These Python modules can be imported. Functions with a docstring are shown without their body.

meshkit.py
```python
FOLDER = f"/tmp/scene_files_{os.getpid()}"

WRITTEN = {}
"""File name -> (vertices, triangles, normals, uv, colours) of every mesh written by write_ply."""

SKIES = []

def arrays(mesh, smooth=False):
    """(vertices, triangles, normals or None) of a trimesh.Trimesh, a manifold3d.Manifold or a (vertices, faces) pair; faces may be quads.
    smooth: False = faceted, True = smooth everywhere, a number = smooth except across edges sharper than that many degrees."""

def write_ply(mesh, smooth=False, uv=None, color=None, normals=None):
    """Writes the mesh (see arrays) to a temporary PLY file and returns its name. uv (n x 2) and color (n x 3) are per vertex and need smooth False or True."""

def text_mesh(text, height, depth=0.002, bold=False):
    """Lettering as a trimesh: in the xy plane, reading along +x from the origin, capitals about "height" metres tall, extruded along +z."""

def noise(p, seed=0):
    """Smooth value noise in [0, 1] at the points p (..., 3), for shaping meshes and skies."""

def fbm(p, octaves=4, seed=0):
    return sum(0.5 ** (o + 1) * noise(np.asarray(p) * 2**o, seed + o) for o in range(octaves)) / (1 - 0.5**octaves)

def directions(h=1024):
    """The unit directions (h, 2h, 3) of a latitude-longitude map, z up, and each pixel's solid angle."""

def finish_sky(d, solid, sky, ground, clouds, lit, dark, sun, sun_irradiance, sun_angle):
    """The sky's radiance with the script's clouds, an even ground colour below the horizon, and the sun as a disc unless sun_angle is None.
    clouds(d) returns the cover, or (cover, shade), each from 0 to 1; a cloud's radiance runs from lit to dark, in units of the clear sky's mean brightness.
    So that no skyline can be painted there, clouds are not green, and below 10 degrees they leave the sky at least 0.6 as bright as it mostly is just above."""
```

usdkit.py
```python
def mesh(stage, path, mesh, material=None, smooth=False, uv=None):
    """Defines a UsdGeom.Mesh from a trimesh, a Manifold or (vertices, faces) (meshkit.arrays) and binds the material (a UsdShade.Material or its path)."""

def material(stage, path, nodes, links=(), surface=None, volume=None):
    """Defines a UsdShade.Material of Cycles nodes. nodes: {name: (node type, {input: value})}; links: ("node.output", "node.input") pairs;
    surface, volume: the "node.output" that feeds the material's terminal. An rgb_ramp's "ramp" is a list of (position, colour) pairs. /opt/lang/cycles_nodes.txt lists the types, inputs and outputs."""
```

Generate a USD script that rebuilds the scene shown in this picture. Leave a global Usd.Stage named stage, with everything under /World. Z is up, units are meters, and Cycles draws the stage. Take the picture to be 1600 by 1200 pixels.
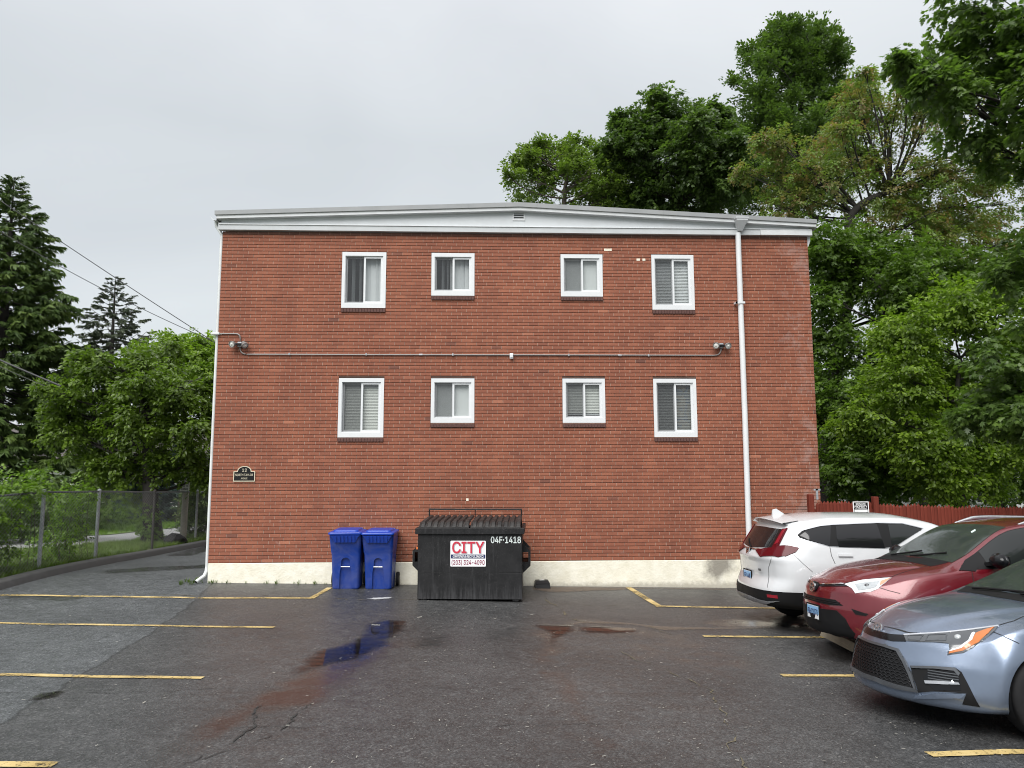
import math, random
import numpy as np, trimesh, usdkit, meshkit
import manifold3d as m3
from shapely.geometry import Polygon, Point, box as sbox, LineString
from shapely.ops import unary_union
from scipy.interpolate import PchipInterpolator, LinearNDInterpolator
from pxr import Usd, UsdGeom, UsdLux, UsdShade, Sdf, Gf, Vt

stage = Usd.Stage.CreateInMemory()
UsdGeom.SetStageUpAxis(stage, 'Z'); UsdGeom.SetStageMetersPerUnit(stage, 1.0)
UsdGeom.Xform.Define(stage, '/World'); UsdGeom.Scope.Define(stage, '/World/Looks')
rnd = random.Random(7); nrng = np.random.default_rng(11)
PI = math.pi

# ------------------------------------------------------------ camera, sky, sun, exposure
CAM = np.array([0.0, -13.95, 2.31]); PITCH, YAW, ROLL = map(math.radians, (6.42, -1.996, -0.1185)); FPX = 1110.0
def cam_axes():
    f = np.array([-math.sin(YAW) * math.cos(PITCH), math.cos(YAW) * math.cos(PITCH), math.sin(PITCH)])
    r = np.array([math.cos(YAW), math.sin(YAW), 0]); u = np.cross(r, f)
    return r * math.cos(ROLL) + u * math.sin(ROLL), -r * math.sin(ROLL) + u * math.cos(ROLL), -f
cam = UsdGeom.Camera.Define(stage, '/World/camera')
rx, ux, bx_ = cam_axes()
cam.AddTransformOp().Set(Gf.Matrix4d(*rx, 0, *ux, 0, *bx_, 0, *CAM, 1))
cam.CreateHorizontalApertureAttr(36.0); cam.CreateVerticalApertureAttr(27.0)
cam.CreateFocalLengthAttr(36.0 * FPX / 1600.0); cam.CreateClippingRangeAttr(Gf.Vec2f(0.05, 2000))
cam.CreateExposureAttr(1.55)

SUN_EL, SUN_AZ = math.radians(52), math.radians(205)        # azimuth clockwise from +y: behind the camera, a little left
sdir = np.array([math.sin(SUN_AZ) * math.cos(SUN_EL), math.cos(SUN_AZ) * math.cos(SUN_EL), math.sin(SUN_EL)])
usdkit.material(stage, '/World/Looks/sky', {
    'tc': ('texture_coordinate', {}), 'sx': ('separate_xyz', {}),
    'sky': ('sky_texture', {'sky_type': 'single_scattering', 'sun_disc': False, 'sun_elevation': SUN_EL, 'sun_rotation': SUN_AZ}),
    'mp': ('mapping', {'scale': (1.0, 1.0, 2.2)}),
    'n': ('noise_texture', {'scale': 1.3, 'detail': 5.0, 'roughness': 0.5, 'distortion': 0.4}),
    'rp': ('rgb_ramp', {'ramp': [(0.3, (0.88, 0.89, 0.91)), (0.7, (1.07, 1.07, 1.07))]}),
    'gr': ('rgb_ramp', {'ramp': [(0.0, (0.985, 1.04, 1.07)), (0.2, (0.985, 1.04, 1.07)), (0.42, (0.91, 0.965, 1.0)), (0.6, (1.15, 1.18, 1.22)), (1.0, (2.0, 2.0, 2.03))]}),
    'mu': ('vector_math', {'math_type': 'multiply'}), 'sc': ('vector_math', {'math_type': 'scale', 'scale': 5.2}),
    'mx': ('mix_color', {'fac': 0.95}), 'bg': ('background_shader', {'strength': 0.05})},
    [('tc.generated', 'sx.vector'), ('tc.generated', 'mp.vector'), ('mp.vector', 'n.vector'), ('n.fac', 'rp.fac'), ('sx.z', 'gr.fac'),
     ('rp.color', 'mu.vector1'), ('gr.color', 'mu.vector2'), ('mu.vector', 'sc.vector1'), ('sky.color', 'mx.a'), ('sc.vector', 'mx.b'), ('mx.result', 'bg.color')],
    surface='bg.background')
dome = UsdLux.DomeLight.Define(stage, '/World/sky')
UsdShade.MaterialBindingAPI.Apply(dome.GetPrim()).Bind(UsdShade.Material.Get(stage, '/World/Looks/sky'))
dome.GetPrim().SetCustomDataByKey('kind', 'structure')
sun = UsdLux.DistantLight.Define(stage, '/World/sun')
sun.CreateIntensityAttr(0.4); sun.CreateAngleAttr(50.0); sun.CreateNormalizeAttr(True); sun.CreateColorAttr(Gf.Vec3f(1.0, 0.985, 0.96))
zax = sdir; xax = np.cross([0, 0, 1.0], zax); xax /= np.linalg.norm(xax); yax = np.cross(zax, xax)
sun.AddTransformOp().Set(Gf.Matrix4d(*xax, 0, *yax, 0, *zax, 0, 0, 0, 30, 1))

# ------------------------------------------------------------ helpers
used_names = {}
def numbered(parent, name):
    k = (parent, name); n = used_names.get(k, -1) + 1; used_names[k] = n
    return f'{parent}/{name}' if n == 0 else f'{parent}/{name}_{n:03d}'
def setdata(prim, label=None, cat=None, group=None, kind=None):
    for k, v in (('label', label), ('category', cat), ('group', group), ('kind', kind)):
        if v: prim.SetCustomDataByKey(k, v)
def frame(loc=(0, 0, 0), rz=0.0, normal=None):
    """4x4 (columns x, y, z axes, origin); rz in radians; normal tilts z towards the ground's normal"""
    z = np.array([0, 0, 1.0]) if normal is None else np.asarray(normal, float) / np.linalg.norm(normal)
    x = np.array([math.cos(rz), math.sin(rz), 0]); x = x - z * (x @ z); x /= np.linalg.norm(x)
    m = np.eye(4); m[:3, 0], m[:3, 1], m[:3, 2], m[:3, 3] = x, np.cross(z, x), z, loc
    return m
def thing(name, label, cat, group=None, m=None, loc=(0, 0, 0), rz=0.0, kind=None):
    p = numbered('/World', name); x = UsdGeom.Xform.Define(stage, p)
    m = frame(loc, rz) if m is None else m
    x.AddTransformOp().Set(Gf.Matrix4d(*[float(v) for v in m.T.ravel()]))
    setdata(x.GetPrim(), label, cat, group, kind)
    return p
def part(parent, name, mesh, mat, smooth=False, label=None, kind=None, tone=None):
    p = numbered(parent, name)
    if isinstance(mesh, MB): mesh = mesh.mesh()
    g = usdkit.mesh(stage, p, mesh, mat, smooth)
    if label or kind: setdata(g.GetPrim(), label, None, None, kind)
    if tone is not None:
        a = np.asarray(tone, np.float32).reshape(-1)
        UsdGeom.PrimvarsAPI(g).CreatePrimvar('tone', Sdf.ValueTypeNames.FloatArray, 'vertex' if len(a) > 1 else 'constant').Set(Vt.FloatArray.FromNumpy(a))
    return p
def top(name, mesh, mat, label=None, cat=None, group=None, kind=None, smooth=False, tone=None):
    p = part('/World', name, mesh, mat, smooth, tone=tone)
    setdata(stage.GetPrimAtPath(p), label, cat, group, kind)
    return p
class MB:
    """collects shapes into one mesh"""
    def __init__(s): s.v, s.f, s.n = [], [], 0
    def add(s, v, f):
        v = np.asarray(v, float); f = np.asarray(f, int)
        if f.shape[1] == 4: f = np.vstack([f[:, [0, 1, 2]], f[:, [0, 2, 3]]])
        s.v.append(v); s.f.append(f + s.n); s.n += len(v); return s
    def tm(s, t): return s.add(t.vertices, t.faces)
    def mani(s, m): k = m.to_mesh(); return s.add(k.vert_properties[:, :3], k.tri_verts)
    def box(s, lo, hi, bev=0.0, m=None):
        lo, hi = np.minimum(lo, hi), np.maximum(lo, hi)
        if bev:
            bev = min(bev, 0.49 * float((hi - lo).min())); c = []
            for ax in range(3):
                a = np.array(lo) + bev; b = np.array(hi) - bev; a[ax], b[ax] = lo[ax], hi[ax]
                c += [[x, y, z] for x in (a[0], b[0]) for y in (a[1], b[1]) for z in (a[2], b[2])]
            mm = m3.Manifold.hull_points(np.array(c)).to_mesh(); v, f = mm.vert_properties[:, :3], mm.tri_verts
        else:
            t = trimesh.creation.box(bounds=[lo, hi]); v, f = t.vertices, t.faces
        if m is not None: v = v @ m[:3, :3].T + m[:3, 3]
        return s.add(v, f)
    def tube(s, path, r, n=8, cap=True):
        path = np.asarray(path, float); r = np.broadcast_to(r, len(path)); k = len(path)
        t = np.gradient(path, axis=0) if k > 2 else np.tile(path[1] - path[0], (2, 1)); t /= np.linalg.norm(t, axis=1, keepdims=True) + 1e-12
        ref = np.array([0, 0, 1.0]) if abs(t[0, 2]) < 0.9 else np.array([1.0, 0, 0]); vs = []
        for i in range(k):
            a = np.cross(ref, t[i]); a /= np.linalg.norm(a) + 1e-12; b = np.cross(t[i], a); ref = np.cross(a, t[i]) * -1 if False else ref
            an = np.arange(n) / n * 2 * PI
            vs.append(path[i] + r[i] * (np.cos(an)[:, None] * a + np.sin(an)[:, None] * b))
        v = np.vstack(vs); f = []
        for i in range(k - 1):
            for j in range(n): f.append([i * n + j, i * n + (j + 1) % n, (i + 1) * n + (j + 1) % n, (i + 1) * n + j])
        f = np.array(f); f = np.vstack([f[:, [0, 1, 2]], f[:, [0, 2, 3]]])
        if cap:
            v = np.vstack([v, path[0], path[-1]]); e = []
            for j in range(n): e += [[k * n, (j + 1) % n, j], [k * n + 1, (k - 1) * n + j, (k - 1) * n + (j + 1) % n]]
            f = np.vstack([f, e])
        return s.add(v, f)
    def cyl(s, a, b, r, n=16): return s.tube([a, b], r, n)
    def prism(s, poly, h0, h1, axes='xyz', m=None):
        """2D polygon (points or shapely) extruded from h0 to h1; axes: which world axes take (u, v, height)"""
        pg = poly if hasattr(poly, 'exterior') else Polygon(poly)
        for g in getattr(pg, 'geoms', [pg]):
            t = trimesh.creation.extrude_polygon(g, abs(h1 - h0), engine='earcut'); w = t.vertices.copy(); w[:, 2] += min(h0, h1)
            v = np.zeros_like(w)
            for i, a in enumerate(axes): v[:, 'xyz'.index(a)] = w[:, i]
            f = t.faces
            if axes not in ('xyz', 'yzx', 'zxy'): f = f[:, ::-1]
            if m is not None: v = v @ m[:3, :3].T + m[:3, 3]
            s.add(v, f)
        return s
    def mesh(s): return trimesh.Trimesh(np.vstack(s.v), np.vstack(s.f), process=False)
    def xf(s, m): s.v = [v @ m[:3, :3].T + m[:3, 3] for v in s.v]; return s
def text(mb, string, height, x, z, y, bold=False, center=True, stretch=1.0, slant=0.0, depth=0.0015, width=None):
    """lettering standing upright in the xz plane, facing -y"""
    t = meshkit.text_mesh(string, height, depth, bold); v = np.array(t.vertices); w = v[:, 0].max() - v[:, 0].min(); v[:, 0] -= v[:, 0].min()
    if width: stretch = width / w
    v[:, 0] = v[:, 0] * stretch + slant * v[:, 1]
    if center: v[:, 0] -= w * stretch / 2
    mb.add(np.stack([v[:, 0] + x, y - v[:, 2], v[:, 1] + z], 1), t.faces)

# ------------------------------------------------------------ materials
def material(name, nodes, links, surface): return usdkit.material(stage, '/World/Looks/' + name, nodes, links, surface=surface)
def pm(name, col, rough=0.5, var=0.12, scale=6.0, bump=0.0, bscale=60.0, metallic=0.0, coat=0.0, spec=0.5, dirt=None, dirt_amt=0.0, dscale=2.5, rvar=0.08):
    """painted / plain surface with cloudy tone variation, optional dirt and bump"""
    c = np.array(col, float)
    nd = {'g': ('geometry', {}), 'n': ('noise_texture', {'scale': scale, 'detail': 6.0, 'roughness': 0.6}),
          'r': ('rgb_ramp', {'ramp': [(0.25, tuple(c * (1 - var))), (0.75, tuple(np.minimum(c * (1 + var), 1)))]}),
          'rr': ('map_range', {'from_min': 0.3, 'from_max': 0.7, 'to_min': rough - rvar, 'to_max': rough + rvar}),
          'p': ('principled_bsdf', {'metallic': metallic, 'coat_weight': coat, 'specular_ior_level': spec})}
    lk = [('g.position', 'n.vector'), ('n.fac', 'r.fac'), ('n.fac', 'rr.value'), ('rr.result', 'p.roughness')]
    src = 'r.color'
    if dirt is not None:
        nd['dn'] = ('noise_texture', {'scale': dscale, 'detail': 8.0, 'roughness': 0.7, 'distortion': 0.6})
        nd['dr'] = ('rgb_ramp', {'ramp': [(0.42, (0, 0, 0)), (0.72, (dirt_amt,) * 3)]})
        nd['dm'] = ('mix_color', {'b': tuple(dirt)}); lk += [('g.position', 'dn.vector'), ('dn.fac', 'dr.fac'), ('dr.color', 'dm.fac'), (src, 'dm.a')]; src = 'dm.result'
    lk.append((src, 'p.base_color'))
    if bump:
        nd['bn'] = ('noise_texture', {'scale': bscale, 'detail': 4.0}); nd['b'] = ('bump', {'strength': bump, 'distance': 0.01})
        lk += [('g.position', 'bn.vector'), ('bn.fac', 'b.height'), ('b.normal', 'p.normal')]
    return material(name, nd, lk, 'p.BSDF')
M = {}
M['white_trim'] = pm('white_trim', (0.62, 0.635, 0.645), 0.42, 0.06, dirt=(0.42, 0.42, 0.40), dirt_amt=0.35)
M['vinyl'] = pm('vinyl', (0.66, 0.675, 0.685), 0.35, 0.03)
M['grey_flash'] = pm('grey_flash', (0.27, 0.28, 0.285), 0.5, 0.12, 3.0, dirt=(0.3, 0.3, 0.29), dirt_amt=0.5)
M['panel_paint'] = pm('panel_paint', (0.56, 0.585, 0.60), 0.55, 0.05, 2.0, dirt=(0.45, 0.46, 0.46), dirt_amt=0.3)
M['frieze_paint'] = pm('frieze_paint', (0.49, 0.51, 0.52), 0.55, 0.06, 2.0, dirt=(0.38, 0.39, 0.39), dirt_amt=0.4)
M['black'] = pm('black', (0.008, 0.008, 0.009), 0.5, 0.2, spec=.25)
M['dark_gap'] = pm('dark_gap', (0.01, 0.01, 0.01), 0.9, 0.1)
M['aluminium'] = pm('aluminium', (0.55, 0.55, 0.54), 0.4, 0.12, metallic=0.85)
M['galvanized'] = pm('galvanized', (0.36, 0.38, 0.40), 0.5, 0.25, 12.0, metallic=0.35)
M['room_dark'] = pm('room_dark', (0.05, 0.05, 0.05), 0.9, 0.1)
M['brass_trim'] = pm('brass_trim', (0.62, 0.56, 0.42), 0.45, 0.1)
M['ink_white'] = pm('ink_white', (0.8, 0.8, 0.8), 0.5, 0.05)
M['rubber'] = pm('rubber', (0.012, 0.012, 0.013), 0.8, 0.25, 20.0, bump=0.15, spec=.25)
M['bark'] = pm('bark', (0.075, 0.06, 0.05), 0.9, 0.45, 9.0, bump=0.9, bscale=25.0)
M['bark_dark'] = pm('bark_dark', (0.03, 0.026, 0.023), 0.9, 0.4, 9.0, bump=0.9, bscale=25.0)
def pane_mat(name, tint, rough=0.0, r0=0.06):
    return material(name, {'t': ('transparent_bsdf', {'color': tint}), 'g': ('glossy_bsdf', {'color': (1, 1, 1), 'roughness': rough}), 'lw': ('layer_weight', {'blend': 0.5}), 'p5': ('math', {'math_type': 'power', 'value2': 5.0}), 'f': ('math', {'math_type': 'multiply_add', 'value2': 0.85, 'value3': r0}),
        'm': ('mix_closure', {})}, [('lw.facing', 'p5.value1'), ('p5.value', 'f.value1'), ('f.value', 'm.fac'), ('t.BSDF', 'm.closure1'), ('g.BSDF', 'm.closure2')], 'm.closure')
M['pane'] = pane_mat('pane', (0.965, 0.975, 0.97))
M['screen'] = material('screen', {'t': ('transparent_bsdf', {'color': (1, 1, 1)}), 'd': ('diffuse_bsdf', {'color': (0.085, 0.088, 0.092)}), 'm': ('mix_closure', {'fac': 0.42})},
    [('t.BSDF', 'm.closure1'), ('d.BSDF', 'm.closure2')], 'm.closure')

# ------------------------------------------------------------ the lie of the land
_h = PchipInterpolator([-60, -20, -13.95, -8.8, -6.45, -4.2, -1.85, 0, 6, 12, 25, 90], [1.2, .75, .56, .30, .16, .026, -.04, 0, -.2, -.40, -.6, -.6])
def G(x, y): return _h(np.clip(y, -60, 90)) - 0.0175 * np.clip(x, -11, 12)
def Gn(x, y):
    e = 0.6; return np.array([-(G(x + e, y) - G(x - e, y)) / (2 * e), -(G(x, y + e) - G(x, y - e)) / (2 * e), 1.0])
def drape(poly, off, step=0.25, thick=0.0):
    """a ground sheet: 2D polygon cut on a grid and laid on the land"""
    pg = poly if hasattr(poly, 'exterior') else Polygon(poly); mb = MB(); x0, y0, x1, y1 = pg.bounds
    xs = np.arange(math.floor(x0 / step), math.ceil(x1 / step) + 1) * step; ys = np.arange(math.floor(y0 / step), math.ceil(y1 / step) + 1) * step
    from shapely import prepare, contains, intersection
    prepare(pg)
    for i in range(len(xs) - 1):
        for j in range(len(ys) - 1):
            c = sbox(xs[i], ys[j], xs[i + 1], ys[j + 1])
            if pg.contains(c): q = [c]
            elif pg.intersects(c): q = [k for k in getattr(pg.intersection(c), 'geoms', [pg.intersection(c)]) if k.geom_type == 'Polygon' and k.area > 1e-7]
            else: continue
            for k in q:
                k = k if not k.interiors else Polygon(k.exterior)
                if k is c or len(k.exterior.coords) == 5 and abs(k.area - step * step) < 1e-9:
                    v = np.array([[xs[i], ys[j]], [xs[i + 1], ys[j]], [xs[i + 1], ys[j + 1]], [xs[i], ys[j + 1]]]); f = np.array([[0, 1, 2], [0, 2, 3]])
                else:
                    v, f = trimesh.creation.triangulate_polygon(k, engine='earcut')
                    a = v[f]; cr = (a[:, 1, 0] - a[:, 0, 0]) * (a[:, 2, 1] - a[:, 0, 1]) - (a[:, 1, 1] - a[:, 0, 1]) * (a[:, 2, 0] - a[:, 0, 0]); f[cr < 0] = f[cr < 0][:, ::-1]
                mb.add(np.column_stack([v, G(v[:, 0], v[:, 1]) + off]), f)
    m = mb.mesh(); m.merge_vertices(); return m
def grid_sheet(xs, ys, off):
    X, Y = np.meshgrid(xs, ys, indexing='ij'); v = np.column_stack([X.ravel(), Y.ravel(), (G(X, Y) + off).ravel()]); n = len(ys)
    i, j = np.meshgrid(np.arange(len(xs) - 1), np.arange(n - 1), indexing='ij'); a = (i * n + j).ravel()
    return trimesh.Trimesh(v, np.vstack([np.column_stack([a, a + n, a + n + 1]), np.column_stack([a, a + n + 1, a + 1])]), process=False)
# ------------------------------------------------------------ ground, asphalt, kerb, street
pos_nodes = {'g': ('geometry', {}), 'sx': ('separate_xyz', {})}
M['soil_grass'] = pm('soil_grass', (0.045, 0.07, 0.02), 0.95, 0.45, 1.4, bump=0.6, bscale=30, dirt=(0.07, 0.055, 0.035), dirt_amt=0.6)
def far_axis(lo, hi, st, far):
    a = list(np.arange(lo, hi + st / 2, st)); b = []; d = st
    while lo - sum(b[-0:]) > -far and (not b or lo - sum(b) > -far): d *= 1.35; b.append(d)
    left = list(lo - np.cumsum(b))[::-1]; right = list(hi + np.cumsum(b)); return np.array(left + a + right)
top('ground', grid_sheet(far_axis(-26, 26, 1.0, 400), far_axis(-34, 45, 1.0, 400), -0.05), M['soil_grass'], 'grassy ground around the parking lot', kind='structure', smooth=True)

# asphalt: one sheet, its colour lightened left of an oblique seam for wet sky reflection, damp all over; "tone" carries where water stands
def seg_d(P, A, B):
    A, B = np.array(A, float), np.array(B, float); t = np.clip(((P - A) @ (B - A)) / ((B - A) @ (B - A)), 0, 1)
    return np.linalg.norm(P - A - t[:, None] * (B - A), axis=1)
lot = Polygon([(-8.56, -32), (15, -32), (15, 6), (6.4, 6), (6.4, 24), (-8.56, 24)])
asph = drape(lot, 0.0, 0.2)
P2 = asph.vertices[:, :2]; wet = np.zeros(len(P2))
for A, B, r, s in [((-1.45, -4.8), (-1.7, -7.3), 0.40, 0.62), ((-1.85, -7.0), (-2.3, -9.6), 0.25, 0.5), ((0.95, -3.6), (0.75, -5.2), 0.22, 0.5), ((0.6, -5.0), (0.95, -9.8), 0.2, 0.38), ((1.2, -3.4), (-0.8, -4.6), 0.5, 0.4),
                   ((3.6, -3.0), (5.5, -3.2), 0.4, 0.6), ((-7.6, 1.5), (-6.2, 2.5), 0.5, 0.75), ((-8.0, 5.2), (-8.2, 8.0), 0.4, 0.8), ((-7.9, -1.4), (-6.9, -1.5), 0.22, 0.55), ((1.5, -3.2), (2.6, -4.6), 0.7, 0.35), ((2.0, -5.2), (3.2, -5.8), 0.8, 0.3)]:
    wet = np.maximum(wet, s * np.clip(1.35 - seg_d(P2, A, B) / r, 0, 1))
M['asphalt'] = material('asphalt', {**pos_nodes,
    'big': ('noise_texture', {'scale': 0.55, 'detail': 5.0, 'roughness': 0.6}), 'mid': ('noise_texture', {'scale': 7.0, 'detail': 6.0, 'roughness': 0.65}),
    'ag': ('voronoi_texture', {'scale': 70.0}), 'agb': ('rgb_to_bw', {}), 'agr': ('rgb_ramp', {'ramp': [(0.2, (0.66,) * 3), (0.5, (1.0,) * 3), (0.72, (1.3,) * 3), (0.85, (1.7, 1.7, 1.67)), (1.0, (2.8, 2.75, 2.65))]}),
    'tone': ('rgb_ramp', {'ramp': [(0.28, (0.031, 0.0312, 0.0315)), (0.72, (0.058, 0.0585, 0.059))]}),
    'mida': ('rgb_ramp', {'ramp': [(0.3, (0.8,) * 3), (0.7, (1.2,) * 3)]}),
    'm1': ('vector_math', {'math_type': 'multiply'}), 'm2': ('vector_math', {'math_type': 'multiply'}),
    # seam
    'ys': ('math', {'math_type': 'multiply_add', 'value2': 0.178, 'value3': 5.17}), 'xs': ('math', {'math_type': 'add'}), 'jn': ('noise_texture', {'scale': 2.5, 'detail': 6.0}),
    'jm': ('math', {'math_type': 'multiply_add', 'value2': 0.22, 'value3': -0.11}), 'xj': ('math', {'math_type': 'add'}),
    'sm': ('map_range', {'from_min': -0.015, 'from_max': 0.015, 'to_min': 1.0, 'to_max': 0.0, 'clamp': True}),
    'sky_refl': ('vector_math', {'math_type': 'multiply', 'vector2': (1.38, 1.45, 1.50)}), 'mx': ('mix_color', {}),
    'ab': ('math', {'math_type': 'absolute'}), 'ln': ('map_range', {'from_min': 0.008, 'from_max': 0.03, 'to_min': 0.55, 'to_max': 0.0, 'clamp': True}), 'mxl': ('mix_color', {'b': (0.008, 0.008, 0.008)}),
    'cm': ('vector_math', {'math_type': 'multiply_add', 'vector2': (0.9, 0.9, 0.9)}), 'cv': ('voronoi_texture', {'feature': 'distance_to_edge', 'scale': 0.55}), 'cf': ('map_range', {'from_min': 0.0, 'from_max': 0.011, 'to_min': 1.0, 'to_max': 0.0, 'clamp': True}), 'cn': ('map_range', {'from_min': 0.50, 'from_max': 0.60, 'to_min': 0.0, 'to_max': 0.62, 'clamp': True}), 'cx': ('math', {'math_type': 'multiply'}), 'mxc': ('mix_color', {'b': (0.012, 0.012, 0.012)}),
    # wetness
    'at': ('attribute', {'attribute': 'tone'}), 'wn': ('noise_texture', {'scale': 2.2, 'detail': 8.0, 'roughness': 0.62}), 'wa': ('math', {'math_type': 'add'}), 'wm': ('map_range', {'from_min': 0.74, 'from_max': 1.12, 'clamp': True}),
    'dark': ('mix_color', {'b': (0.018, 0.0165, 0.0155)}), 'dk': ('math', {'math_type': 'multiply', 'value2': 0.6}),
    'ro': ('map_range', {'from_min': 0.3, 'from_max': 0.72, 'to_min': 0.35, 'to_max': 0.55, 'clamp': True}), 'ro2': ('mix_float', {'b': 0.17}),
    'bh': ('math', {'math_type': 'multiply_add', 'value2': 0.9}), 'bs': ('map_range', {'from_min': 0.0, 'from_max': 1.0, 'to_min': 0.55, 'to_max': 0.05, 'clamp': True}), 'b': ('bump', {'distance': 0.006}),
    'p': ('principled_bsdf', {'specular_ior_level': 0.5})},
    [('g.position', 'sx.vector'), ('g.position', 'big.vector'), ('g.position', 'mid.vector'), ('g.position', 'ag.vector'), ('ag.color', 'agb.color'), ('agb.val', 'agr.fac'),
     ('big.fac', 'tone.fac'), ('mid.fac', 'mida.fac'), ('tone.color', 'm1.vector1'), ('mida.color', 'm1.vector2'), ('m1.vector', 'm2.vector1'), ('agr.color', 'm2.vector2'),
     ('sx.y', 'ys.value1'), ('ys.value', 'xs.value1'), ('sx.x', 'xs.value2'), ('g.position', 'jn.vector'), ('jn.fac', 'jm.value1'), ('jm.value', 'xj.value1'), ('xs.value', 'xj.value2'), ('xj.value', 'sm.value'),
     ('m2.vector', 'sky_refl.vector1'), ('sm.result', 'mx.fac'), ('m2.vector', 'mx.a'), ('sky_refl.vector', 'mx.b'), ('xj.value', 'ab.value1'), ('ab.value', 'ln.value'), ('ln.result', 'mxl.fac'), ('mx.result', 'mxl.a'),
     ('g.position', 'wn.vector'), ('wn.fac', 'wa.value1'), ('at.fac', 'wa.value2'), ('wa.value', 'wm.value'), ('wm.result', 'dk.value1'), ('dk.value', 'dark.fac'), ('mid.color', 'cm.vector1'), ('g.position', 'cm.vector3'), ('cm.vector', 'cv.vector'), ('cv.distance', 'cf.value'), ('big.fac', 'cn.value'), ('cf.result', 'cx.value1'), ('cn.result', 'cx.value2'), ('cx.value', 'mxc.fac'), ('mxl.result', 'mxc.a'), ('mxc.result', 'dark.a'), ('dark.result', 'p.base_color'),
     ('mid.fac', 'ro.value'), ('ro.result', 'ro2.a'), ('wm.result', 'ro2.fac'), ('ro2.result', 'p.roughness'),
     ('ag.distance', 'bh.value1'), ('mid.fac', 'bh.value3'), ('bh.value', 'b.height'), ('wm.result', 'bs.value'), ('bs.result', 'b.strength'), ('b.normal', 'p.normal')], 'p.BSDF')
top('asphalt_lot', asph, M['asphalt'], 'damp dark asphalt of the parking lot', kind='structure', smooth=True, tone=wet)

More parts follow.
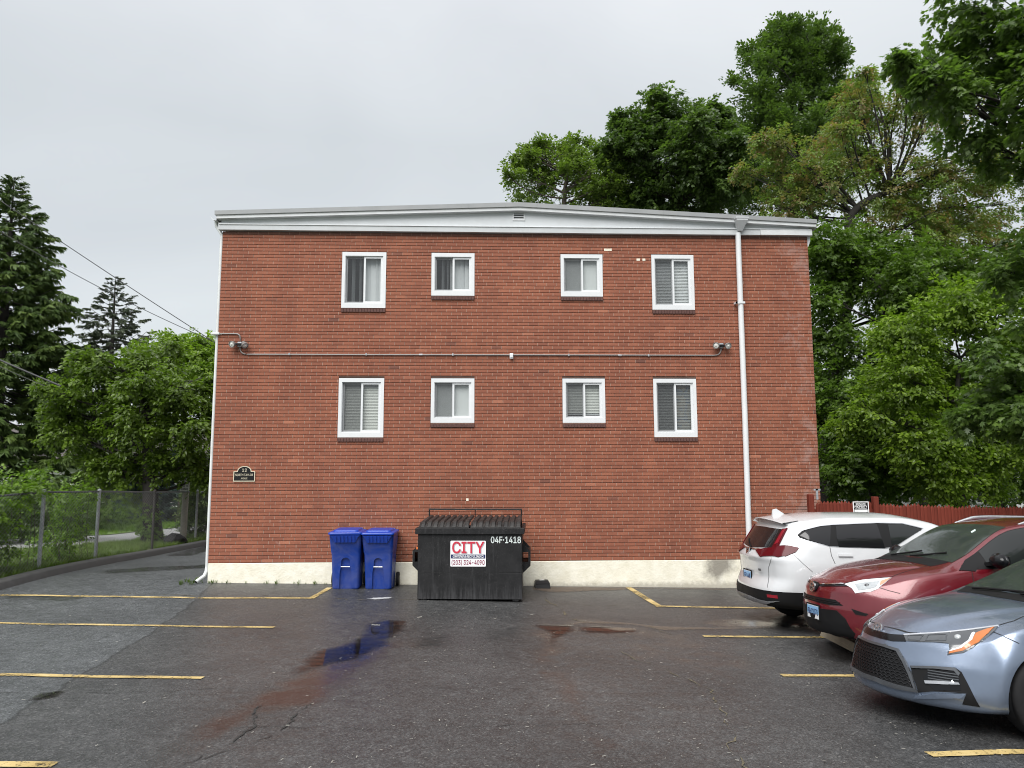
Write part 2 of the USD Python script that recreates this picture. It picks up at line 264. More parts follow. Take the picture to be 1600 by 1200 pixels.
def ragged(pts, amp, n=160, seed=0, sc=3.0):
    """closed outline through the points, with natural wobble"""
    pg = LineString(list(pts) + [pts[0]]); L = pg.length; q = np.array([pg.interpolate(t * L).coords[0] for t in np.arange(n) / n])
    k = np.array([0.1, 0.2, 0.4, 0.2, 0.1]); 
    for _ in range(3): q = sum(w * np.roll(q, i - 2, 0) for i, w in enumerate(k))
    d = np.stack([meshkit.fbm(np.column_stack([q * sc, np.full(n, 1.7)]), 4, seed), meshkit.fbm(np.column_stack([q * sc, np.full(n, 9.1)]), 4, seed + 5)], 1) - 0.5
    p = Polygon(q + d * amp * 2).buffer(0)
    return max(getattr(p, 'geoms', [p]), key=lambda a: a.area)
def water(name, alpha_soft, rough=0.015):
    return material(name, {'g': ('geometry', {}), 'n': ('noise_texture', {'scale': 6.0, 'detail': 8.0, 'roughness': 0.6}), 'at': ('attribute', {'attribute': 'tone'}),
        'ad': ('math', {'math_type': 'add'}), 'mr': ('map_range', {'from_min': 0.5, 'from_max': 0.5 + alpha_soft, 'clamp': True}),
        'f': ('fresnel', {'IOR': 1.31}), 'mul': ('math', {'math_type': 'multiply'}), 't': ('transparent_bsdf', {'color': (1, 1, 1)}), 'td': ('mix_color', {'a': (1, 1, 1), 'b': (0.55, 0.52, 0.5)}),
        'w': ('noise_texture', {'scale': 9.0, 'detail': 3.0}), 'bp': ('bump', {'strength': 0.02, 'distance': 0.01, 'normal': (0, 0, 1)}),
        'gl': ('glossy_bsdf', {'color': (1, 1, 1), 'roughness': rough, 'normal': (0, 0, 1)}), 'm': ('mix_closure', {})},
        [('g.position', 'n.vector'), ('n.fac', 'ad.value1'), ('at.fac', 'ad.value2'), ('ad.value', 'mr.value'), ('mr.result', 'td.fac'), ('td.result', 't.color'),
         ('f.fac', 'mul.value1'), ('mr.result', 'mul.value2'), ('mul.value', 'm.fac'), ('t.BSDF', 'm.closure1'), ('gl.BSDF', 'm.closure2')], 'm.closure')
M['water'] = water('water', 0.75)
def puddle(pts, label, amp=0.05, seed=0, fade=0.22, step=0.06):
    pg = ragged(pts, amp, seed=seed).buffer(fade * 0.3); m = drape(pg, 0.004, step)
    bd = pg.exterior; t = np.array([min(1.0, bd.distance(Point(*v[:2])) / fade) for v in m.vertices]) * 0.95 - 0.38
    top('puddle', m, M['water'], label, 'puddle', kind='structure', tone=t)
puddle([(-1.10, -3.05), (-1.5, -2.9), (-1.75, -3.3), (-1.72, -4.2), (-1.80, -4.8), (-2.0, -5.0), (-2.06, -5.7), (-2.04, -6.45), (-1.84, -6.4), (-1.70, -5.95), (-1.45, -5.7), (-1.24, -4.9), (-1.12, -4.0)],
       'long puddle mirroring the blue carts in the middle of the lot', 0.05, 3)
puddle([(0.62, -3.25), (1.3, -3.2), (1.25, -3.7), (0.98, -4.3), (0.9, -4.9), (0.78, -4.7), (0.82, -3.9)], 'shallow brownish puddle in front of the dumpster, left of the sunken patch', 0.05, 5, 0.2)
puddle([(-3.98, -7.45), (-4.03, -7.15), (-3.9, -7.05), (-3.8, -7.08), (-3.76, -7.3), (-3.84, -7.42)], 'small dark puddle on the seam at the left front of the lot', 0.03, 8, 0.08, 0.04)
puddle([(1.2, -3.45), (1.6, -3.3), (2.1, -3.45), (2.15, -3.8), (1.7, -4.0), (1.3, -3.85)], 'shallow puddle over the sunken patch in the asphalt', 0.06, 12, 0.25)

# painted parking lines
M['line_paint'] = material('line_paint', {'g': ('geometry', {}), 'n': ('noise_texture', {'scale': 26.0, 'detail': 7.0, 'roughness': 0.7}), 'n2': ('noise_texture', {'scale': 3.0, 'detail': 4.0}),
    'c': ('rgb_ramp', {'ramp': [(0.35, (0.34, 0.245, 0.085)), (0.6, (0.50, 0.375, 0.155)), (0.8, (0.62, 0.52, 0.30))]}), 'a': ('math', {'math_type': 'multiply_add', 'value2': 0.5}),
    'al': ('map_range', {'from_min': 0.61, 'from_max': 0.74, 'clamp': True}), 'p': ('principled_bsdf', {'roughness': 0.55}), 't': ('transparent_bsdf', {}), 'm': ('mix_closure', {})},
    [('g.position', 'n.vector'), ('g.position', 'n2.vector'), ('n2.fac', 'c.fac'), ('n2.fac', 'a.value1'), ('n.fac', 'a.value3'), ('a.value', 'al.value'), ('al.result', 'm.fac'), ('c.color', 'p.base_color'), ('t.BSDF', 'm.closure1'), ('p.BSDF', 'm.closure2')], 'm.closure')
def stripe(pts, w=0.105, seed=0):
    pts = np.array(pts, float); ls = LineString(pts); n = max(8, int(ls.length / 0.12)); q = np.array([ls.interpolate(t, normalized=True).coords[0] for t in np.linspace(0, 1, n)])
    q += (np.stack([meshkit.noise(np.column_stack([q * 1.3, np.full(n, seed + 3.3)])), meshkit.noise(np.column_stack([q * 1.3, np.full(n, seed + 7.7)]))], 1) - 0.5) * 0.05
    d = np.gradient(q, axis=0); d /= np.linalg.norm(d, axis=1, keepdims=True); nn = np.column_stack([-d[:, 1], d[:, 0]])
    ww = w / 2 * (1 + 0.25 * (meshkit.noise(np.column_stack([q * 9, np.full(n, seed)])) - 0.5))[:, None]
    return Polygon(np.vstack([q + nn * ww, (q - nn * ww)[::-1]])).buffer(0)
lines = [([(-8.45, -1.27), (-5.0, -1.36), (-3.0, -1.30)], 'yellow line at the wall end of the left bays, running from the kerb'), ([(-8.45, -3.42), (-5, -3.60), (-2.95, -3.67)], 'second yellow bay line from the wall on the left'),
         ([(-8.45, -6.4), (-4.8, -6.48), (-2.81, -6.58)], 'third yellow bay line from the wall on the left'), ([(-8.45, -8.95), (-2.81, -8.97)], 'short end of a yellow bay line at the bottom left corner'),
         ([(-3.03, -1.32), (-2.90, -0.42)], 'short oblique yellow line beside the left blue cart'), ([(2.70, -0.1), (2.92, -1.72)], 'oblique yellow line running from the wall right of the dumpster'),
         ([(2.84, -1.71), (8.6, -1.9)], 'yellow bay line behind the white car'), ([(2.95, -4.06), (8.6, -4.05)], 'yellow bay line between the white and the red car'),
         ([(3.08, -6.31), (8.6, -6.28)], 'yellow bay line between the red and the blue car'), ([(3.15, -8.71), (8.6, -8.5)], 'yellow bay line at the bottom right corner')]
for i, (p, lab) in enumerate(lines):
    top('parking_line', drape(stripe(p, 0.12 if i in (5,) else 0.10, i), 0.008, 0.25), M['line_paint'], lab, kind='structure')

# cracks
M['crack'] = pm('crack', (0.018, 0.017, 0.016), 0.9, 0.3); M['crack_weed'] = pm('crack_weed', (0.095, 0.08, 0.05), 0.9, 0.5, 30)
br2 = np.random.default_rng(21)
def crack(pts, w, seed, jag=0.09):
    ls = LineString(pts); n = max(10, int(ls.length / 0.05)); q = np.array([ls.interpolate(t, normalized=True).coords[0] for t in np.linspace(0, 1, n)])
    q += (np.stack([meshkit.fbm(np.column_stack([q * 2.2, np.full(n, seed + .3)]), 4), meshkit.fbm(np.column_stack([q * 2.2, np.full(n, seed + 5.7)]), 4)], 1) - 0.5) * jag * 4 + br2.normal(0, .010, q.shape)
    d = np.gradient(q, axis=0); d /= np.linalg.norm(d, axis=1, keepdims=True) + 1e-9; nn = np.column_stack([-d[:, 1], d[:, 0]])
    ww = w * np.clip(meshkit.fbm(np.column_stack([q * 7, np.full(n, seed)]), 3) * 2.4 - 0.85, 0.04, 1.2)[:, None]
    z = lambda a: np.column_stack([a, G(a[:, 0], a[:, 1]) + 0.0055]); v = np.vstack([z(q + nn * ww / 2), z(q - nn * ww / 2)]); i = np.arange(n - 1)
    return trimesh.Trimesh(v, np.vstack([np.column_stack([i, i + n, i + n + 1]), np.column_stack([i, i + n + 1, i + 1])]), process=False)
mb = MB(); mw = MB()
for k, (p, w, weed) in enumerate([([(-1.9, -7.5), (-1.75, -8.2), (-2.1, -9.2), (-2.4, -10.2)], .022, 0), ([(-1.5, -7.3), (-1.55, -8.3), (-1.9, -8.7), (-2.2, -9.8)], .018, 0), ([(-2.0, -8.2), (-1.4, -8.1), (-0.2, -8.15), (1.0, -8.0)], .010, 0),
        ([(-0.6, -6.9), (0.2, -6.95), (0.8, -6.9)], .008, 0), ([(-8, -7.1), (-5, -7.2), (-2.3, -7.0)], .008, 0), ([(1.62, -4.9), (1.9, -6.2), (2.15, -6.9), (1.9, -7.9), (1.75, -9.1)], .024, 1),
        ([(1.05, -1.0), (1.2, -1.9), (1.25, -2.6), (1.45, -3.1)], .045, 1), ([(-2.6, -1.3), (-2.0, -1.4), (-1.2, -1.25)], .03, 1), ([(0.6, -1.6), (1.3, -1.55), (2.6, -1.7)], .018, 1), ([(2.35, -3.3), (2.5, -3.9)], .03, 1),
        ([(-6.4, -1.05), (-5.2, -1.15), (-4.0, -1.1), (-3.2, -1.2)], .02, 1)]):
    t = crack(p, w, k + 1); (mw if weed else mb).tm(t)
top('asphalt_crack', mb, M['crack'], 'dark jagged cracks in the asphalt', kind='structure'); top('weedy_crack', mw, M['crack_weed'], 'cracks in the asphalt filled with tan litter and weeds', kind='structure')
# pale splash and worn ring
M['splash'] = material('splash', {'g': ('geometry', {}), 'n': ('noise_texture', {'scale': 14.0, 'detail': 6.0, 'roughness': 0.7}), 'at': ('attribute', {'attribute': 'tone'}), 'a': ('math', {'math_type': 'add'}), 'al': ('map_range', {'from_min': 0.55, 'from_max': 0.9, 'clamp': True}),
    'p': ('principled_bsdf', {'base_color': (0.42, 0.43, 0.44), 'roughness': 0.6}), 't': ('transparent_bsdf', {}), 'm': ('mix_closure', {})},
    [('g.position', 'n.vector'), ('n.fac', 'a.value1'), ('at.fac', 'a.value2'), ('a.value', 'al.value'), ('al.result', 'm.fac'), ('t.BSDF', 'm.closure1'), ('p.BSDF', 'm.closure2')], 'm.closure')
M['silt'] = material('silt', {'g': ('geometry', {}), 'n': ('noise_texture', {'scale': 20.0, 'detail': 7.0, 'roughness': 0.75}), 'at': ('attribute', {'attribute': 'tone'}), 'a': ('math', {'math_type': 'add'}), 'al': ('map_range', {'from_min': 0.6, 'from_max': 1.15, 'clamp': True}),
    'p': ('principled_bsdf', {'base_color': (0.15, 0.115, 0.085), 'roughness': 0.85}), 't': ('transparent_bsdf', {}), 'm': ('mix_closure', {})},
    [('g.position', 'n.vector'), ('n.fac', 'a.value1'), ('at.fac', 'a.value2'), ('a.value', 'al.value'), ('al.result', 'm.fac'), ('t.BSDF', 'm.closure1'), ('p.BSDF', 'm.closure2')], 'm.closure')
def stain(name, pts, mat, lab, fade, amp, seed, gain=0.6, step=0.06):
    pg = ragged(pts, amp, seed=seed); m = drape(pg, 0.006, step); t = np.array([min(1.0, pg.exterior.distance(Point(*v[:2])) / fade) for v in m.vertices]) * gain - 0.15
    top(name, m, mat, lab, kind='structure', tone=t)
stain('pale_splash', [(-2.15, -1.35), (-1.95, -1.2), (-1.65, -1.1), (-1.6, -1.25), (-1.9, -1.4)], M['splash'], 'whitish splash of paint on the asphalt before the carts', 0.1, 0.04, 2, 0.9, 0.03)
ring = [(1.0, -3.5), (1.3, -2.95), (2.0, -2.9), (2.6, -3.3), (3.6, -3.35), (4.2, -3.2), (4.2, -3.5), (3.0, -3.65), (2.45, -3.75), (2.15, -3.3), (1.4, -3.2), (1.15, -3.6)]
stain('dusty_rim', ring, M['silt'], 'pale dusty rim of dried silt around the sunken patch', 0.15, 0.06, 4, 0.55)
stain('leaf_litter', [(0.8, -0.02), (5.0, -0.02), (5.0, -0.3), (3.2, -0.28), (2.2, -0.5), (1.2, -0.7), (0.75, -0.45)], M['silt'], 'brown litter swept against the foot of the wall', 0.12, 0.06, 6, 0.55)
stain('sediment', [(1.5, -3.5), (1.9, -3.4), (2.2, -3.5), (2.15, -3.75), (1.8, -3.8)], M['silt'], 'tongue of brown sediment in the sunken patch', 0.12, 0.05, 9, 0.7)
# fallen seeds and twigs all over the lot (uncountable)
M['seed'] = material('seed', {'g': ('geometry', {}), 'r': ('rgb_ramp', {'ramp': [(0, (0.25, 0.24, 0.21)), (0.5, (0.14, 0.12, 0.08)), (0.8, (0.33, 0.33, 0.31)), (1, (0.09, 0.065, 0.04))]}), 'p': ('principled_bsdf', {'roughness': 0.7})}, [('g.random_per_island', 'r.fac'), ('r.color', 'p.base_color')], 'p.BSDF')
n = 15000; sx_ = nrng.uniform(-8.3, 9, n); sy_ = nrng.uniform(-11.5, -0.1, n)
keep = nrng.random(n) < np.where(sx_ > -1, 0.75, 0.28) * (0.35 + 1.1 * meshkit.fbm(np.column_stack([sx_ * .8, sy_ * .8, sx_ * 0]), 3)); sx_, sy_ = sx_[keep], sy_[keep]; n = len(sx_)
an = nrng.uniform(0, 2 * PI, n); ln = nrng.lognormal(math.log(.0065), .45, n); wd = ln * nrng.uniform(.25, .6, n); z0 = G(sx_, sy_) + .009
c, s = np.cos(an), np.sin(an); q = []
for a, b, dz in ((-1, -.5, 0), (1, -.4, .2), (.9, .5, .45), (-.8, .6, .2)):
    q.append(np.column_stack([sx_ + c * ln * a - s * wd * b, sy_ + s * ln * a + c * wd * b, z0 + dz * ln * .5]))
v = np.stack(q, 1).reshape(-1, 3); i = np.arange(n)[:, None] * 4
top('fallen_seeds', trimesh.Trimesh(v, np.vstack([i + [0, 1, 2], i + [0, 2, 3]]), process=False), M['seed'], 'pale maple seeds and leaf crumbs strewn over the wet asphalt', 'litter', kind='stuff')

# kerb on the left, verge, street, far lawn
M['kerb'] = pm('kerb', (0.055, 0.054, 0.053), 0.7, 0.3, 8.0, bump=0.5, bscale=60)
ys = np.arange(-32, 24.01, 0.4); prof = np.array([(-8.50, -0.03), (-8.55, 0.10), (-8.60, 0.135), (-8.72, 0.145), (-8.80, 0.13), (-8.84, -0.05)])
wob = (meshkit.noise(np.column_stack([ys * .7, ys * 0, ys * 0 + 4])) - .5) * .04
v = np.vstack([np.column_stack([prof[:, 0] + w, np.full(len(prof), y), prof[:, 1] + G(-8.6, y)]) for y, w in zip(ys, wob)]); k = len(prof); f = []
for i in range(len(ys) - 1):
    for j in range(k - 1): f.append([i * k + j, i * k + j + 1, (i + 1) * k + j + 1, (i + 1) * k + j])
top('kerb', (v, np.array(f)), M['kerb'], 'low dark asphalt kerb along the left edge of the lot', kind='structure', smooth=40)
verge = Polygon([(-8.78, -32), (-8.78, 24), (-9.2, 24), (-10.2, 12.5), (-10.7, 8.0), (-12.2, 4.6), (-14, 1.5), (-17, -4), (-17, -32)])
M['verge'] = pm('verge', (0.07, 0.10, 0.025), 0.95, 0.4, 3.0, bump=0.7, bscale=40, dirt=(0.09, 0.07, 0.04), dirt_amt=0.5)
top('grass_verge', drape(verge, 0.06, 0.5), M['verge'], 'grass strip under the chain link fence', kind='structure', smooth=True)
street = Polygon([(-14, 1.5), (-12.2, 4.6), (-10.7, 8.0), (-10.2, 12.5), (-9.4, 20), (-9, 30), (-11.5, 30), (-12.3, 18), (-13.5, 12.4), (-16.5, 10), (-24, 7), (-24, -8)])
M['street'] = pm('street', (0.27, 0.27, 0.27), 0.6, 0.15, 2.0, bump=0.2, bscale=50)
top('street', drape(street, 0.03, 1.0), M['street'], 'pale grey side street beyond the chain link fence', kind='structure', smooth=True)
lawn = Polygon([(-12.4, 18), (-13.6, 12.5), (-16.6, 10.1), (-24, 7.1), (-32, 10), (-32, 34), (-11.7, 34)])
M['lawn'] = pm('lawn', (0.10, 0.17, 0.03), 0.95, 0.3, 2.5, bump=0.7, bscale=40)
top('far_lawn', drape(lawn, 0.045, 1.0), M['lawn'], 'bright lawn on the far side of the side street', kind='structure', smooth=True)
# ------------------------------------------------------------ the brick apartment building (front face on y = 0)
XL, XR, Z0, Z1 = -5.285, 6.57, 0.453, 6.945
CH = (Z1 - Z0) / 96; BL = 0.2032; DEPTH = 17.0
bld = thing('apartment_building', 'two storey red brick apartment block with white windows and low gabled roof', 'building')
M['brick'] = material('brick', {'g': ('geometry', {}), 'sx': ('separate_xyz', {}), 'at': ('attribute', {'attribute': 'tone'}), 'n': ('noise_texture', {'scale': 38.0, 'detail': 6.0, 'roughness': 0.7}), 'bm': ('mapping', {'scale': (2.2, 1.0, 0.5)}), 'big': ('noise_texture', {'scale': 0.9, 'detail': 6.0, 'roughness': 0.6}),
    'c': ('rgb_ramp', {'ramp': [(0.0, (0.125, 0.062, 0.050)), (0.07, (0.165, 0.070, 0.050)), (0.16, (0.228, 0.085, 0.053)), (0.5, (0.266, 0.097, 0.058)), (0.85, (0.305, 0.115, 0.069)), (1.0, (0.37, 0.148, 0.09))]}),
    'v': ('rgb_ramp', {'ramp': [(0.3, (0.82,) * 3), (0.7, (1.16,) * 3)]}), 'v2': ('rgb_ramp', {'ramp': [(0.3, (0.86, 0.85, 0.87)), (0.7, (1.10, 1.10, 1.08))]}), 'm1': ('vector_math', {'math_type': 'multiply'}), 'm2': ('vector_math', {'math_type': 'multiply'}),
    # salts near the right corner and under the eaves
    'xr': ('map_range', {'from_min': 5.35, 'from_max': 6.3, 'to_min': 0.0, 'to_max': 0.25, 'clamp': True}), 'zt': ('map_range', {'from_min': 6.84, 'from_max': 6.93, 'to_min': 0.0, 'to_max': 0.42, 'clamp': True}), 'zl': ('map_range', {'from_min': 2.2, 'from_max': 1.2, 'to_min': 0.0, 'to_max': 0.12, 'clamp': True}),
    'sn': ('noise_texture', {'scale': 3.2, 'detail': 9.0, 'roughness': 0.72, 'distortion': 0.7}), 's1': ('math', {'math_type': 'add'}), 's2': ('math', {'math_type': 'add'}), 'sf': ('map_range', {'from_min': 0.72, 'from_max': 1.02, 'to_max': 0.48, 'clamp': True}), 'ms': ('mix_color', {'b': (0.46, 0.40, 0.38)}),
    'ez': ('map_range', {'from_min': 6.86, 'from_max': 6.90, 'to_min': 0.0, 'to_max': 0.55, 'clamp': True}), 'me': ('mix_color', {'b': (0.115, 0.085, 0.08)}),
    'ro': ('map_range', {'from_min': 0.3, 'from_max': 0.7, 'to_min': 0.72, 'to_max': 0.9}), 'b': ('bump', {'strength': 0.35, 'distance': 0.004}), 'p': ('principled_bsdf', {'specular_ior_level': 0.3})},
    [('g.position', 'sx.vector'), ('g.position', 'n.vector'), ('g.position', 'bm.vector'), ('bm.vector', 'big.vector'), ('g.position', 'sn.vector'), ('at.fac', 'c.fac'), ('n.fac', 'v.fac'), ('big.fac', 'v2.fac'), ('c.color', 'm1.vector1'), ('v.color', 'm1.vector2'), ('m1.vector', 'm2.vector1'), ('v2.color', 'm2.vector2'),
     ('sx.x', 'xr.value'), ('sx.z', 'zt.value'), ('sx.z', 'zl.value'), ('sn.fac', 's1.value1'), ('xr.result', 's1.value2'), ('s1.value', 's2.value1'), ('zl.result', 's2.value2'), ('s2.value', 'sf.value'), ('sf.result', 'ms.fac'), ('m2.vector', 'ms.a'),
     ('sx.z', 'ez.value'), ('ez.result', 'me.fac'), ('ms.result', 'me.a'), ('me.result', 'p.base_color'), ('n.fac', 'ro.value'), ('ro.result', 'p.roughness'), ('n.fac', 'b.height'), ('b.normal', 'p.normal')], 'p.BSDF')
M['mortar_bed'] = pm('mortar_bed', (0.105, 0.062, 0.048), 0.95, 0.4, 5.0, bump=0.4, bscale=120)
M['mortar_head'] = pm('mortar_head', (0.38, 0.26, 0.20), 0.95, 0.35, 6.0, dirt=(0.15, 0.08, 0.06), dirt_amt=0.95, dscale=1.6)
M['brick_flat'] = material('brick_flat', {'g': ('geometry', {}), 'mp': ('mapping', {'rotation': (PI / 2, 0, PI / 2)}), 'b': ('brick_texture', {'color1': (0.30, 0.095, 0.065), 'color2': (0.24, 0.08, 0.058), 'mortar': (0.2, 0.13, 0.10), 'scale': 1.0, 'brick_width': 0.2032, 'row_height': 0.0677, 'mortar_size': 0.006}), 'p': ('principled_bsdf', {'roughness': 0.85})},
    [('g.position', 'mp.vector'), ('mp.vector', 'b.vector'), ('b.color', 'p.base_color')], 'p.BSDF')
# window openings: x0, x1, z0, z1
WIN = [(-2.905, -2.030, 5.395, 6.535), (-1.125, -0.264, 5.655, 6.530), (1.474, 2.323, 5.655, 6.525), (3.322, 4.185, 5.393, 6.530),
       (-2.910, -2.028, 2.832, 3.992), (-1.108, -0.257, 3.112, 3.990), (1.487, 2.332, 3.112, 3.990), (3.298, 4.160, 2.832, 3.990)]
hw = Polygon([(XL, Z0), (XR, Z0), (XR, Z1), (XL, Z1)])
sills = [sbox(a - .005, c - 0.085, b + .005, c) for a, b, c, d in WIN]
solid = hw.difference(unary_union([sbox(a, c, b, d + .012) for a, b, c, d in WIN]))
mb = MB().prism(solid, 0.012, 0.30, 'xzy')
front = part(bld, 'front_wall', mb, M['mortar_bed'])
rest = MB(); rest_tone = []; heads = MB(); nb = 0; cnt = 0
def brick_mesh(x0, x1, z0, z1, out, tilt):
    c = 0.004; y0 = -out; a = [(x0, z0), (x1, z0), (x1, z1), (x0, z1)]; q = [(x0 + c, z0 + c), (x1 - c, z0 + c), (x1 - c, z1 - c), (x0 + c, z1 - c)]
    ty = lambda x, z: tilt[0] * (x - x0) + tilt[1] * (z - z0)
    v = [(x, 0.0125, z) for x, z in a] + [(x, y0 + .003 + ty(x, z), z) for x, z in a] + [(x, y0 + ty(x, z), z) for x, z in q]
    f = [[8, 9, 10, 11]]
    for i in range(4): j = (i + 1) % 4; f += [[i, j, 4 + j, 4 + i], [4 + i, 4 + j, 8 + j, 8 + i]]
    return np.array(v), np.array(f)
blocked = unary_union([sbox(a, c - 0.085, b, d + .012) for a, b, c, d in WIN])
br_rng = np.random.default_rng(5)
for r in range(96):
    z0 = Z0 + r * CH + 0.0045 + br_rng.uniform(-.0012, .0012); z1 = Z0 + (r + 1) * CH - 0.0045 + br_rng.uniform(-.0012, .0012)
    off = (BL / 2 if r % 2 else 0) + br_rng.uniform(-.012, .012); x = XL - off if off > 0 else XL; xs = [XL]
    x = XL + (BL - off if off > 0.02 else BL + br_rng.uniform(-.01, .01))
    while x < XR - 0.05: xs.append(x); x += BL + br_rng.uniform(-.004, .004)
    xs.append(XR)
    holes = [(a, b) for a, b, c, d in WIN if z0 < d + .012 - .02 and z1 > c - 0.085 + .02]
    segs = []
    for i in range(len(xs) - 1):
        p = [(xs[i] + (0.0048 if i else 0), xs[i + 1] - 0.0048)]
        for a, b in holes:
            p = [s for l, h in p for s in ((l, min(h, a - .004)), (max(l, b + .004), h)) if s[1] - s[0] > 0.012]
        trim = [(a, b) for a, b, c, d in WIN if z0 < d + .012 < z1 or z0 < c - .085 < z1]
        for a, b in trim:
            p = [s for l, h in p for s in ([(l, h)] if h <= a or l >= b else [(l, min(h, a)), (max(l, a), min(h, b)), (max(l, b), h)]) if s[1] - s[0] > .006]
        segs += p
        if 0 < i and not any(a - .01 < xs[i] < b + .01 for a, b in holes):
            heads.box((xs[i] - .0052, 0.0035, z0 + .001), (xs[i] + .0052, 0.013, z1 - .001))
    zc = (z0 + z1) / 2
    for l, h in segs:
        t = br_rng.beta(5.5, 5.5) if br_rng.random() > .004 else br_rng.uniform(.05, .18)
        t = min(1, t + (0.22 if br_rng.random() < .03 else 0))
        bz0, bz1 = z0, z1
        for a, b, c, d in WIN:                      # courses that meet a head or sill half way
            if (l + h) / 2 > a and (l + h) / 2 < b:
                if z0 < d + .012 < z1: bz0 = d + .012
                if z0 < c - .085 < z1: bz1 = c - .085
        if bz1 - bz0 < .012: continue
        v, f = brick_mesh(l, h, bz0, bz1, br_rng.uniform(-.0015, .0025), br_rng.normal(0, .004, 2))
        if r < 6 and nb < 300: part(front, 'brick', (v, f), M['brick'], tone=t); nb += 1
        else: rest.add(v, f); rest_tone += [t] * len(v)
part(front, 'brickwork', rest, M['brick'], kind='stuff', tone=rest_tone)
part(front, 'head_joints', heads, M['mortar_head'], kind='stuff')
# painted foundation band, with a grey patched place near the right end
M['foundation'] = material('foundation', {'g': ('geometry', {}), 'sx': ('separate_xyz', {}), 'n': ('noise_texture', {'scale': 5.0, 'detail': 8.0, 'roughness': 0.65}), 'c': ('rgb_ramp', {'ramp': [(0.3, (0.69, 0.65, 0.52)), (0.7, (0.84, 0.81, 0.70))]}),
    'zn': ('noise_texture', {'scale': 9.0, 'detail': 6.0, 'roughness': 0.7}), 'za': ('math', {'math_type': 'multiply_add', 'value2': -5.5, 'value3': 0.62}), 'zb': ('math', {'math_type': 'add'}), 'zf': ('map_range', {'from_min': 0.75, 'from_max': 1.25, 'to_max': 0.6, 'clamp': True}), 'md': ('mix_color', {'b': (0.24, 0.215, 0.17)}),
    'xa': ('math', {'math_type': 'subtract', 'value2': 4.52}), 'xb': ('math', {'math_type': 'absolute'}), 'xf': ('map_range', {'from_min': 0.5, 'from_max': 0.0, 'to_min': 0.0, 'to_max': 0.62, 'clamp': True}), 'zu': ('map_range', {'from_min': -0.05, 'from_max': 0.3, 'to_min': 0.0, 'to_max': 1.0, 'clamp': True}), 'xm': ('math', {'math_type': 'multiply'}),
    'pn': ('noise_texture', {'scale': 3.0, 'detail': 7.0, 'roughness': 0.65}), 'pa': ('math', {'math_type': 'add'}), 'pf': ('map_range', {'from_min': 0.62, 'from_max': 0.95, 'to_max': 0.92, 'clamp': True}), 'mp': ('mix_color', {'b': (0.23, 0.21, 0.175)}),
    'bn': ('noise_texture', {'scale': 22.0, 'detail': 7.0, 'roughness': 0.7}), 'b': ('bump', {'strength': 0.7, 'distance': 0.012}), 'p': ('principled_bsdf', {'roughness': 0.85})},
    [('g.position', 'sx.vector'), ('g.position', 'n.vector'), ('g.position', 'zn.vector'), ('g.position', 'pn.vector'), ('g.position', 'bn.vector'), ('n.fac', 'c.fac'), ('sx.z', 'za.value1'), ('za.value', 'zb.value1'), ('zn.fac', 'zb.value2'), ('zb.value', 'zf.value'), ('zf.result', 'md.fac'), ('c.color', 'md.a'),
     ('sx.x', 'xa.value1'), ('xa.value', 'xb.value1'), ('xb.value', 'xf.value'), ('sx.z', 'zu.value'), ('xf.result', 'xm.value1'), ('zu.result', 'xm.value2'), ('pn.fac', 'pa.value1'), ('xm.value', 'pa.value2'), ('pa.value', 'pf.value'), ('pf.result', 'mp.fac'), ('md.result', 'mp.a'), ('mp.result', 'p.base_color'), ('bn.fac', 'b.height'), ('b.normal', 'p.normal')], 'p.BSDF')
part(bld, 'foundation', MB().box((XL + .004, -.006, -1.2), (XR - .004, .30, Z0 - .004), .008), M['foundation'])
# side and rear walls, ceiling, floor, roof
part(bld, 'side_wall', MB().box((XL + .002, .301, -1.2), (XL + .28, DEPTH, Z1)), M['brick_flat']); part(bld, 'side_wall', MB().box((XR - .28, .301, -1.2), (XR - .002, DEPTH, Z1)), M['brick_flat'])
part(bld, 'rear_wall', MB().box((XL + .281, DEPTH - .28, -1.2), (XR - .281, DEPTH - .001, Z1)), M['brick_flat'])
XA = 0.64
def gable(zl, za, zr, x0, x1): return [(x0, zl), (XA, za), (x1, zr)]
ZRL, ZRA, ZRR = 7.155, 7.385, 7.100                                   # under side of the rake board
ZTL, ZTA, ZTR = 7.307, 7.545, 7.250                                   # top of the roof edge
roof = [(XL - .10, ZRL + .03), (XA, ZRA + .03), (XR + .10, ZRR + .03), (XR + .10, ZTR - .012), (XA, ZTA - .012), (XL - .10, ZTL - .012)]
part(bld, 'roof', MB().prism(roof, .02, DEPTH + .2, 'xzy'), M['grey_flash'])
lip = 0.068
rk = [(XL - .085, ZRL), (XA, ZRA), (XR + .125, ZRR), (XR + .125, ZRR + lip), (XA, ZRA + lip), (XL - .085, ZRL + lip)]
part(bld, 'rake_board', MB().prism(rk, -.145, .019, 'xzy'), M['white_trim'])
fl = [(XL - .115, ZRL + lip), (XA, ZRA + lip), (XR + .13, ZRR + lip), (XR + .13, ZTR), (XA, ZTA), (XL - .115, ZTL)]
mb = MB().prism(fl, -.17, .018, 'xzy')
for sx0 in (-2.9, -.4, 0.35, 0.98, 3.2, 3.55): # lap seams of the metal edge
    t = (sx0 - XL) / (XA - XL) if sx0 < XA else (XR - sx0) / (XR - XA); zb = ZRA + lip - (1 - t) * (ZRA - (ZRL if sx0 < XA else ZRR)); zt = ZTA - (1 - t) * (ZTA - (ZTL if sx0 < XA else ZTR))
    mb.box((sx0, -.173, zb + .004), (sx0 + .012, -.168, zt - .004))
part(bld, 'metal_edge', mb, M['grey_flash'])
pan = [(XL - .02, 7.06), (XR + .02, 7.045), (XR + .02, ZRR + .02), (XA, ZRA + .02), (XL - .02, ZRL + .02)]
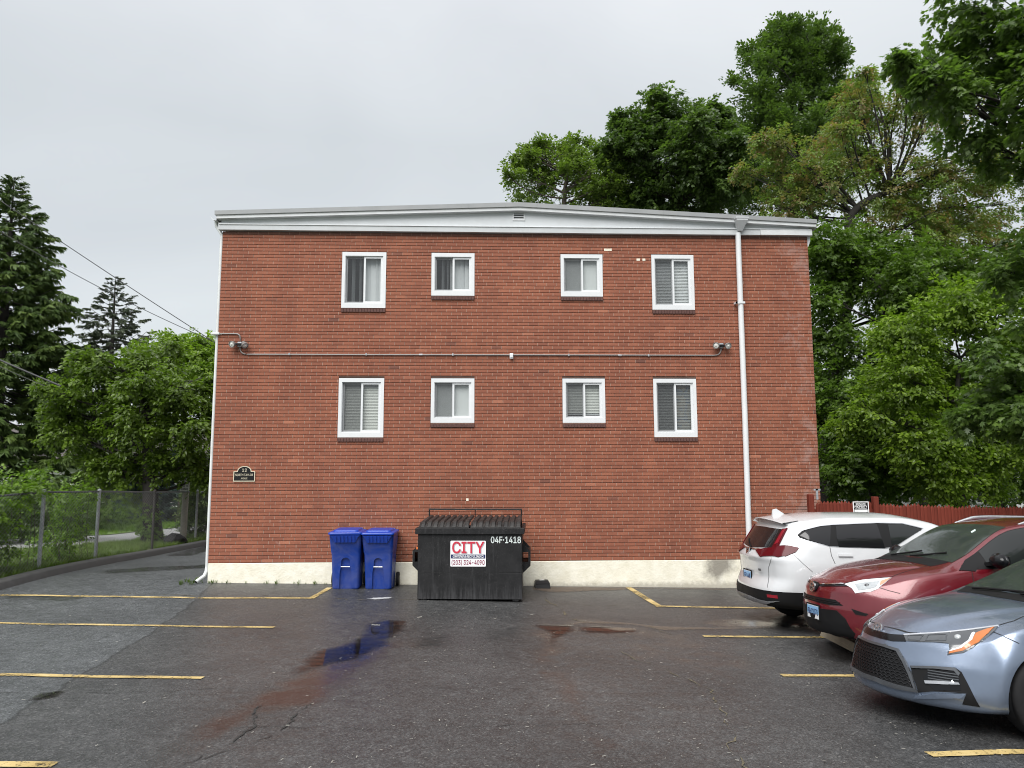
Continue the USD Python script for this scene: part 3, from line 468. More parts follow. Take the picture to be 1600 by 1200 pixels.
part(bld, 'gable_panel', MB().prism(Polygon(pan).difference(sbox(.520, 7.215, .735, 7.42)), -.045, .018, 'xzy'), M['panel_paint'])
fz = MB().prism([(XL - .065, 6.95), (5.55, 6.938), (5.55, 7.047), (-4.3, 7.060), (XL - .065, 7.088)], -.085, .016, 'xzy')
part(bld, 'frieze_board', fz, M['frieze_paint'])
part(bld, 'frieze_board', MB().prism([(5.556, 6.940), (XR + .055, 6.940), (XR + .055, 7.046), (5.556, 7.046)], -.092, .016, 'xzy'), M['white_trim'], label='newer whiter end piece of the frieze board')
part(bld, 'drip_cap', MB().box((XL - .05, -.10, 7.049), (XR + .05, -.045, 7.066), .004), M['white_trim'])
lv = part(bld, 'louver_vent', MB().prism(sbox(.505, 7.200, .750, 7.375).difference(sbox(.528, 7.222, .728, 7.36)), -.062, -.02, 'xzy'), M['white_trim'])
part(lv, 'vent_backing', MB().box((.52, -.004, 7.21), (.735, .0, 7.40)), M['dark_gap'])
for k in range(3):
    z = 7.232 + k * .05; part(lv, 'louver_blade', MB().prism([(-.056, z - .006), (-.052, z - .01), (-.02, z + .028), (-.024, z + .032)], .529, .727, 'yzx'), M['white_trim'])
part(bld, 'vent_panel', MB().box((.51, -.050, 7.062), (.745, -.046, 7.199)), M['panel_paint'])
# gutters along the eaves (seen end on) and the corner downspout
def gutter(s):
    x = (XL - .10) if s < 0 else (XR + .115); z = 7.20 if s < 0 else 7.165; pr = [(0, .0), (.06 * s, -.0), (.135 * s, .075), (.128 * s, .08), (.057 * s, .01), (.005 * s, .01), (.005 * s, .09), (0, .09)]
    return MB().prism(Polygon([(x + a, z + b - .07) for a, b in pr]).buffer(0), -.10, DEPTH + .2, 'xzy')
g1 = part(bld, 'gutter', gutter(-1), M['white_trim']); part(bld, 'gutter', gutter(1), M['white_trim'])
M['pipe'] = pm('pipe', (0.66, 0.68, 0.68), 0.4, 0.06, dirt=(0.42, 0.40, 0.36), dirt_amt=0.4)
xs = XL - .035
dp = MB().tube([(XL - .16, .05, 7.14), (XL - .15, .05, 7.06), (XL - .03, .05, 6.88), (xs, .05, 6.80), (xs, .05, .40), (xs, .03, .30), (xs - .02, -.02, .22), (xs - .12, -.13, .13)], .033, 10)
d = part(bld, 'downspout', dp, M['pipe'], 40)
part(d, 'strap', MB().box((xs - .05, -.0, 4.84), (xs + .1, .012, 4.875)).box((xs - .05, .0, 4.84), (xs - .04, .10, 4.875)), M['pipe'])
part(d, 'outlet', MB().tube([(xs - .115, -.122, .137), (xs - .127, -.137, .123)], .028, 10), M['dark_gap'])
part(bld, 'eave_return', MB().prism([(XR - .01, 6.94), (XR + .05, 6.94), (XR + .045, 6.84), (XR + .01, 6.74), (XR - .01, 6.72)], -.006, .3, 'xzy'), M['frieze_paint'])
# right downspout with its conductor head
xd = 5.10
d = part(bld, 'downspout', MB().tube([(5.10, -.075, 6.98), (5.10, -.06, 6.6), (5.10, -.06, 3), (5.083, -.06, .0)], .0545, 4 * 4), M['vinyl'], 40)
hd = m3.Manifold.hull_points(np.array([[5.01, -.26, 7.235], [5.255, -.26, 7.235], [5.01, -.09, 7.235], [5.255, -.09, 7.235], [5.02, -.26, 7.19], [5.245, -.26, 7.19], [5.085, -.15, 7.0], [5.165, -.15, 7.0], [5.085, -.05, 7.0], [5.165, -.05, 7.0]]))
part(d, 'conductor_head', MB().mani(hd).box((5.0, -.27, 7.225), (5.265, -.08, 7.25), .005), M['frieze_paint'])
part(d, 'strap', MB().box((4.985, -.125, 5.505), (5.17, -.117, 5.545)).box((4.985, -.125, 5.505), (5.02, -.0, 5.545)), M['vinyl'])
# patched pale bricks
pb = MB()
for x0, x1, z in ((2.36, 2.52, 6.6), (3.02, 3.09, 6.40), (3.14, 3.20, 6.40), (-.41, -.36, 1.60)):
    pb.box((x0, -.0045, z), (x1, .0, z + .048), .002)
part(bld, 'mortar_patch', pb, M['foundation'])

# ------------------------------------------------------------ windows
M['blind_white'] = pm('blind_white', (0.50, 0.525, 0.53), 0.6, 0.05); M['blind_grey'] = pm('blind_grey', (0.33, 0.34, 0.33), 0.6, 0.1); M['blind_cream'] = pm('blind_cream', (0.43, 0.45, 0.42), 0.6, 0.05)
M['blind_dark'] = pm('blind_dark', (0.17, 0.18, 0.17), 0.5, 0.1)
M['shade'] = pm('shade', (0.46, 0.485, 0.48), 0.7, 0.03, 2.0); M['curtain_print'] = material('curtain_print', {'g': ('geometry', {}), 'n': ('noise_texture', {'scale': 5.0, 'detail': 1.0, 'distortion': 1.5}), 'r': ('rgb_ramp', {'ramp': [(0.38, (0.05, 0.12, 0.32)), (0.48, (0.08, 0.17, 0.42)), (0.52, (0.36, 0.25, 0.16)), (0.65, (0.42, 0.30, 0.2))]}), 'p': ('principled_bsdf', {'roughness': 0.9})}, [('g.position', 'n.vector'), ('n.fac', 'r.fac'), ('r.color', 'p.base_color')], 'p.BSDF')
M['sill_brick'] = material('sill_brick', {'g': ('geometry', {}), 'n': ('noise_texture', {'scale': 30.0, 'detail': 5.0}), 'r': ('rgb_ramp', {'ramp': [(0, (0.10, 0.048, 0.04)), (0.6, (0.15, 0.066, 0.052)), (1, (0.20, 0.085, 0.065))]}), 'v': ('rgb_ramp', {'ramp': [(0.3, (0.75,) * 3), (0.7, (1.25,) * 3)]}), 'm': ('vector_math', {'math_type': 'multiply'}), 'p': ('principled_bsdf', {'roughness': 0.85})},
    [('g.random_per_island', 'r.fac'), ('g.position', 'n.vector'), ('n.fac', 'v.fac'), ('r.color', 'm.vector1'), ('v.color', 'm.vector2'), ('m.vector', 'p.base_color')], 'p.BSDF')
INT = ['vertical_open', 'vertical_open2', 'shade', 'slats_white', 'slats_cream', 'shade', 'slats_up', 'slats_dark']
def glass(x0, x1, z0, z1, y): return MB().add([(x0, y, z0), (x1, y, z0), (x1, y, z1), (x0, y, z1)], [[0, 1, 2, 3]])
for wi, ((a, b, c, d), kind) in enumerate(zip(WIN, INT)):
    fw, fb = 0.062, 0.095                                                  # cladding width at sides/top and bottom
    ix0, ix1, iz0, iz1 = a + fw, b - fw, c + fb, d - .078
    fr = MB().prism(sbox(a, c, b, d).difference(sbox(ix0, iz0, ix1, iz1)), -.006, .10, 'xzy')
    fr.prism(sbox(ix0 - .012, iz0 - .02, ix1 + .012, iz1 + .012).difference(sbox(ix0 + .012, iz0 + .012, ix1 - .012, iz1 - .01)), .012, .095, 'xzy')
    w = part(bld, 'window', fr, M['vinyl'])
    xm = (ix0 + ix1) / 2 + .012
    lx0, lx1, rx0, rx1 = ix0 + .012, xm, xm - .018, ix1 - .012; gz0, gz1 = iz0 + .012, iz1 - .01
    # right sash in front, left sash behind, screen over the left one
    part(w, 'sash', MB().prism(sbox(rx0, gz0, rx1, gz1).difference(sbox(rx0 + .036, gz0 + .034, rx1 - .036, gz1 - .034)), .020, .045, 'xzy'), M['vinyl'])
    part(w, 'sash', MB().prism(sbox(lx0, gz0, lx1, gz1).difference(sbox(lx0 + .030, gz0 + .03, lx1 - .03, gz1 - .03)), .055, .08, 'xzy'), M['vinyl'])
    part(w, 'pane', glass(rx0 + .036, rx1 - .036, gz0 + .034, gz1 - .034, .033), M['pane']); part(w, 'pane', glass(lx0 + .03, lx1 - .03, gz0 + .03, gz1 - .03, .068), M['pane'])
    part(w, 'insect_screen', glass(lx0 + .002, lx1 - .02, gz0 + .002, gz1 - .002, .031), M['screen'])
    # shadow line over the window, put in as a near-black strip
    part(w, 'lintel', MB().box((a - .02, .006, d + .004), (b + .02, .09, d + .0115)), M['dark_gap'])
    # sloping rowlock brick sill
    sb = MB(); n = 15; ww = (b - a) / n; mo = MB().box((a + .002, .0, c - .078), (b - .002, .08, c - .004))
    for k in range(n): sb.prism([(-.026, c - .084), (-.028, c - .020), (.03, c - .003), (.03, c - .084)], a + k * ww + .0035, a + (k + 1) * ww - .0035, 'yzx')
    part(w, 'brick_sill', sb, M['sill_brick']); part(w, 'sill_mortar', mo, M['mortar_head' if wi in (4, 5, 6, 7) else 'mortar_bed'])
    # the room behind
    rm = MB(); x0, x1, z0, z1, y1 = a - .6, b + .6, c - .5, d + .35, 2.2
    rm.prism(sbox(x0, z0, x1, z1), y1, y1 + .05, 'xzy'); rm.box((x0 - .05, .31, z0), (x0, y1, z1)); rm.box((x1, .31, z0), (x1 + .05, y1, z1)); rm.box((x0, .31, z1), (x1, y1, z1 + .05)); rm.box((x0, .31, z0 - .05), (x1, y1, z0))
    part(w, 'room', rm, M['room_dark'])
    W0, W1, H0, H1 = a + .02, b - .02, c + .03, d - .02
    if kind.startswith('vertical'):
        rr = random.Random(wi)
        spans = [(W0 + .02, 'rail')]
        xx = [-2.70, -2.56, -2.40, -2.30, -2.20, -2.13] if wi == 0 else [-.90, -.80, -.70, -.60, -.5, -.4]
        for k, x in enumerate(xx):
            an = [1.2, 1.35, .15, .12, .5, .3][k]; hw_ = .06; dx, dy = hw_ * math.cos(an), hw_ * math.sin(an)
            part(w, 'vane', MB().prism([(x - dx, .16 - dy), (x + dx, .16 + dy), (x + dx + .002, .158 + dy), (x - dx + .002, .158 - dy)], H0, H1, 'xyz'), M['blind_white'])
        part(w, 'shade', MB().box((xx[2] + .02, .19, H0), (W1, .192, H1)), M['shade'])
    elif kind == 'shade':
        part(w, 'shade', MB().box((W0, .105, H0), (W1, .107, H1)), M['shade'])
        if wi == 2: part(w, 'shade_header', MB().box((W0, .098, H1 - .13), (W1, .104, H1)), M['shade'])
    else:
        lo = {'slats_up': c + .20, 'slats_dark': c + .14}.get(kind, H0); hi = d - (.20 if kind == 'slats_cream' else .06); n = int((hi - lo) / .030)
        mt = M[{'slats_white': 'blind_white', 'slats_cream': 'blind_cream', 'slats_up': 'blind_cream', 'slats_dark': 'blind_dark'}[kind]]
        for k in range(n):
            z = lo + (k + .5) * (hi - lo) / n; t = .0150 if kind != 'slats_dark' else .009
            part(w, 'slat', MB().prism([(.103, z - t), (.1042, z - t), (.1195, z + t), (.118, z + t + .001)], W0, W1, 'yzx'), mt)
        part(w, 'blind_rail', MB().box((W0, .12, lo - .035), (W1, .15, lo - .008), .004), mt if kind != 'slats_up' else M['blind_white'])
        part(w, 'blind_head', MB().box((W0, .115, hi + .004), (W1, .155, hi + .034), .003), mt)
        if kind == 'slats_cream': part(w, 'shade', MB().box((W0, .17, hi), (W1, .172, d)), M['blind_white'])
        if kind == 'slats_dark': part(w, 'curtain', MB().box((xm + .03, .2, c + .1), (W1, .205, H1 - .1)), M['curtain_print'])
        if kind == 'slats_up': part(w, 'window_ledge', MB().box((W0, .12, c + .095), (W1, .4, c + .115)), M['blind_white'])
# ------------------------------------------------------------ dumpster
M['dump'] = material('dump', {'g': ('geometry', {}), 'n': ('noise_texture', {'scale': 3.5, 'detail': 9.0, 'roughness': 0.7}), 'mp': ('mapping', {'scale': (14.0, 3.0, 0.9)}), 'st': ('noise_texture', {'scale': 1.6, 'detail': 8.0, 'roughness': 0.72}),
    'sx': ('separate_xyz', {}), 'zl': ('map_range', {'from_min': 0.30, 'from_max': 0.0, 'to_min': 0.0, 'to_max': 0.16, 'clamp': True}), 'sa': ('math', {'math_type': 'add'}), 'c': ('rgb_ramp', {'ramp': [(0.3, (0.008, 0.008, 0.0085)), (0.7, (0.019, 0.019, 0.020))]}), 'sf': ('map_range', {'from_min': 0.54, 'from_max': 0.84, 'to_max': 0.5, 'clamp': True}), 'ms': ('mix_color', {'b': (0.10, 0.10, 0.105)}),
    'sc': ('noise_texture', {'scale': 55.0, 'detail': 3.0, 'distortion': 2.5}), 'sr': ('map_range', {'from_min': 0.64, 'from_max': 0.69, 'to_max': 0.5, 'clamp': True}), 'ms2': ('mix_color', {'b': (0.14, 0.13, 0.13)}),
    'ro': ('map_range', {'from_min': 0.3, 'from_max': 0.7, 'to_min': 0.38, 'to_max': 0.62}), 'b': ('bump', {'strength': 0.25, 'distance': 0.01}), 'p': ('principled_bsdf', {'specular_ior_level': 0.28})},
    [('g.position', 'n.vector'), ('g.position', 'mp.vector'), ('mp.vector', 'st.vector'), ('g.position', 'sx.vector'), ('g.position', 'sc.vector'), ('sx.z', 'zl.value'), ('st.fac', 'sa.value1'), ('zl.result', 'sa.value2'), ('sa.value', 'sf.value'), ('n.fac', 'c.fac'), ('c.color', 'ms.a'), ('sf.result', 'ms.fac'), ('ms.result', 'ms2.a'), ('sc.fac', 'sr.value'), ('sr.result', 'ms2.fac'), ('ms2.result', 'p.base_color'),
     ('n.fac', 'ro.value'), ('ro.result', 'p.roughness'), ('n.fac', 'b.height'), ('b.normal', 'p.normal')], 'p.BSDF')
M['lid'] = pm('lid', (0.017, 0.0165, 0.0165), 0.5, 0.25, 9.0, spec=.3, dirt=(0.09, 0.085, 0.08), dirt_amt=0.4, dscale=6)
DX, DW = -0.300, 1.80
dy = -1.42; dz = float(G(DX, dy)) ; drz = math.radians(-4.0)
dm = frame((DX, dy, dz), drz); D = thing('dumpster', 'black steel dumpster with a white and red company sign on its front', 'dumpster', m=dm)
hwid = DW / 2; side = [(0.02, 0.04), (1.05, 0.04), (1.12, 1.10), (0.0, 1.10)]
body = MB()
# front plate in two flat sheets with a seam, sides, back, floor
body.box((-hwid, 0.0, 0.035), (hwid, 0.022, 0.480), .004).box((-hwid, 0.0, 0.486), (hwid, 0.022, 1.17), .004)
body.box((-hwid, 0.010, 0.474), (hwid, 0.02, 0.492))
for s in (-1, 1): body.prism([(0.024, 0.035), (1.02, 0.035), (1.10, 1.20), (0.024, 1.17)], s * hwid - .011 - .008 * s, s * hwid + .011 - .008 * s, 'yzx')
body.box((-hwid + .02, 1.0, .035), (hwid - .02, 1.02, 1.2)).box((-hwid + .02, .02, .035), (hwid - .02, 1.0, .055))
part(D, 'body', body, M['dump'])
rim = MB().box((-hwid - .045, -.045, 1.135), (hwid + .045, .012, 1.235), .006)
for s in (-1, 1): rim.box((s * (hwid + .02) - .03, .0135, 1.15), (s * (hwid + .02) + .03, 1.12, 1.235), .006)
part(D, 'rim', rim, M['dump'])
part(D, 'skid', MB().box((-hwid + .06, .03, 0.0), (-hwid + .16, 1.0, .034)), M['dump']); part(D, 'skid', MB().box((hwid - .16, .03, 0.0), (hwid - .06, 1.0, .034)), M['dump'])
for s in (-1, 1):                                                        # fork pockets sticking out at the sides
    pk = MB().prism(Polygon([(s * hwid, .42), (s * (hwid + .145), .56), (s * (hwid + .145), .80), (s * (hwid + .115), .84), (s * hwid, .96)]).difference(Polygon([(s * (hwid + .0), .62), (s * (hwid + .105), .62), (s * (hwid + .105), .79), (s * (hwid + .0), .79)])), .30, .316, 'xzy')
    pk.prism(Polygon([(s * hwid, .42), (s * (hwid + .145), .56), (s * (hwid + .145), .80), (s * (hwid + .115), .84), (s * hwid, .96)]).difference(Polygon([(s * (hwid + .0), .62), (s * (hwid + .105), .62), (s * (hwid + .105), .79), (s * (hwid + .0), .79)])), .86, .876, 'xzy')
    x0, x1 = sorted((s * (hwid + .105), s * (hwid + .145)))
    pk.box((x0, .3165, .57), (x1, .8595, .82)); a0, a1 = sorted((s * hwid, s * (hwid + .104))); pk.box((a0, .3165, .80), (a1, .8595, .815)); pk.box((a0, .3165, .60), (a1, .8595, .612))
    part(D, 'fork_pocket', pk, M['dump'])
for k in range(2):                                                       # ribbed plastic lids
    l0, l1 = (-hwid + .015, -.012) if k == 0 else (.012, hwid - .015); ld = MB()
    prof = lambda t, h: np.array([-.02 + 1.10 * t, 1.242 + .075 * math.sin(min(t * 5, 1) * PI / 2) + .03 * t + h])
    ts = [0, .03, .08, .14, .22, .5, .99]; nx = 8; xs_ = []; 
    for i in range(nx):
        a = l0 + (l1 - l0) * i / nx; w = (l1 - l0) / nx; xs_ += [(a, 0), (a + .24 * w, 0), (a + .36 * w, 1), (a + .86 * w, 1)]
    xs_.append((l1, 0)); v = []
    for t in ts:
        for x, h in xs_: p = prof(t, .032 * h * min(1, t * 14) + .004); v.append([x, p[0], p[1]])
    m_ = len(xs_); f = [[i * m_ + j, i * m_ + j + 1, (i + 1) * m_ + j + 1, (i + 1) * m_ + j] for i in range(len(ts) - 1) for j in range(m_ - 1)]
    ld.add(np.array(v), np.array(f)); ld.box((l0, -.028, 1.237), (l1, -.016, 1.256), .003)
    part(D, 'lid', ld, M['lid'], 30)
hb = MB(); r = .012
hb.tube([(-hwid + .03, 1.08, 1.2), (-hwid + .03, 1.08, 1.495)], r, 8).tube([(hwid - .03, 1.08, 1.2), (hwid - .03, 1.08, 1.495)], r, 8).tube([(0, 1.08, 1.2), (0, 1.08, 1.48)], r * .8, 8).tube([(-hwid + .018, 1.08, 1.49), (hwid - .018, 1.08, 1.49)], r * 1.25, 8)
part(D, 'lid_rail', hb, M['dump'])
M['sign_white'] = pm('sign_white', (0.78, 0.77, 0.78), 0.4, 0.03); M['sign_red'] = pm('sign_red', (0.52, 0.03, 0.06), 0.4, 0.06); M['sign_navy'] = pm('sign_navy', (0.02, 0.03, 0.10), 0.4, 0.1); M['sign_shadow'] = pm('sign_shadow', (0.40, 0.40, 0.42), 0.5, 0.1); M['maroon'] = pm('maroon', (0.22, 0.02, 0.06), 0.45, 0.1); M['stencil'] = pm('stencil', (0.62, 0.68, 0.66), 0.7, 0.12, 30)
sx0, sx1, sz0, sz1 = -.335, .282, .585, 1.020; scx = (sx0 + sx1) / 2
sg = part(D, 'sign_board', MB().prism(sbox(sx0, sz0, sx1, sz1).buffer(-.02).buffer(.02), -.006, -.001, 'xzy'), M['sign_white'])
t1 = MB(); text(t1, 'CITY', .185, scx, .815, -.0092, True, width=.555); part(sg, 'lettering', t1, M['sign_red'], label='red word on the dumpster sign')
t2 = MB(); text(t2, 'CITY', .185, scx + .014, .806, -.0066, True, width=.555); part(sg, 'letter_shadow', t2, M['sign_shadow'])
part(sg, 'blue_band', MB().box((sx0 + .012, -.0085, .722), (sx1 - .012, -.0063, .788)), M['sign_navy'])
t3 = MB(); text(t3, 'CARTING & RECYCLING', .040, scx - .03, .736, -.0088, True, width=.475, slant=.22)
for k in range(3):                                                      # three chasing arrows
    a0 = 2 * PI * k / 3 + .35; pts = [(.216 + .021 * math.cos(a0 + q), .755 + .021 * math.sin(a0 + q)) for q in np.linspace(0, 1.25, 6)]
    t3.prism(LineString(pts).buffer(.0048, cap_style=2), -.0098, -.0088, 'xzy'); e = pts[-1]; d_ = a0 + 1.25 + PI / 2
    t3.prism([(e[0] + .013 * math.cos(d_), e[1] + .013 * math.sin(d_)), (e[0] + .010 * math.cos(d_ + 2.0), e[1] + .010 * math.sin(d_ + 2.0)), (e[0] + .010 * math.cos(d_ - 2.0), e[1] + .010 * math.sin(d_ - 2.0))], -.0098, -.0088, 'xzy')
part(sg, 'band_lettering', t3, M['ink_white'])
t4 = MB(); text(t4, '(203) 324-4090', .075, scx, .618, -.0066, True, width=.57); part(sg, 'phone_number', t4, M['maroon'])
t5 = MB(); text(t5, '04F·1418', .105, .625, .985, -.0012, True, width=.52); part(D, 'stencilled_number', t5, M['stencil'])
mo = MB().box((-hwid - .05, .12, .86), (-hwid - .012, .14, .90)); part(D, 'reflector', mo.xf(np.eye(4)), pm('orange', (0.62, 0.16, 0.04), 0.4, 0.1))

# ------------------------------------------------------------ wheeled carts
M['cart_blue'] = pm('cart_blue', (0.004, 0.036, 0.25), 0.38, 0.10, 4.0, dirt=(0.09, 0.11, 0.27), dirt_amt=0.6, dscale=3.5, bump=0.08, bscale=200)
M['cart_lid'] = pm('cart_lid', (0.006, 0.044, 0.33), 0.33, 0.06, 4.0, bump=0.06, bscale=200)
def rrect(cx, cy, wx, wy, r, n=5):
    p = []
    for sx_, sy_, a in ((1, 1, 0), (-1, 1, PI / 2), (-1, -1, PI), (1, -1, 1.5 * PI)):
        for q in np.linspace(0, PI / 2, n): p.append((cx + sx_ * (wx - r) + r * math.cos(a + q), cy + sy_ * (wy - r) + r * math.sin(a + q)))
    return np.array(p)
def loft(mb, rings, cap0=True, cap1=True):
    k = len(rings[0]); v = np.vstack(rings); f = [[i * k + j, i * k + (j + 1) % k, (i + 1) * k + (j + 1) % k, (i + 1) * k + j] for i in range(len(rings) - 1) for j in range(k)]
    f = [list(x[:3]) for x in f] + [[x[0], x[2], x[3]] for x in f]; n = len(v)
    v = np.vstack([v, rings[0].mean(0), rings[-1].mean(0)])
    for j in range(k):
        if cap0: f.append([n, (j + 1) % k, j])
        if cap1: f.append([n + 1, (len(rings) - 1) * k + j, (len(rings) - 1) * k + (j + 1) % k])
    return mb.add(v, np.array(f))
def make_cart(label, m):
    t = thing('wheeled_cart', label, 'recycling cart', 'blue wheeled carts against the wall', m=m)      # origin: ground, centre, rear; front towards -y
    B = m3.Manifold
    def hullbox(x0, x1, f0, f1, z, r): return np.column_stack([rrect((x0 + x1) / 2, (f0 + f1) / 2, (x1 - x0) / 2, (f1 - f0) / 2, r), np.full(20, z)])
    rings = [hullbox(-.235, .235, -.47, -.06, 0.0, .05), hullbox(-.245, .245, -.49, -.05, .03, .055), hullbox(-.262, .262, -.545, -.045, .62, .06), hullbox(-.272, .272, -.575, -.04, .68, .06), hullbox(-.292, .292, -.66, -.02, .98, .06), hullbox(-.295, .295, -.665, -.02, 1.0, .06)]
    mb = MB(); loft(mb, rings); tmm = mb.mesh(); body = m3.Manifold(m3.Mesh(tmm.vertices.astype(np.float32), tmm.faces.astype(np.uint32)))
    # arched recess in the lower front and side flutes
    arch = Polygon([(-.115, -.02), (-.105, .30), (-.08, .42), (-.078, .50)] + [(.078 * math.cos(a), .50 + .07 * math.sin(a)) for a in np.linspace(PI, 0, 10)] + [(.078, .50), (.08, .42), (.105, .30), (.115, -.02)])
    am = trimesh.creation.extrude_polygon(arch, .12, engine='earcut'); w = am.vertices.copy()
    sl = -.49 - (w[:, 1] / .62) * .055
    w3 = np.column_stack([w[:, 0], sl + .045 - .15 * (w[:, 2] < .06) * 1.0, w[:, 1]])
    rec = m3.Manifold(m3.Mesh(w3.astype(np.float32), am.faces.astype(np.uint32)))
    if rec.volume() < 0: rec = m3.Manifold(m3.Mesh(w3.astype(np.float32), am.faces[:, ::-1].astype(np.uint32)))
    body = body - rec
    for s in (-1, 1):
        fl = m3.Manifold.hull_points(np.array([[s * .21, -.60, -.02], [s * .33, -.60, -.02], [s * .33, -.40, -.02], [s * .225, -.62, .56], [s * .33, -.62, .56], [s * .33, -.43, .56], [s * .30, -.62, .66], [s * .33, -.45, .66]], float))
        body = body - fl.scale((1, 1, 1)) if s > 5 else body
        gr = m3.Manifold.hull_points(np.array([[s * .250, -.44, .04], [s * .33, -.48, .04], [s * .33, -.12, .04], [s * .250, -.16, .04], [s * .256, -.47, .58], [s * .34, -.52, .62], [s * .34, -.12, .62], [s * .256, -.16, .58]], float)); body = body - gr
    part(t, 'body', body, M['cart_blue'], 30)
    part(t, 'lift_bar', MB().cyl((-.082, -.530, .405), (.082, -.530, .405), .011, 10), M['aluminium'], 40)
    ap = MB()                                                          # ribbed apron under the lid at the front
    for k in range(9):
        x = -.205 + k * .051; ap.prism([(x - .016, 0), (x + .016, 0), (x + .010, .012), (x - .010, .012)], .0, 0.001, 'xyz') if False else None
    pts = [(-.272, .985), (.272, .985), (.235, .95), (.185, .852), (-.185, .852), (-.235, .95)]
    am = trimesh.creation.extrude_polygon(Polygon(pts), .03, engine='earcut'); w = am.vertices; yy = -.615 - (w[:, 1] - .852) / .133 * .05
    ap.add(np.column_stack([w[:, 0], yy - w[:, 2] * 1.0, w[:, 1]]), am.faces[:, ::-1])
    for k in range(6):
        x = -.165 + k * .066; h0, h1 = .858, .975
        ap.add(*(lambda bx: (np.column_stack([bx.vertices[:, 0], -.642 - (bx.vertices[:, 2] - .852) / .133 * .05 + bx.vertices[:, 1], bx.vertices[:, 2]]), bx.faces))(trimesh.creation.box(bounds=[[x - .016, -.022, h0], [x + .016, .0, h1]])))
    part(t, 'apron', ap, M['cart_lid'])
    lid = MB(); loft(lid, [hullbox(-.305, .305, -.70, .0, 1.0, .05), hullbox(-.308, .308, -.705, .0, 1.02, .05), hullbox(-.300, .300, -.695, -.005, 1.035, .05), hullbox(-.285, .285, -.67, -.03, 1.04, .05), hullbox(-.235, .235, -.60, -.05, 1.046, .06), hullbox(-.225, .225, -.58, -.06, 1.068, .06), hullbox(-.20, .20, -.54, -.08, 1.078, .06)])
    part(t, 'lid', lid, M['cart_lid'], 30)
    part(t, 'handle', MB().tube([(-.22, -.02, 1.0), (-.22, .02, 1.05), (.22, .02, 1.05), (.22, -.02, 1.0)], .014, 8), M['cart_blue'], 40)
    for s in (-1, 1):
        wl = trimesh.creation.cylinder(.125, .05, sections=28); R = trimesh.transformations.rotation_matrix(PI / 2, (0, 1, 0)); R[:3, 3] = (s * .295, -.06, .125); wl.apply_transform(R)
        wh = part(t, 'wheel', MB().tm(wl), M['rubber'], 40); hc = trimesh.creation.cylinder(.07, .056, sections=20); hc.apply_transform(R); part(wh, 'hub', MB().tm(hc), M['black'], 40)
for x, y, rz_, lab in ((-2.60, .02, .02, 'left one of the two blue wheeled carts, beside the oblique yellow line'), (-1.985, .03, -.025, 'right one of the two blue wheeled carts, nearer the dumpster')):
    make_cart(lab, frame((x, y - .05, float(G(x, -.4))), rz_))

# ------------------------------------------------------------ bait box
t = thing('bait_box', 'small black plastic bait box on the ground at the foot of the wall', 'bait box', m=frame((1.04, -.03, float(G(1.04, -.2))), .03)); B_ = MB()
hull = m3.Manifold.hull_points(np.array([[s * .145, y, 0] for s in (-1, 1) for y in (-.01, -.27)] + [[s * .135, y, .085] for s in (-1, 1) for y in (-.01, -.24)]))
part(t, 'base', MB().mani(hull), M['black']); part(t, 'lid', MB().mani(m3.Manifold.hull_points(np.array([[s * .14, y, .088] for s in (-1, 1) for y in (-.005, -.25)] + [[s * .115, y, .135] for s in (-1, 1) for y in (-.04, -.19)]))), M['black']); part(t, 'label_patch', MB().box((-.045, -.13, .1355), (.045, -.08, .137)), M['ink_white'])

# ------------------------------------------------------------ name plaque
t = thing('address_plaque', 'black arched address plaque with pale border on the brick wall', 'plaque', m=frame((-4.668, -.0025, 1.985)))
w, h = .205, .195; arch = [(-w, 0), (w, 0), (w, h), (.135, h)] + [(.135 * math.cos(a), h + .10 * math.sin(a)) for a in np.linspace(0.12, PI - .12, 14)] + [(-.135, h), (-w, h)]
pg = Polygon(arch); part(t, 'border', MB().prism(pg.difference(pg.buffer(-.014)), -.016, 0, 'xzy'), M['brass_trim']); part(t, 'plate', MB().prism(pg.buffer(-.013), -.011, 0, 'xzy'), M['black'])
tx = MB(); text(tx, '12', .060, 0, .185, -.0113); text(tx, 'NORTH TAYLOR', .042, 0, .105, -.0113, width=.335); text(tx, 'AVENUE', .030, 0, .045, -.0113, width=.12); part(t, 'lettering', tx, M['brass_trim'])

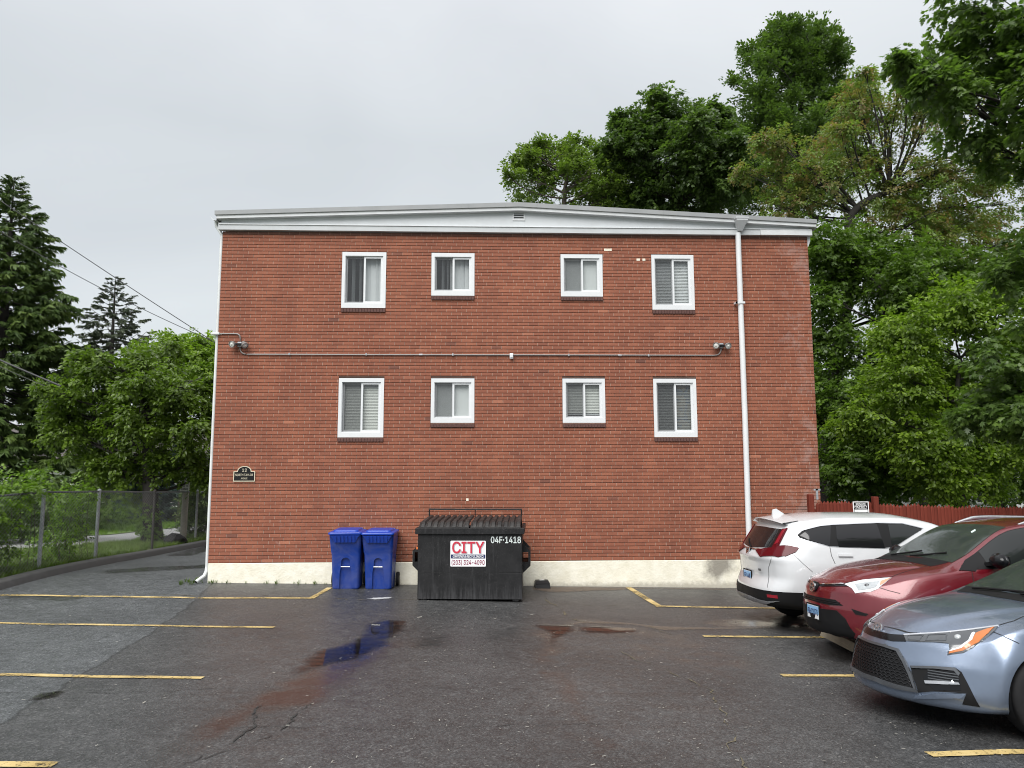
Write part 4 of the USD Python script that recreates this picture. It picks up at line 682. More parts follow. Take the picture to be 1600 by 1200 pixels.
# ------------------------------------------------------------ security lights and conduit
M['lamp_glass'] = material('lamp_glass', {'p': ('principled_bsdf', {'base_color': (0.62, 0.62, 0.58), 'roughness': 0.12, 'coat_weight': 0.6})}, [], 'p.BSDF')
M['steel_bright'] = pm('steel_bright', (0.22, 0.205, 0.195), 0.45, 0.2, metallic=0.2)
def flood(label, loc, aims, stem):
    t = thing('security_light', label, 'security light', 'twin security lights on the wall', loc=loc)
    part(t, 'junction_box', MB().box((-.045, -.06, -.05), (.045, .0, .05), .012), M['galvanized']); part(t, 'knuckle', MB().box((-.10, -.10, -.022), (.10, -.061, .018), .008), M['black'])
    for x, (ax, az) in zip((-.105, .105), aims):
        dr = np.array([math.sin(ax) * math.cos(az), -math.cos(ax) * math.cos(az), math.sin(az)]); z = dr; xx = np.cross([0, 0, 1.0], z); xx /= np.linalg.norm(xx); m = np.eye(4); m[:3, 0], m[:3, 1], m[:3, 2], m[:3, 3] = xx, np.cross(z, xx), z, (x, -.085, 0)
        pr = [(0, -.075), (.022, -.075), (.026, -.05), (.05, -.01), (.064, .03), (.066, .055), (.062, .06), (.052, .058)]
        sh = trimesh.creation.revolve(np.array(pr), sections=22); sh.apply_transform(m); h = part(t, 'lamp_head', MB().tm(sh), M['steel_bright'], 35)
        ln = trimesh.creation.revolve(np.array([(0, .052), (.02, .056), (.05, .050), (.05, .046), (0, .046)]), sections=22); ln.apply_transform(m); part(h, 'lens', MB().tm(ln), M['lamp_glass'], 35)
        part(h, 'bulb', MB().tm(trimesh.creation.icosphere(2, .02).apply_transform(m @ trimesh.transformations.translation_matrix((0, 0, .05)))), M['lamp_glass'], True)
flood('twin lamp security light near the left end of the wall, under the looping conduit', (-4.847, -.004, 4.645), [(-.35, -.25), (.75, -.75)], 1)
flood('twin lamp security light near the right downspout', (4.684, -.004, 4.655), [(-.65, -.2), (.1, -.4)], 0)
def bend(pts, r=.09, n=6):
    out = [np.array(pts[0], float)]
    for a, b, c in zip(pts, pts[1:], pts[2:]):
        a, b, c = map(lambda q: np.array(q, float), (a, b, c)); u, v = (a - b) / np.linalg.norm(a - b), (c - b) / np.linalg.norm(c - b); p0, p1 = b + u * r, b + v * r
        for k in range(n + 1): s = k / n; out.append((1 - s) ** 2 * p0 + 2 * s * (1 - s) * b + s * s * p1)
    out.append(np.array(pts[-1], float)); return np.array(out)
cy_ = -.022
t = thing('electric_conduit', 'thin metal conduit running along the brick wall between the two security lights', 'conduit')
c1 = bend([(-5.37, .08, 4.862), (-5.37, cy_, 4.862), (-4.847, cy_, 4.862), (-4.847, cy_, 4.70)], .10)
c2 = bend([(-4.847, cy_, 4.59), (-4.847, cy_, 4.452), (4.684, cy_, 4.462), (4.684, cy_, 4.60)], .15)
part(t, 'pipe', MB().tube(c1, .0135, 8), M['steel_bright'], 40); part(t, 'pipe', MB().tube(c2, .0135, 8), M['steel_bright'], 40)
part(t, 'fitting', MB().box((-5.41, cy_ - .025, 4.84), (-5.25, cy_ + .02, 4.885), .006), M['pipe'])
for x in (-3.9, -2.4, -.7, 1.6, 3.2): part(t, 'clip', MB().box((x, -.042, 4.436), (x + .03, .001, 4.482), .004), M['galvanized'])
for x in (-1.35, 2.6): part(t, 'coupling', MB().cyl((x, cy_, 4.457), (x + .07, cy_, 4.457), .019, 10), M['galvanized'])
t = thing('photocell_box', 'small white sensor box at the middle of the conduit', 'sensor box', loc=(.475, -.0, 4.43)); part(t, 'housing', MB().box((-.034, -.068, -.055), (.034, -.037, .06), .008), M['vinyl']); part(t, 'cap', MB().box((-.03, -.08, -.03), (.03, -.0685, .03), .005), M['vinyl'])

# ------------------------------------------------------------ red stockade fence with its sign
M['fence_red'] = material('fence_red', {'g': ('geometry', {}), 'o': ('object_info', {}), 'mp': ('mapping', {'scale': (30.0, 30.0, 1.6)}), 'n': ('noise_texture', {'scale': 1.5, 'detail': 7.0, 'roughness': 0.65}), 'c': ('rgb_ramp', {'ramp': [(0.25, (0.105, 0.022, 0.014)), (0.6, (0.165, 0.034, 0.021)), (0.9, (0.20, 0.05, 0.034))]}), 'v': ('map_range', {'to_min': 0.86, 'to_max': 1.12}), 'm': ('vector_math', {'math_type': 'scale'}), 'b': ('bump', {'strength': 0.3, 'distance': 0.004}), 'p': ('principled_bsdf', {'roughness': 0.7, 'specular_ior_level': 0.18})},
    [('g.position', 'mp.vector'), ('mp.vector', 'n.vector'), ('n.fac', 'c.fac'), ('o.random', 'v.value'), ('c.color', 'm.vector1'), ('v.result', 'm.scale'), ('m.vector', 'p.base_color'), ('n.fac', 'b.height'), ('b.normal', 'p.normal')], 'p.BSDF')
fy = -.30
F = thing('stockade_fence', 'dark red wooden stockade fence with pointed pickets behind the parked cars', 'fence')
def picket(x, w, base, h, dyp):
    a = np.linspace(0, PI, 6); pr = [(x - w / 2 + w / 2 * (1 - math.cos(q)), -.010 - .009 * math.sin(q)) for q in a] + [(x + w / 2, .008), (x - w / 2, .008)]
    v = []; k = len(pr)
    for z, s in ((base, 1), (base + h - .045, 1), (base + h, .22)): v += [(x + (px_ - x) * s, fy + dyp + py_ * (1 if s == 1 else .7), z) for px_, py_ in pr]
    v += [(x, fy + dyp - .008, base + h + .006)]; f = []
    for r_ in range(2):
        for j in range(k): f += [[r_ * k + j, r_ * k + (j + 1) % k, (r_ + 1) * k + (j + 1) % k], [r_ * k + j, (r_ + 1) * k + (j + 1) % k, (r_ + 1) * k + j]]
    for j in range(k): f.append([2 * k + j, 2 * k + (j + 1) % k, 3 * k])
    return np.array(v), np.array(f)
x = 6.33; prn = np.random.default_rng(3)
while x < 17.5:
    w = .066 + prn.uniform(-.003, .003)
    if not 7.42 < x + w / 2 < 7.56:
        part(F, 'picket', picket(x + w / 2, w, float(G(x, fy)) + .05, 1.70 + prn.normal(0, .012) - (.05 if x < 7.45 else .09 if x < 8.6 else .11), prn.normal(0, .003)), M['fence_red'])
    x += w + .0018
for xp, hp in ((6.225, 1.83), (7.49, 1.80), (9.95, 1.50), (12.4, 1.50), (14.9, 1.50)):
    part(F, 'post', MB().box((xp - .05, fy - .06, float(G(xp, fy)) - .1), (xp + .05, fy + .05, float(G(xp, fy)) + hp), .008), M['fence_red'])
for z in (.35, 1.35): part(F, 'rail', MB().box((6.28, fy + .012, z), (17.5, fy + .05, z + .08)), M['fence_red'])
part(F, 'bracket', MB().box((6.33, fy - .03, 1.62), (6.37, fy - .012, 1.82)).box((6.29, fy - .03, 1.79), (6.42, fy - .012, 1.82)), M['galvanized'])
t = thing('property_sign', 'black and white private property sign with a pale frame on the red fence', 'sign', m=frame((7.19, fy - .04, 1.345)) @ np.array([[1, 0, -.03, 0], [0, 1, 0, 0], [.0, 0, 1, 0], [0, 0, 0, 1.0]]) if False else frame((7.19, fy - .032, 1.345)))
part(t, 'frame', MB().prism(sbox(-.155, 0, .155, .232).buffer(-.012).buffer(.012).difference(sbox(-.138, .016, .138, .216)), -.008, .0, 'xzy'), M['ink_white']); part(t, 'plate', MB().box((-.14, -.004, .014), (.14, -.001, .218)), M['black'])
part(t, 'write_on_panel', MB().box((-.128, -.006, .032), (.128, -.0042, .078)), M['ink_white'])
tx = MB(); text(tx, 'PRIVATE', .040, 0, .160, -.0043, True, width=.19); text(tx, 'PROPERTY', .040, 0, .113, -.0043, True, width=.245); text(tx, 'NO TRESPASSING', .013, 0, .090, -.0043, True, width=.22); part(t, 'lettering', tx, M['ink_white'])

# ------------------------------------------------------------ chain link fence on the left
C = thing('chain_link_fence', 'grey chain link fence on steel posts along the left kerb', 'fence')
cx = -8.98; posts = [(-8.98, -5.2), (-8.98, -2.1), (-8.98, .93), (-8.95, 2.95), (-9.03, 5.9), (-9.2, 9.2), (-9.35, 12.6)]
def zt(y): return float(G(-9.0, y)) + 1.61
for i, (x, y) in enumerate(posts):
    b_ = float(G(x, y)); dark = i == 4
    part(C, 'post', MB().tube([(x, y, b_ - .1), (x, y, zt(y) + (.02 if not dark else -.01))], .036 if not dark else .032, 12).tube([(x, y, zt(y) + .0), (x, y, zt(y) + .05), (x, y, zt(y) + .065)], [.041, .038, .008], 12), M["bark_dark" if dark else "galvanized"], 40)
pl = np.array([(x, y, zt(y)) for x, y in posts]); part(C, 'top_rail', MB().tube(pl, .021, 8), pm('rail_dark', (0.06, 0.06, 0.062), 0.5, 0.3), 40)
fab = MB(); Ls = np.concatenate([[0], np.cumsum(np.linalg.norm(np.diff(pl[:, :2], axis=0), axis=1))]); total = Ls[-1]; Hf = 1.86
def on(s, z):
    x = np.interp(s, Ls, pl[:, 0]); y = np.interp(s, Ls, pl[:, 1]); b_ = float(G(x, y)) + .10; return (x + .045, y, b_ + (zt(y) - b_) * z / Hf)
sp = .105
for k in range(int((total + Hf) / sp)):
    s = k * sp
    for sg_ in (1, -1):
        a = (s, 0.0) if sg_ > 0 else (s, Hf); b = (s - Hf, Hf) if sg_ > 0 else (s - Hf, 0.0)
        lo, hi = 0.0, 1.0
        if a[0] > total: lo = (a[0] - total) / Hf
        if b[0] < 0: hi = a[0] / Hf
        if hi - lo < .02: continue
        P = [(a[0] + (b[0] - a[0]) * q, a[1] + (b[1] - a[1]) * q) for q in (lo, (lo + hi) / 2, hi)]
        fab.tube([on(*p) for p in P], .0021, 3, cap=False)
part(C, 'chain_mesh', fab, pm('chain_wire', (0.17, 0.175, 0.18), 0.55, 0.2, metallic=0.2), kind='stuff')

# ------------------------------------------------------------ utility pole with a parking sign, lump of asphalt at its foot, overhead wires
M['pole_pale'] = pm('pole_pale', (0.36, 0.34, 0.29), 0.8, 0.2, 5.0, bump=0.3)
ux_, uy_ = -9.62, 9.3; ub = float(G(ux_, uy_))
t = thing('utility_pole', 'pale wooden pole with a small parking sign behind the chain link fence', 'pole', loc=(ux_, uy_, ub))
part(t, 'pole', MB().tube([(0, 0, -.2), (.0, 0, .8), (.03, 0, 2.4), (.06, 0, 3.7)], [.10, .10, .092, .085], 14), M['pole_pale'], 40)
part(t, 'sign_plate', MB().box((-.13, -.125, 1.62), (.16, -.115, 2.12), .002), M['ink_white']); tx = MB(); text(tx, 'NO', .10, .015, 1.96, -.1255, True); text(tx, 'PARKING', .075, .015, 1.84, -.1255, True, width=.26); text(tx, 'HERE TO', .06, .015, 1.75, -.1255, True, width=.22); text(tx, 'CORNER', .06, .015, 1.66, -.1255, True, width=.22); part(t, 'sign_lettering', tx, M['black'])
lump = trimesh.creation.icosphere(3, 1.0); lv_ = lump.vertices * [.30, .30, .24] * (0.8 + .5 * meshkit.fbm(lump.vertices * 2 + 5, 4)[:, None]); lv_[:, 2] = np.maximum(lv_[:, 2], -.1)
top('asphalt_lump', trimesh.Trimesh(lv_ + [-9.15, 7.6, float(G(-9.15, 7.6)) + .14], lump.faces), M['rubber'], 'black lump of tarmac at the foot of the pale pole', 'lump', smooth=True)
M['wire'] = pm('wire', (0.025, 0.025, 0.027), 0.6, 0.1)
def wire(a, b, sag, r, lab, grp=None):
    a, b = np.array(a, float), np.array(b, float); s = np.linspace(0, 1, 24)[:, None]; p = a + (b - a) * s; p[:, 2] -= sag * 4 * (s * (1 - s))[:, 0]
    top('overhead_wire', MB().tube(p, r, 6), M['wire'], lab, 'cable', grp, smooth=60)
wire((-17.214, 9.0, 11.776), (-8.598, 9.0, 6.103), .05, .014, 'upper one of the two thin wires slanting down across the sky at the left')
wire((-17.118, 9.3, 10.606), (-8.601, 9.3, 6.165), .22, .012, 'lower one of the two thin wires slanting down across the sky at the left')
wire((-13.834, 5.0, 5.519), (-11.2, 5.0, 4.371), .02, .026, 'thick black cable before the tall spruce')
wire((-13.82, 5.0, 5.348), (-11.611, 5.0, 4.37), .02, .010, 'thin cable just under the thick black cable')

# ------------------------------------------------------------ concrete wheel stop
M['concrete_tan'] = pm('concrete_tan', (0.26, 0.22, 0.16), 0.9, 0.25, 8.0, bump=0.5, bscale=50)
t = top('wheel_stop', MB().mani(m3.Manifold.hull_points(np.array([[x, y, z] for y in (-4.35, -5.95) for x, z in ((4.42, .02), (4.62, .02), (4.46, .12), (4.58, .12))]) + np.array([0, 0, 0.02]))), M['concrete_tan'], 'worn tan concrete wheel stop in front of the red car', 'wheel stop')

# ------------------------------------------------------------ houses glimpsed beyond the street
M['siding_white'] = pm('siding_white', (0.62, 0.62, 0.62), 0.7, 0.05); M['siding_grey'] = pm('siding_grey', (0.30, 0.33, 0.36), 0.7, 0.06); M['roof_dark'] = pm('roof_dark', (0.10, 0.09, 0.085), 0.9, 0.2)
M['glass_dark'] = material('glass_dark', {'p': ('principled_bsdf', {'base_color': (0.02, 0.022, 0.025), 'roughness': 0.05})}, [], 'p.BSDF')
def house(name, label, loc, rz_, w, d, h, roof_h, wall, roofm):
    t = thing(name, label, 'house', m=frame(loc, rz_)); mb = MB().box((-w / 2, -d / 2, -.5), (w / 2, d / 2, h)); part(t, 'wall', mb, wall)
    part(t, 'gable', MB().prism([(-d / 2, h + .002), (d / 2, h + .002), (0, h + roof_h)], -w / 2 + .01, w / 2 - .01, 'yzx'), wall)
    e = .35; part(t, 'roof', MB().prism([(-d / 2 - e, h - .12), (0, h + roof_h + .02), (0, h + roof_h + .2), (-d / 2 - e, h + .06)], -w / 2 - .3, w / 2 + .3, 'yzx').prism([(d / 2 + e, h - .12), (d / 2 + e, h + .06), (0, h + roof_h + .201), (0, h + roof_h + .021)], -w / 2 - .3, w / 2 + .3, 'yzx'), roofm)
    n = max(2, int(w / 2.4))
    for lev in range(max(1, int(h / 2.7))):
        for k in range(n):
            x = -w / 2 + w * (k + .5) / n; z = .9 + 2.7 * lev
            wn = part(t, 'window', MB().prism(sbox(x - .5, z, x + .5, z + 1.35).difference(sbox(x - .43, z + .07, x + .43, z + 1.28)), -d / 2 - .05, -d / 2 - .002, 'xzy'), M['white_trim']); part(wn, 'pane', MB().box((x - .43, -d / 2 - .03, z + .07), (x + .43, -d / 2 - .004, z + 1.28)), M['glass_dark'])
    part(t, 'door', MB().box((w / 2 - 1.5, -d / 2 - .04, .0), (w / 2 - .6, -d / 2 - .003, 2.05)), M['white_trim'])
house('house', 'white sided house glimpsed through the trees beyond the side street', (-24.0, 31.0, -.6), .35, 12, 8, 2.9, 2.2, M['siding_white'], M['roof_dark'])
house('house', 'blue grey house glimpsed between the trunk and the brick corner', (-16.0, 40.5, -.6), .1, 9, 8, 3.4, 2.4, M['siding_grey'], M['roof_dark'])
house('house', 'pale house glimpsed through the leaves above the red fence', (23.0, 26.0, -.6), -.2, 14, 9, 3.6, 2.4, M['siding_white'], M['roof_dark'])
# ------------------------------------------------------------ parked cars
def curve(pts, sm=0.0):
    pts = np.array(pts, float); f = PchipInterpolator(pts[:, 0], pts[:, 1]); lo, hi = pts[0, 0], pts[-1, 0]
    if not sm: return lambda x: f(np.clip(x, lo, hi))
    ks = np.linspace(-1, 1, 9); kw = np.exp(-2.5 * ks * ks); kw /= kw.sum()
    return lambda x: sum(w * f(np.clip(np.asarray(x, float) + k * sm, lo, hi)) for k, w in zip(ks, kw))
def car_body(S):
    """closed body: rings of (y, z) along x, nose at x = 0; face functions bend the two ends"""
    L = S['L']; half = lambda n: np.linspace(0, 1, n)
    e = [0, .006, .02, .045, .08]; xs = np.unique(np.concatenate([e, np.linspace(.12, L - .12, 104), L - np.array(e)]))
    def ring(x):
        inset = 0.05 * (1 - math.sqrt(max(0, 1 - (1 - min(x, L - x) / .08) ** 2))) if min(x, L - x) < .08 else 0.0
        g = {k: float(S[k](x)) for k in ('zb', 'wb', 'zm', 'wm', 'zs', 'ws', 'zr', 'wr', 'zt')}
        g['zr'] = max(g['zr'], g['zs'] + .006); g['zt'] = max(g['zt'], g['zr'] + .006)
        p = [(y, g['zb']) for y in g['wb'] * half(5)[:-1]]
        q = PchipInterpolator([g['zb'], g['zm'], g['zs']], [g['wb'], g['wm'], g['ws']]); zz = g['zb'] + (g['zs'] - g['zb']) * half(20); p += [(float(q(z)), z) for z in zz[:-1]]
        bl = S.get('bulge', .02) * min(1, (g['zr'] - g['zs']) / .3)
        for t in half(12)[:-1]: p.append((g['ws'] + (g['wr'] - g['ws']) * t + bl * 4 * t * (1 - t), g['zs'] + (g['zr'] - g['zs']) * t))
        for t in half(28): y = g['wr'] * (1 - t); p.append((y, g['zr'] + (g['zt'] - g['zr']) * (1 - (y / max(g['wr'], 1e-6)) ** S.get('crown', 2.2))))
        p = np.array(p)
        for _ in range(2): p[1:-1] = .25 * p[:-2] + .5 * p[1:-1] + .25 * p[2:]
        if inset: c = np.array([0, (p[0, 1] + p[-1, 1]) / 2]); d = p - c; p = c + d * (1 - inset / np.maximum(np.abs(d).max(0), .1))
        full = np.vstack([p, np.column_stack([-p[-2:0:-1, 0], p[-2:0:-1, 1]])]); return np.column_stack([np.full(len(full), x), full])
    R = [ring(x) for x in xs]
    def caps(r0, rev):
        c = np.array([r0[0, 0], 0, (r0[:, 2].min() + r0[:, 2].max()) / 2]); return [c + (r0 - c) * np.array([1, s, s]) for s in np.linspace(.06, .94, 16)]
    R = caps(R[0], 0) + R + caps(R[-1], 1)[::-1]
    V = np.array(R); k = V.shape[1]
    V = V.reshape(-1, 3); x = V[:, 0].copy(); ay = np.abs(V[:, 1])
    if 'crease' in S:                                                # raised middle of the hood
        y0, y1, hgt, xe_ = S['crease']; yc = y0 + (y1 - y0) * np.clip(x / xe_, 0, 1); on = (V[:, 2] > S['zr'](x) - .004) & (ay < S['wr'](x) + .01)
        V[:, 2] += np.where(on, hgt / (1 + np.exp((ay - yc) / .012)) * np.clip((x - .10) / .25, 0, 1) * np.clip((xe_ - x) / .08, 0, 1), 0)
    Lf, Lr = S.get('Lf', 1.1), S.get('Lr', 1.1)
    wf = np.clip(1 - x / Lf, 0, 1) ** 2; wr_ = np.clip(1 - (L - x) / Lr, 0, 1) ** 2
    V[:, 0] = x + S['F'](ay, V[:, 2]) * wf - S['R'](ay, V[:, 2]) * wr_
    n = len(R); f = [[i * k + j, i * k + (j + 1) % k, (i + 1) * k + (j + 1) % k, (i + 1) * k + j] for i in range(n - 1) for j in range(k)]
    f = [[a, b, c] for a, b, c, d in f] + [[a, c, d] for a, b, c, d in f]; m = len(V)
    V = np.vstack([V, V[:k].mean(0), V[-k:].mean(0)])
    for j in range(k): f += [[m, (j + 1) % k, j], [m + 1, (n - 1) * k + j, (n - 1) * k + (j + 1) % k]]
    t = trimesh.Trimesh(V, np.array(f), process=False)
    if t.volume < 0: t.invert()
    return t
class Car:
    def __init__(s, S, name, label, loc, rz, paint):
        s.S = S; s.raw = car_body(S); s.t = thing(name, label, 'car', 'cars parked nose in or tail in along the right side', m=frame(loc, rz, Gn(loc[0] + S['L'] / 2, loc[1])))
        s.m = frame(loc, rz, Gn(loc[0] + S['L'] / 2, loc[1])); s.paint = paint
        man = m3.Manifold(m3.Mesh(s.raw.vertices.astype(np.float32), s.raw.faces.astype(np.uint32)))
        for xw in S['axles']:
            for sd in (-1, 1):
                c = m3.Manifold.cylinder(.62, S['arch'], S['arch'], 56).rotate((90, 0, 0)).translate((xw, sd * .86 + .31, S['tyre'])); man = man - c
        mm = man.to_mesh(); s.mesh = trimesh.Trimesh(mm.vert_properties[:, :3], mm.tri_verts, process=False); s.body = part(s.t, 'body', s.mesh, paint, 32)
        s.ray = trimesh.ray.ray_triangle.RayMeshIntersector(s.raw) if not trimesh.ray.has_embree else trimesh.ray.ray_pyembree.RayMeshIntersector(s.raw)
    def hit(s, P, d):
        loc, ir, it = s.ray.intersects_location(P, np.tile(d, (len(P), 1)), multiple_hits=False)
        out = np.full((len(P), 3), np.nan); out[ir] = loc; return out
    def decal(s, pts, name, mat, off=.003, thick=.006, step=.03, parent=None, label=None, d=None, smooth=35, hole=None, add=True):
        """a sheet that lies on the body: outline through 3D points near the surface"""
        pts = np.array(pts, float); c = pts.mean(0)
        if d is None:
            u_, sv, vt = np.linalg.svd(pts - c); nrm = vt[2]; out = c - np.array([s.S['L'] / 2, 0, .7]) * [1, 1, 1]
            if nrm @ out < 0: nrm = -nrm
        else: nrm = -np.array(d, float) / np.linalg.norm(d)
        a = np.cross(nrm, [0, 0, 1.0]) if abs(nrm[2]) < .9 else np.cross(nrm, [0, 1.0, 0]); a /= np.linalg.norm(a); b = np.cross(nrm, a)
        to2 = lambda p: np.column_stack([(np.asarray(p) - c) @ a, (np.asarray(p) - c) @ b])
        pg = Polygon(to2(pts)).buffer(0)
        if hole is not None: pg = pg.difference(Polygon(to2(hole)).buffer(0))
        verts, faces, nv = [], [], 0; x0, y0, x1, y1 = pg.bounds
        for g in getattr(pg, 'geoms', [pg]):
            g = g.segmentize(step)
            xs = np.arange(x0, x1 + step, step); ys = np.arange(y0, y1 + step, step)
            for i in range(len(xs)):
                for j in range(len(ys)):
                    cell = sbox(xs[i], ys[j], xs[i] + step, ys[j] + step)
                    if not cell.intersects(g): continue
                    q = cell.intersection(g)
                    for k in getattr(q, 'geoms', [q]):
                        if k.geom_type != 'Polygon' or k.area < 1e-8: continue
                        v, f = trimesh.creation.triangulate_polygon(k, engine='earcut'); verts.append(v); faces.append(np.asarray(f) + nv); nv += len(v)
        v2 = np.vstack(verts); f = np.vstack(faces); tm = trimesh.Trimesh(np.column_stack([v2, np.zeros(len(v2))]), f, process=False); tm.merge_vertices(digits_vertex=6); v2, f = tm.vertices[:, :2], tm.faces
        cr = np.cross(v2[f[:, 1]] - v2[f[:, 0]], v2[f[:, 2]] - v2[f[:, 0]]); f = np.where((cr < 0)[:, None], f[:, ::-1], f)
        P = c + v2[:, :1] * a + v2[:, 1:2] * b + nrm * 1.2; H = s.hit(P, -nrm); bad = np.isnan(H[:, 0])
        if bad.any():
            from scipy.spatial import cKDTree
            if bad.all(): raise ValueError(name)
            dist = ((H - P) @ -nrm); k = cKDTree(v2[~bad]).query(v2[bad])[1]; H[bad] = P[bad] - nrm * dist[~bad][k][:, None]
        # outward direction: mean of view axis and local surface normal
        t0 = trimesh.Trimesh(H, f, process=False); vn = np.array(t0.vertex_normals); vn[(vn @ nrm) < 0] *= -1; w = vn * .6 + nrm * .4; w /= np.linalg.norm(w, axis=1, keepdims=True)
        O = H + w * (off + thick if off + thick > .002 else .002); I = H - w * .004
        nV = len(O); e = np.sort(np.vstack([f[:, [0, 1]], f[:, [1, 2]], f[:, [2, 0]]]), axis=1); uq, ct = np.unique(e, axis=0, return_counts=True); bset = set(map(tuple, uq[ct == 1])); sides = []
        for tri in f:
            for i in range(3):
                x, y = tri[i], tri[(i + 1) % 3]
                if (min(x, y), max(x, y)) in bset: sides += [[x + nV, y + nV, y + 2 * nV], [x + nV, y + 2 * nV, x + 2 * nV]]
        V = np.vstack([O, O, I]); Fc = np.vstack([f, [[q[1], q[0], q[2]] for q in sides]]) if sides else f
        # the front face and its rim are kept apart so that the edge stays crisp
        msh = trimesh.Trimesh(V, Fc, process=False)
        if not add: return msh
        return part(parent or s.t, name, msh, mat, smooth, label)
    def both(s, pts, *a, **k):
        pts = np.array(pts, float); r = []
        for sd in (-1, 1): q = pts * [1, 1, 1]; q[:, 1] = np.abs(q[:, 1]) * sd; r.append(s.decal(q, *a, **k))
        return r
    def line(s, pts, w, name, mat, off=.0005, thick=.0012, **k):
        pts = np.array(pts, float); c = pts.mean(0); u_, sv, vt = np.linalg.svd(pts - c); nrm = k.pop('n', None)
        if nrm is None: nrm = np.array([0, np.sign(c[1]), 0.0]) if abs(c[1]) > .3 else np.array([-1.0, 0, 0])
        nrm = np.array(nrm, float) / np.linalg.norm(nrm); a = np.cross(nrm, [0, 0, 1.0]) if abs(nrm[2]) < .9 else np.cross(nrm, [0, 1.0, 0]); a /= np.linalg.norm(a); b = np.cross(nrm, a)
        ls = LineString(np.column_stack([(pts - c) @ a, (pts - c) @ b])).buffer(w / 2, cap_style=2); q = np.array(ls.exterior.coords)[:-1]
        return s.decal(c + q[:, :1] * a + q[:, 1:2] * b, name, mat, off, thick, d=-nrm, **k)
    def wheels(s, spokes, rim, rimmat):
        S = s.S; R = S['tyre']; W = S.get('tyre_w', .215)
        for xw in S['axles']:
            for sd in (-1, 1):
                y = sd * (S['track'] / 2)
                R_ = trimesh.transformations.rotation_matrix(PI / 2 * (1 if sd < 0 else -1), (1, 0, 0)); R_[:3, 3] = (xw, y, R)      # local +z points outwards
                hw = W / 2; pr = [(rim + .004, -hw + .01), (rim + .03, -hw), (R - .03, -hw + .004), (R - .008, -hw + .022), (R, -hw + .045), (R, hw - .045), (R - .008, hw - .022), (R - .03, hw - .004), (rim + .03, hw), (rim + .004, hw - .008)]
                ty = trimesh.creation.revolve(np.array(pr + [pr[0]]), sections=56); mb = MB().tm(ty)
                w = part(s.t, 'wheel', MB().tm(ty.copy().apply_transform(R_)), M['rubber'], 40)
                rm = MB(); bar = trimesh.creation.revolve(np.array([(rim - .012, -hw + .02), (rim + .005, -hw + .02), (rim + .008, hw - .012), (rim - .012, hw - .006), (rim - .022, hw - .03), (rim - .026, -hw + .02), (rim - .012, -hw + .02)]), sections=48); rm.tm(bar)
                for k in range(spokes):
                    a0 = 2 * PI * k / spokes
                    for da in (-.10, .10):
                        c0, s0 = math.cos(a0 + da * .4), math.sin(a0 + da * .4); c1, s1 = math.cos(a0 + da * 1.6), math.sin(a0 + da * 1.6); t_ = np.array([-math.sin(a0), math.cos(a0)])
                        q = []
                        for (cc, ss, rr, zz, ww) in ((c0, s0, .045, hw - .035, .017), (c1, s1, rim - .012, hw - .018, .012)):
                            for sg_ in (-1, 1): q += [[cc * rr + t_[0] * ww * sg_, ss * rr + t_[1] * ww * sg_, zz], [cc * rr + t_[0] * ww * sg_, ss * rr + t_[1] * ww * sg_, zz - .04]]
                        rm.mani(m3.Manifold.hull_points(np.array(q)))
                rm.tm(trimesh.creation.cylinder(.062, .05, sections=24).apply_translation((0, 0, hw - .045)))
                q = rm.mesh(); q.apply_transform(R_); part(w, 'rim', q, rimmat, 30)
                dk = trimesh.creation.cylinder(rim * .72, .02, sections=32).apply_translation((0, 0, hw - .11)).apply_transform(R_); part(w, 'brake_disc', dk, M['galvanized'], 30)
                an = np.linspace(0, PI * 2, 40); r = S['arch'] - .004; v = [(xw + r * math.cos(q_), sd * yy, R + r * math.sin(q_)) for yy in (.58, S['track'] / 2 + W / 2 - .012) for q_ in an]; v.append((xw, sd * .58, R))
                f = [[j, j + 1, j + 41] for j in range(39)] + [[j, j + 41, j + 40] for j in range(39)] + [[80, j, j + 1] for j in range(39)]
                keep = [t3 for t3 in f if np.mean([v[i][2] for i in t3]) > S['zb'](xw) + .01]
                part(s.t, 'wheel_liner', (np.array(v), np.array(keep)), M['car_black'])
    def mirror(s, x, y, z, mat, base):
        for sd in (-1, 1):
            p = part(s.t, 'mirror', trimesh.Trimesh(*(lambda i: (i.vertices * [.075, .12, .075] * (1 + .12 * np.sign(i.vertices[:, :1])) + [x, sd * (y + .12), z], i.faces))(trimesh.creation.icosphere(3, 1.0))), mat, True)
            part(p, 'mirror_foot', MB().mani(m3.Manifold.hull_points(np.array([[x + a, sd * (y - .03), z - .045 + b] for a in (-.05, .05) for b in (-.02, .02)] + [[x + a, sd * (y + .08), z - .03 + b] for a in (-.03, .05) for b in (-.02, .02)]))), base)
            part(p, 'mirror_glass', MB().box((x + .070, sd * (y + .03), z - .05), (x + .078, sd * (y + .21), z + .05), .003), M['car_glass'])
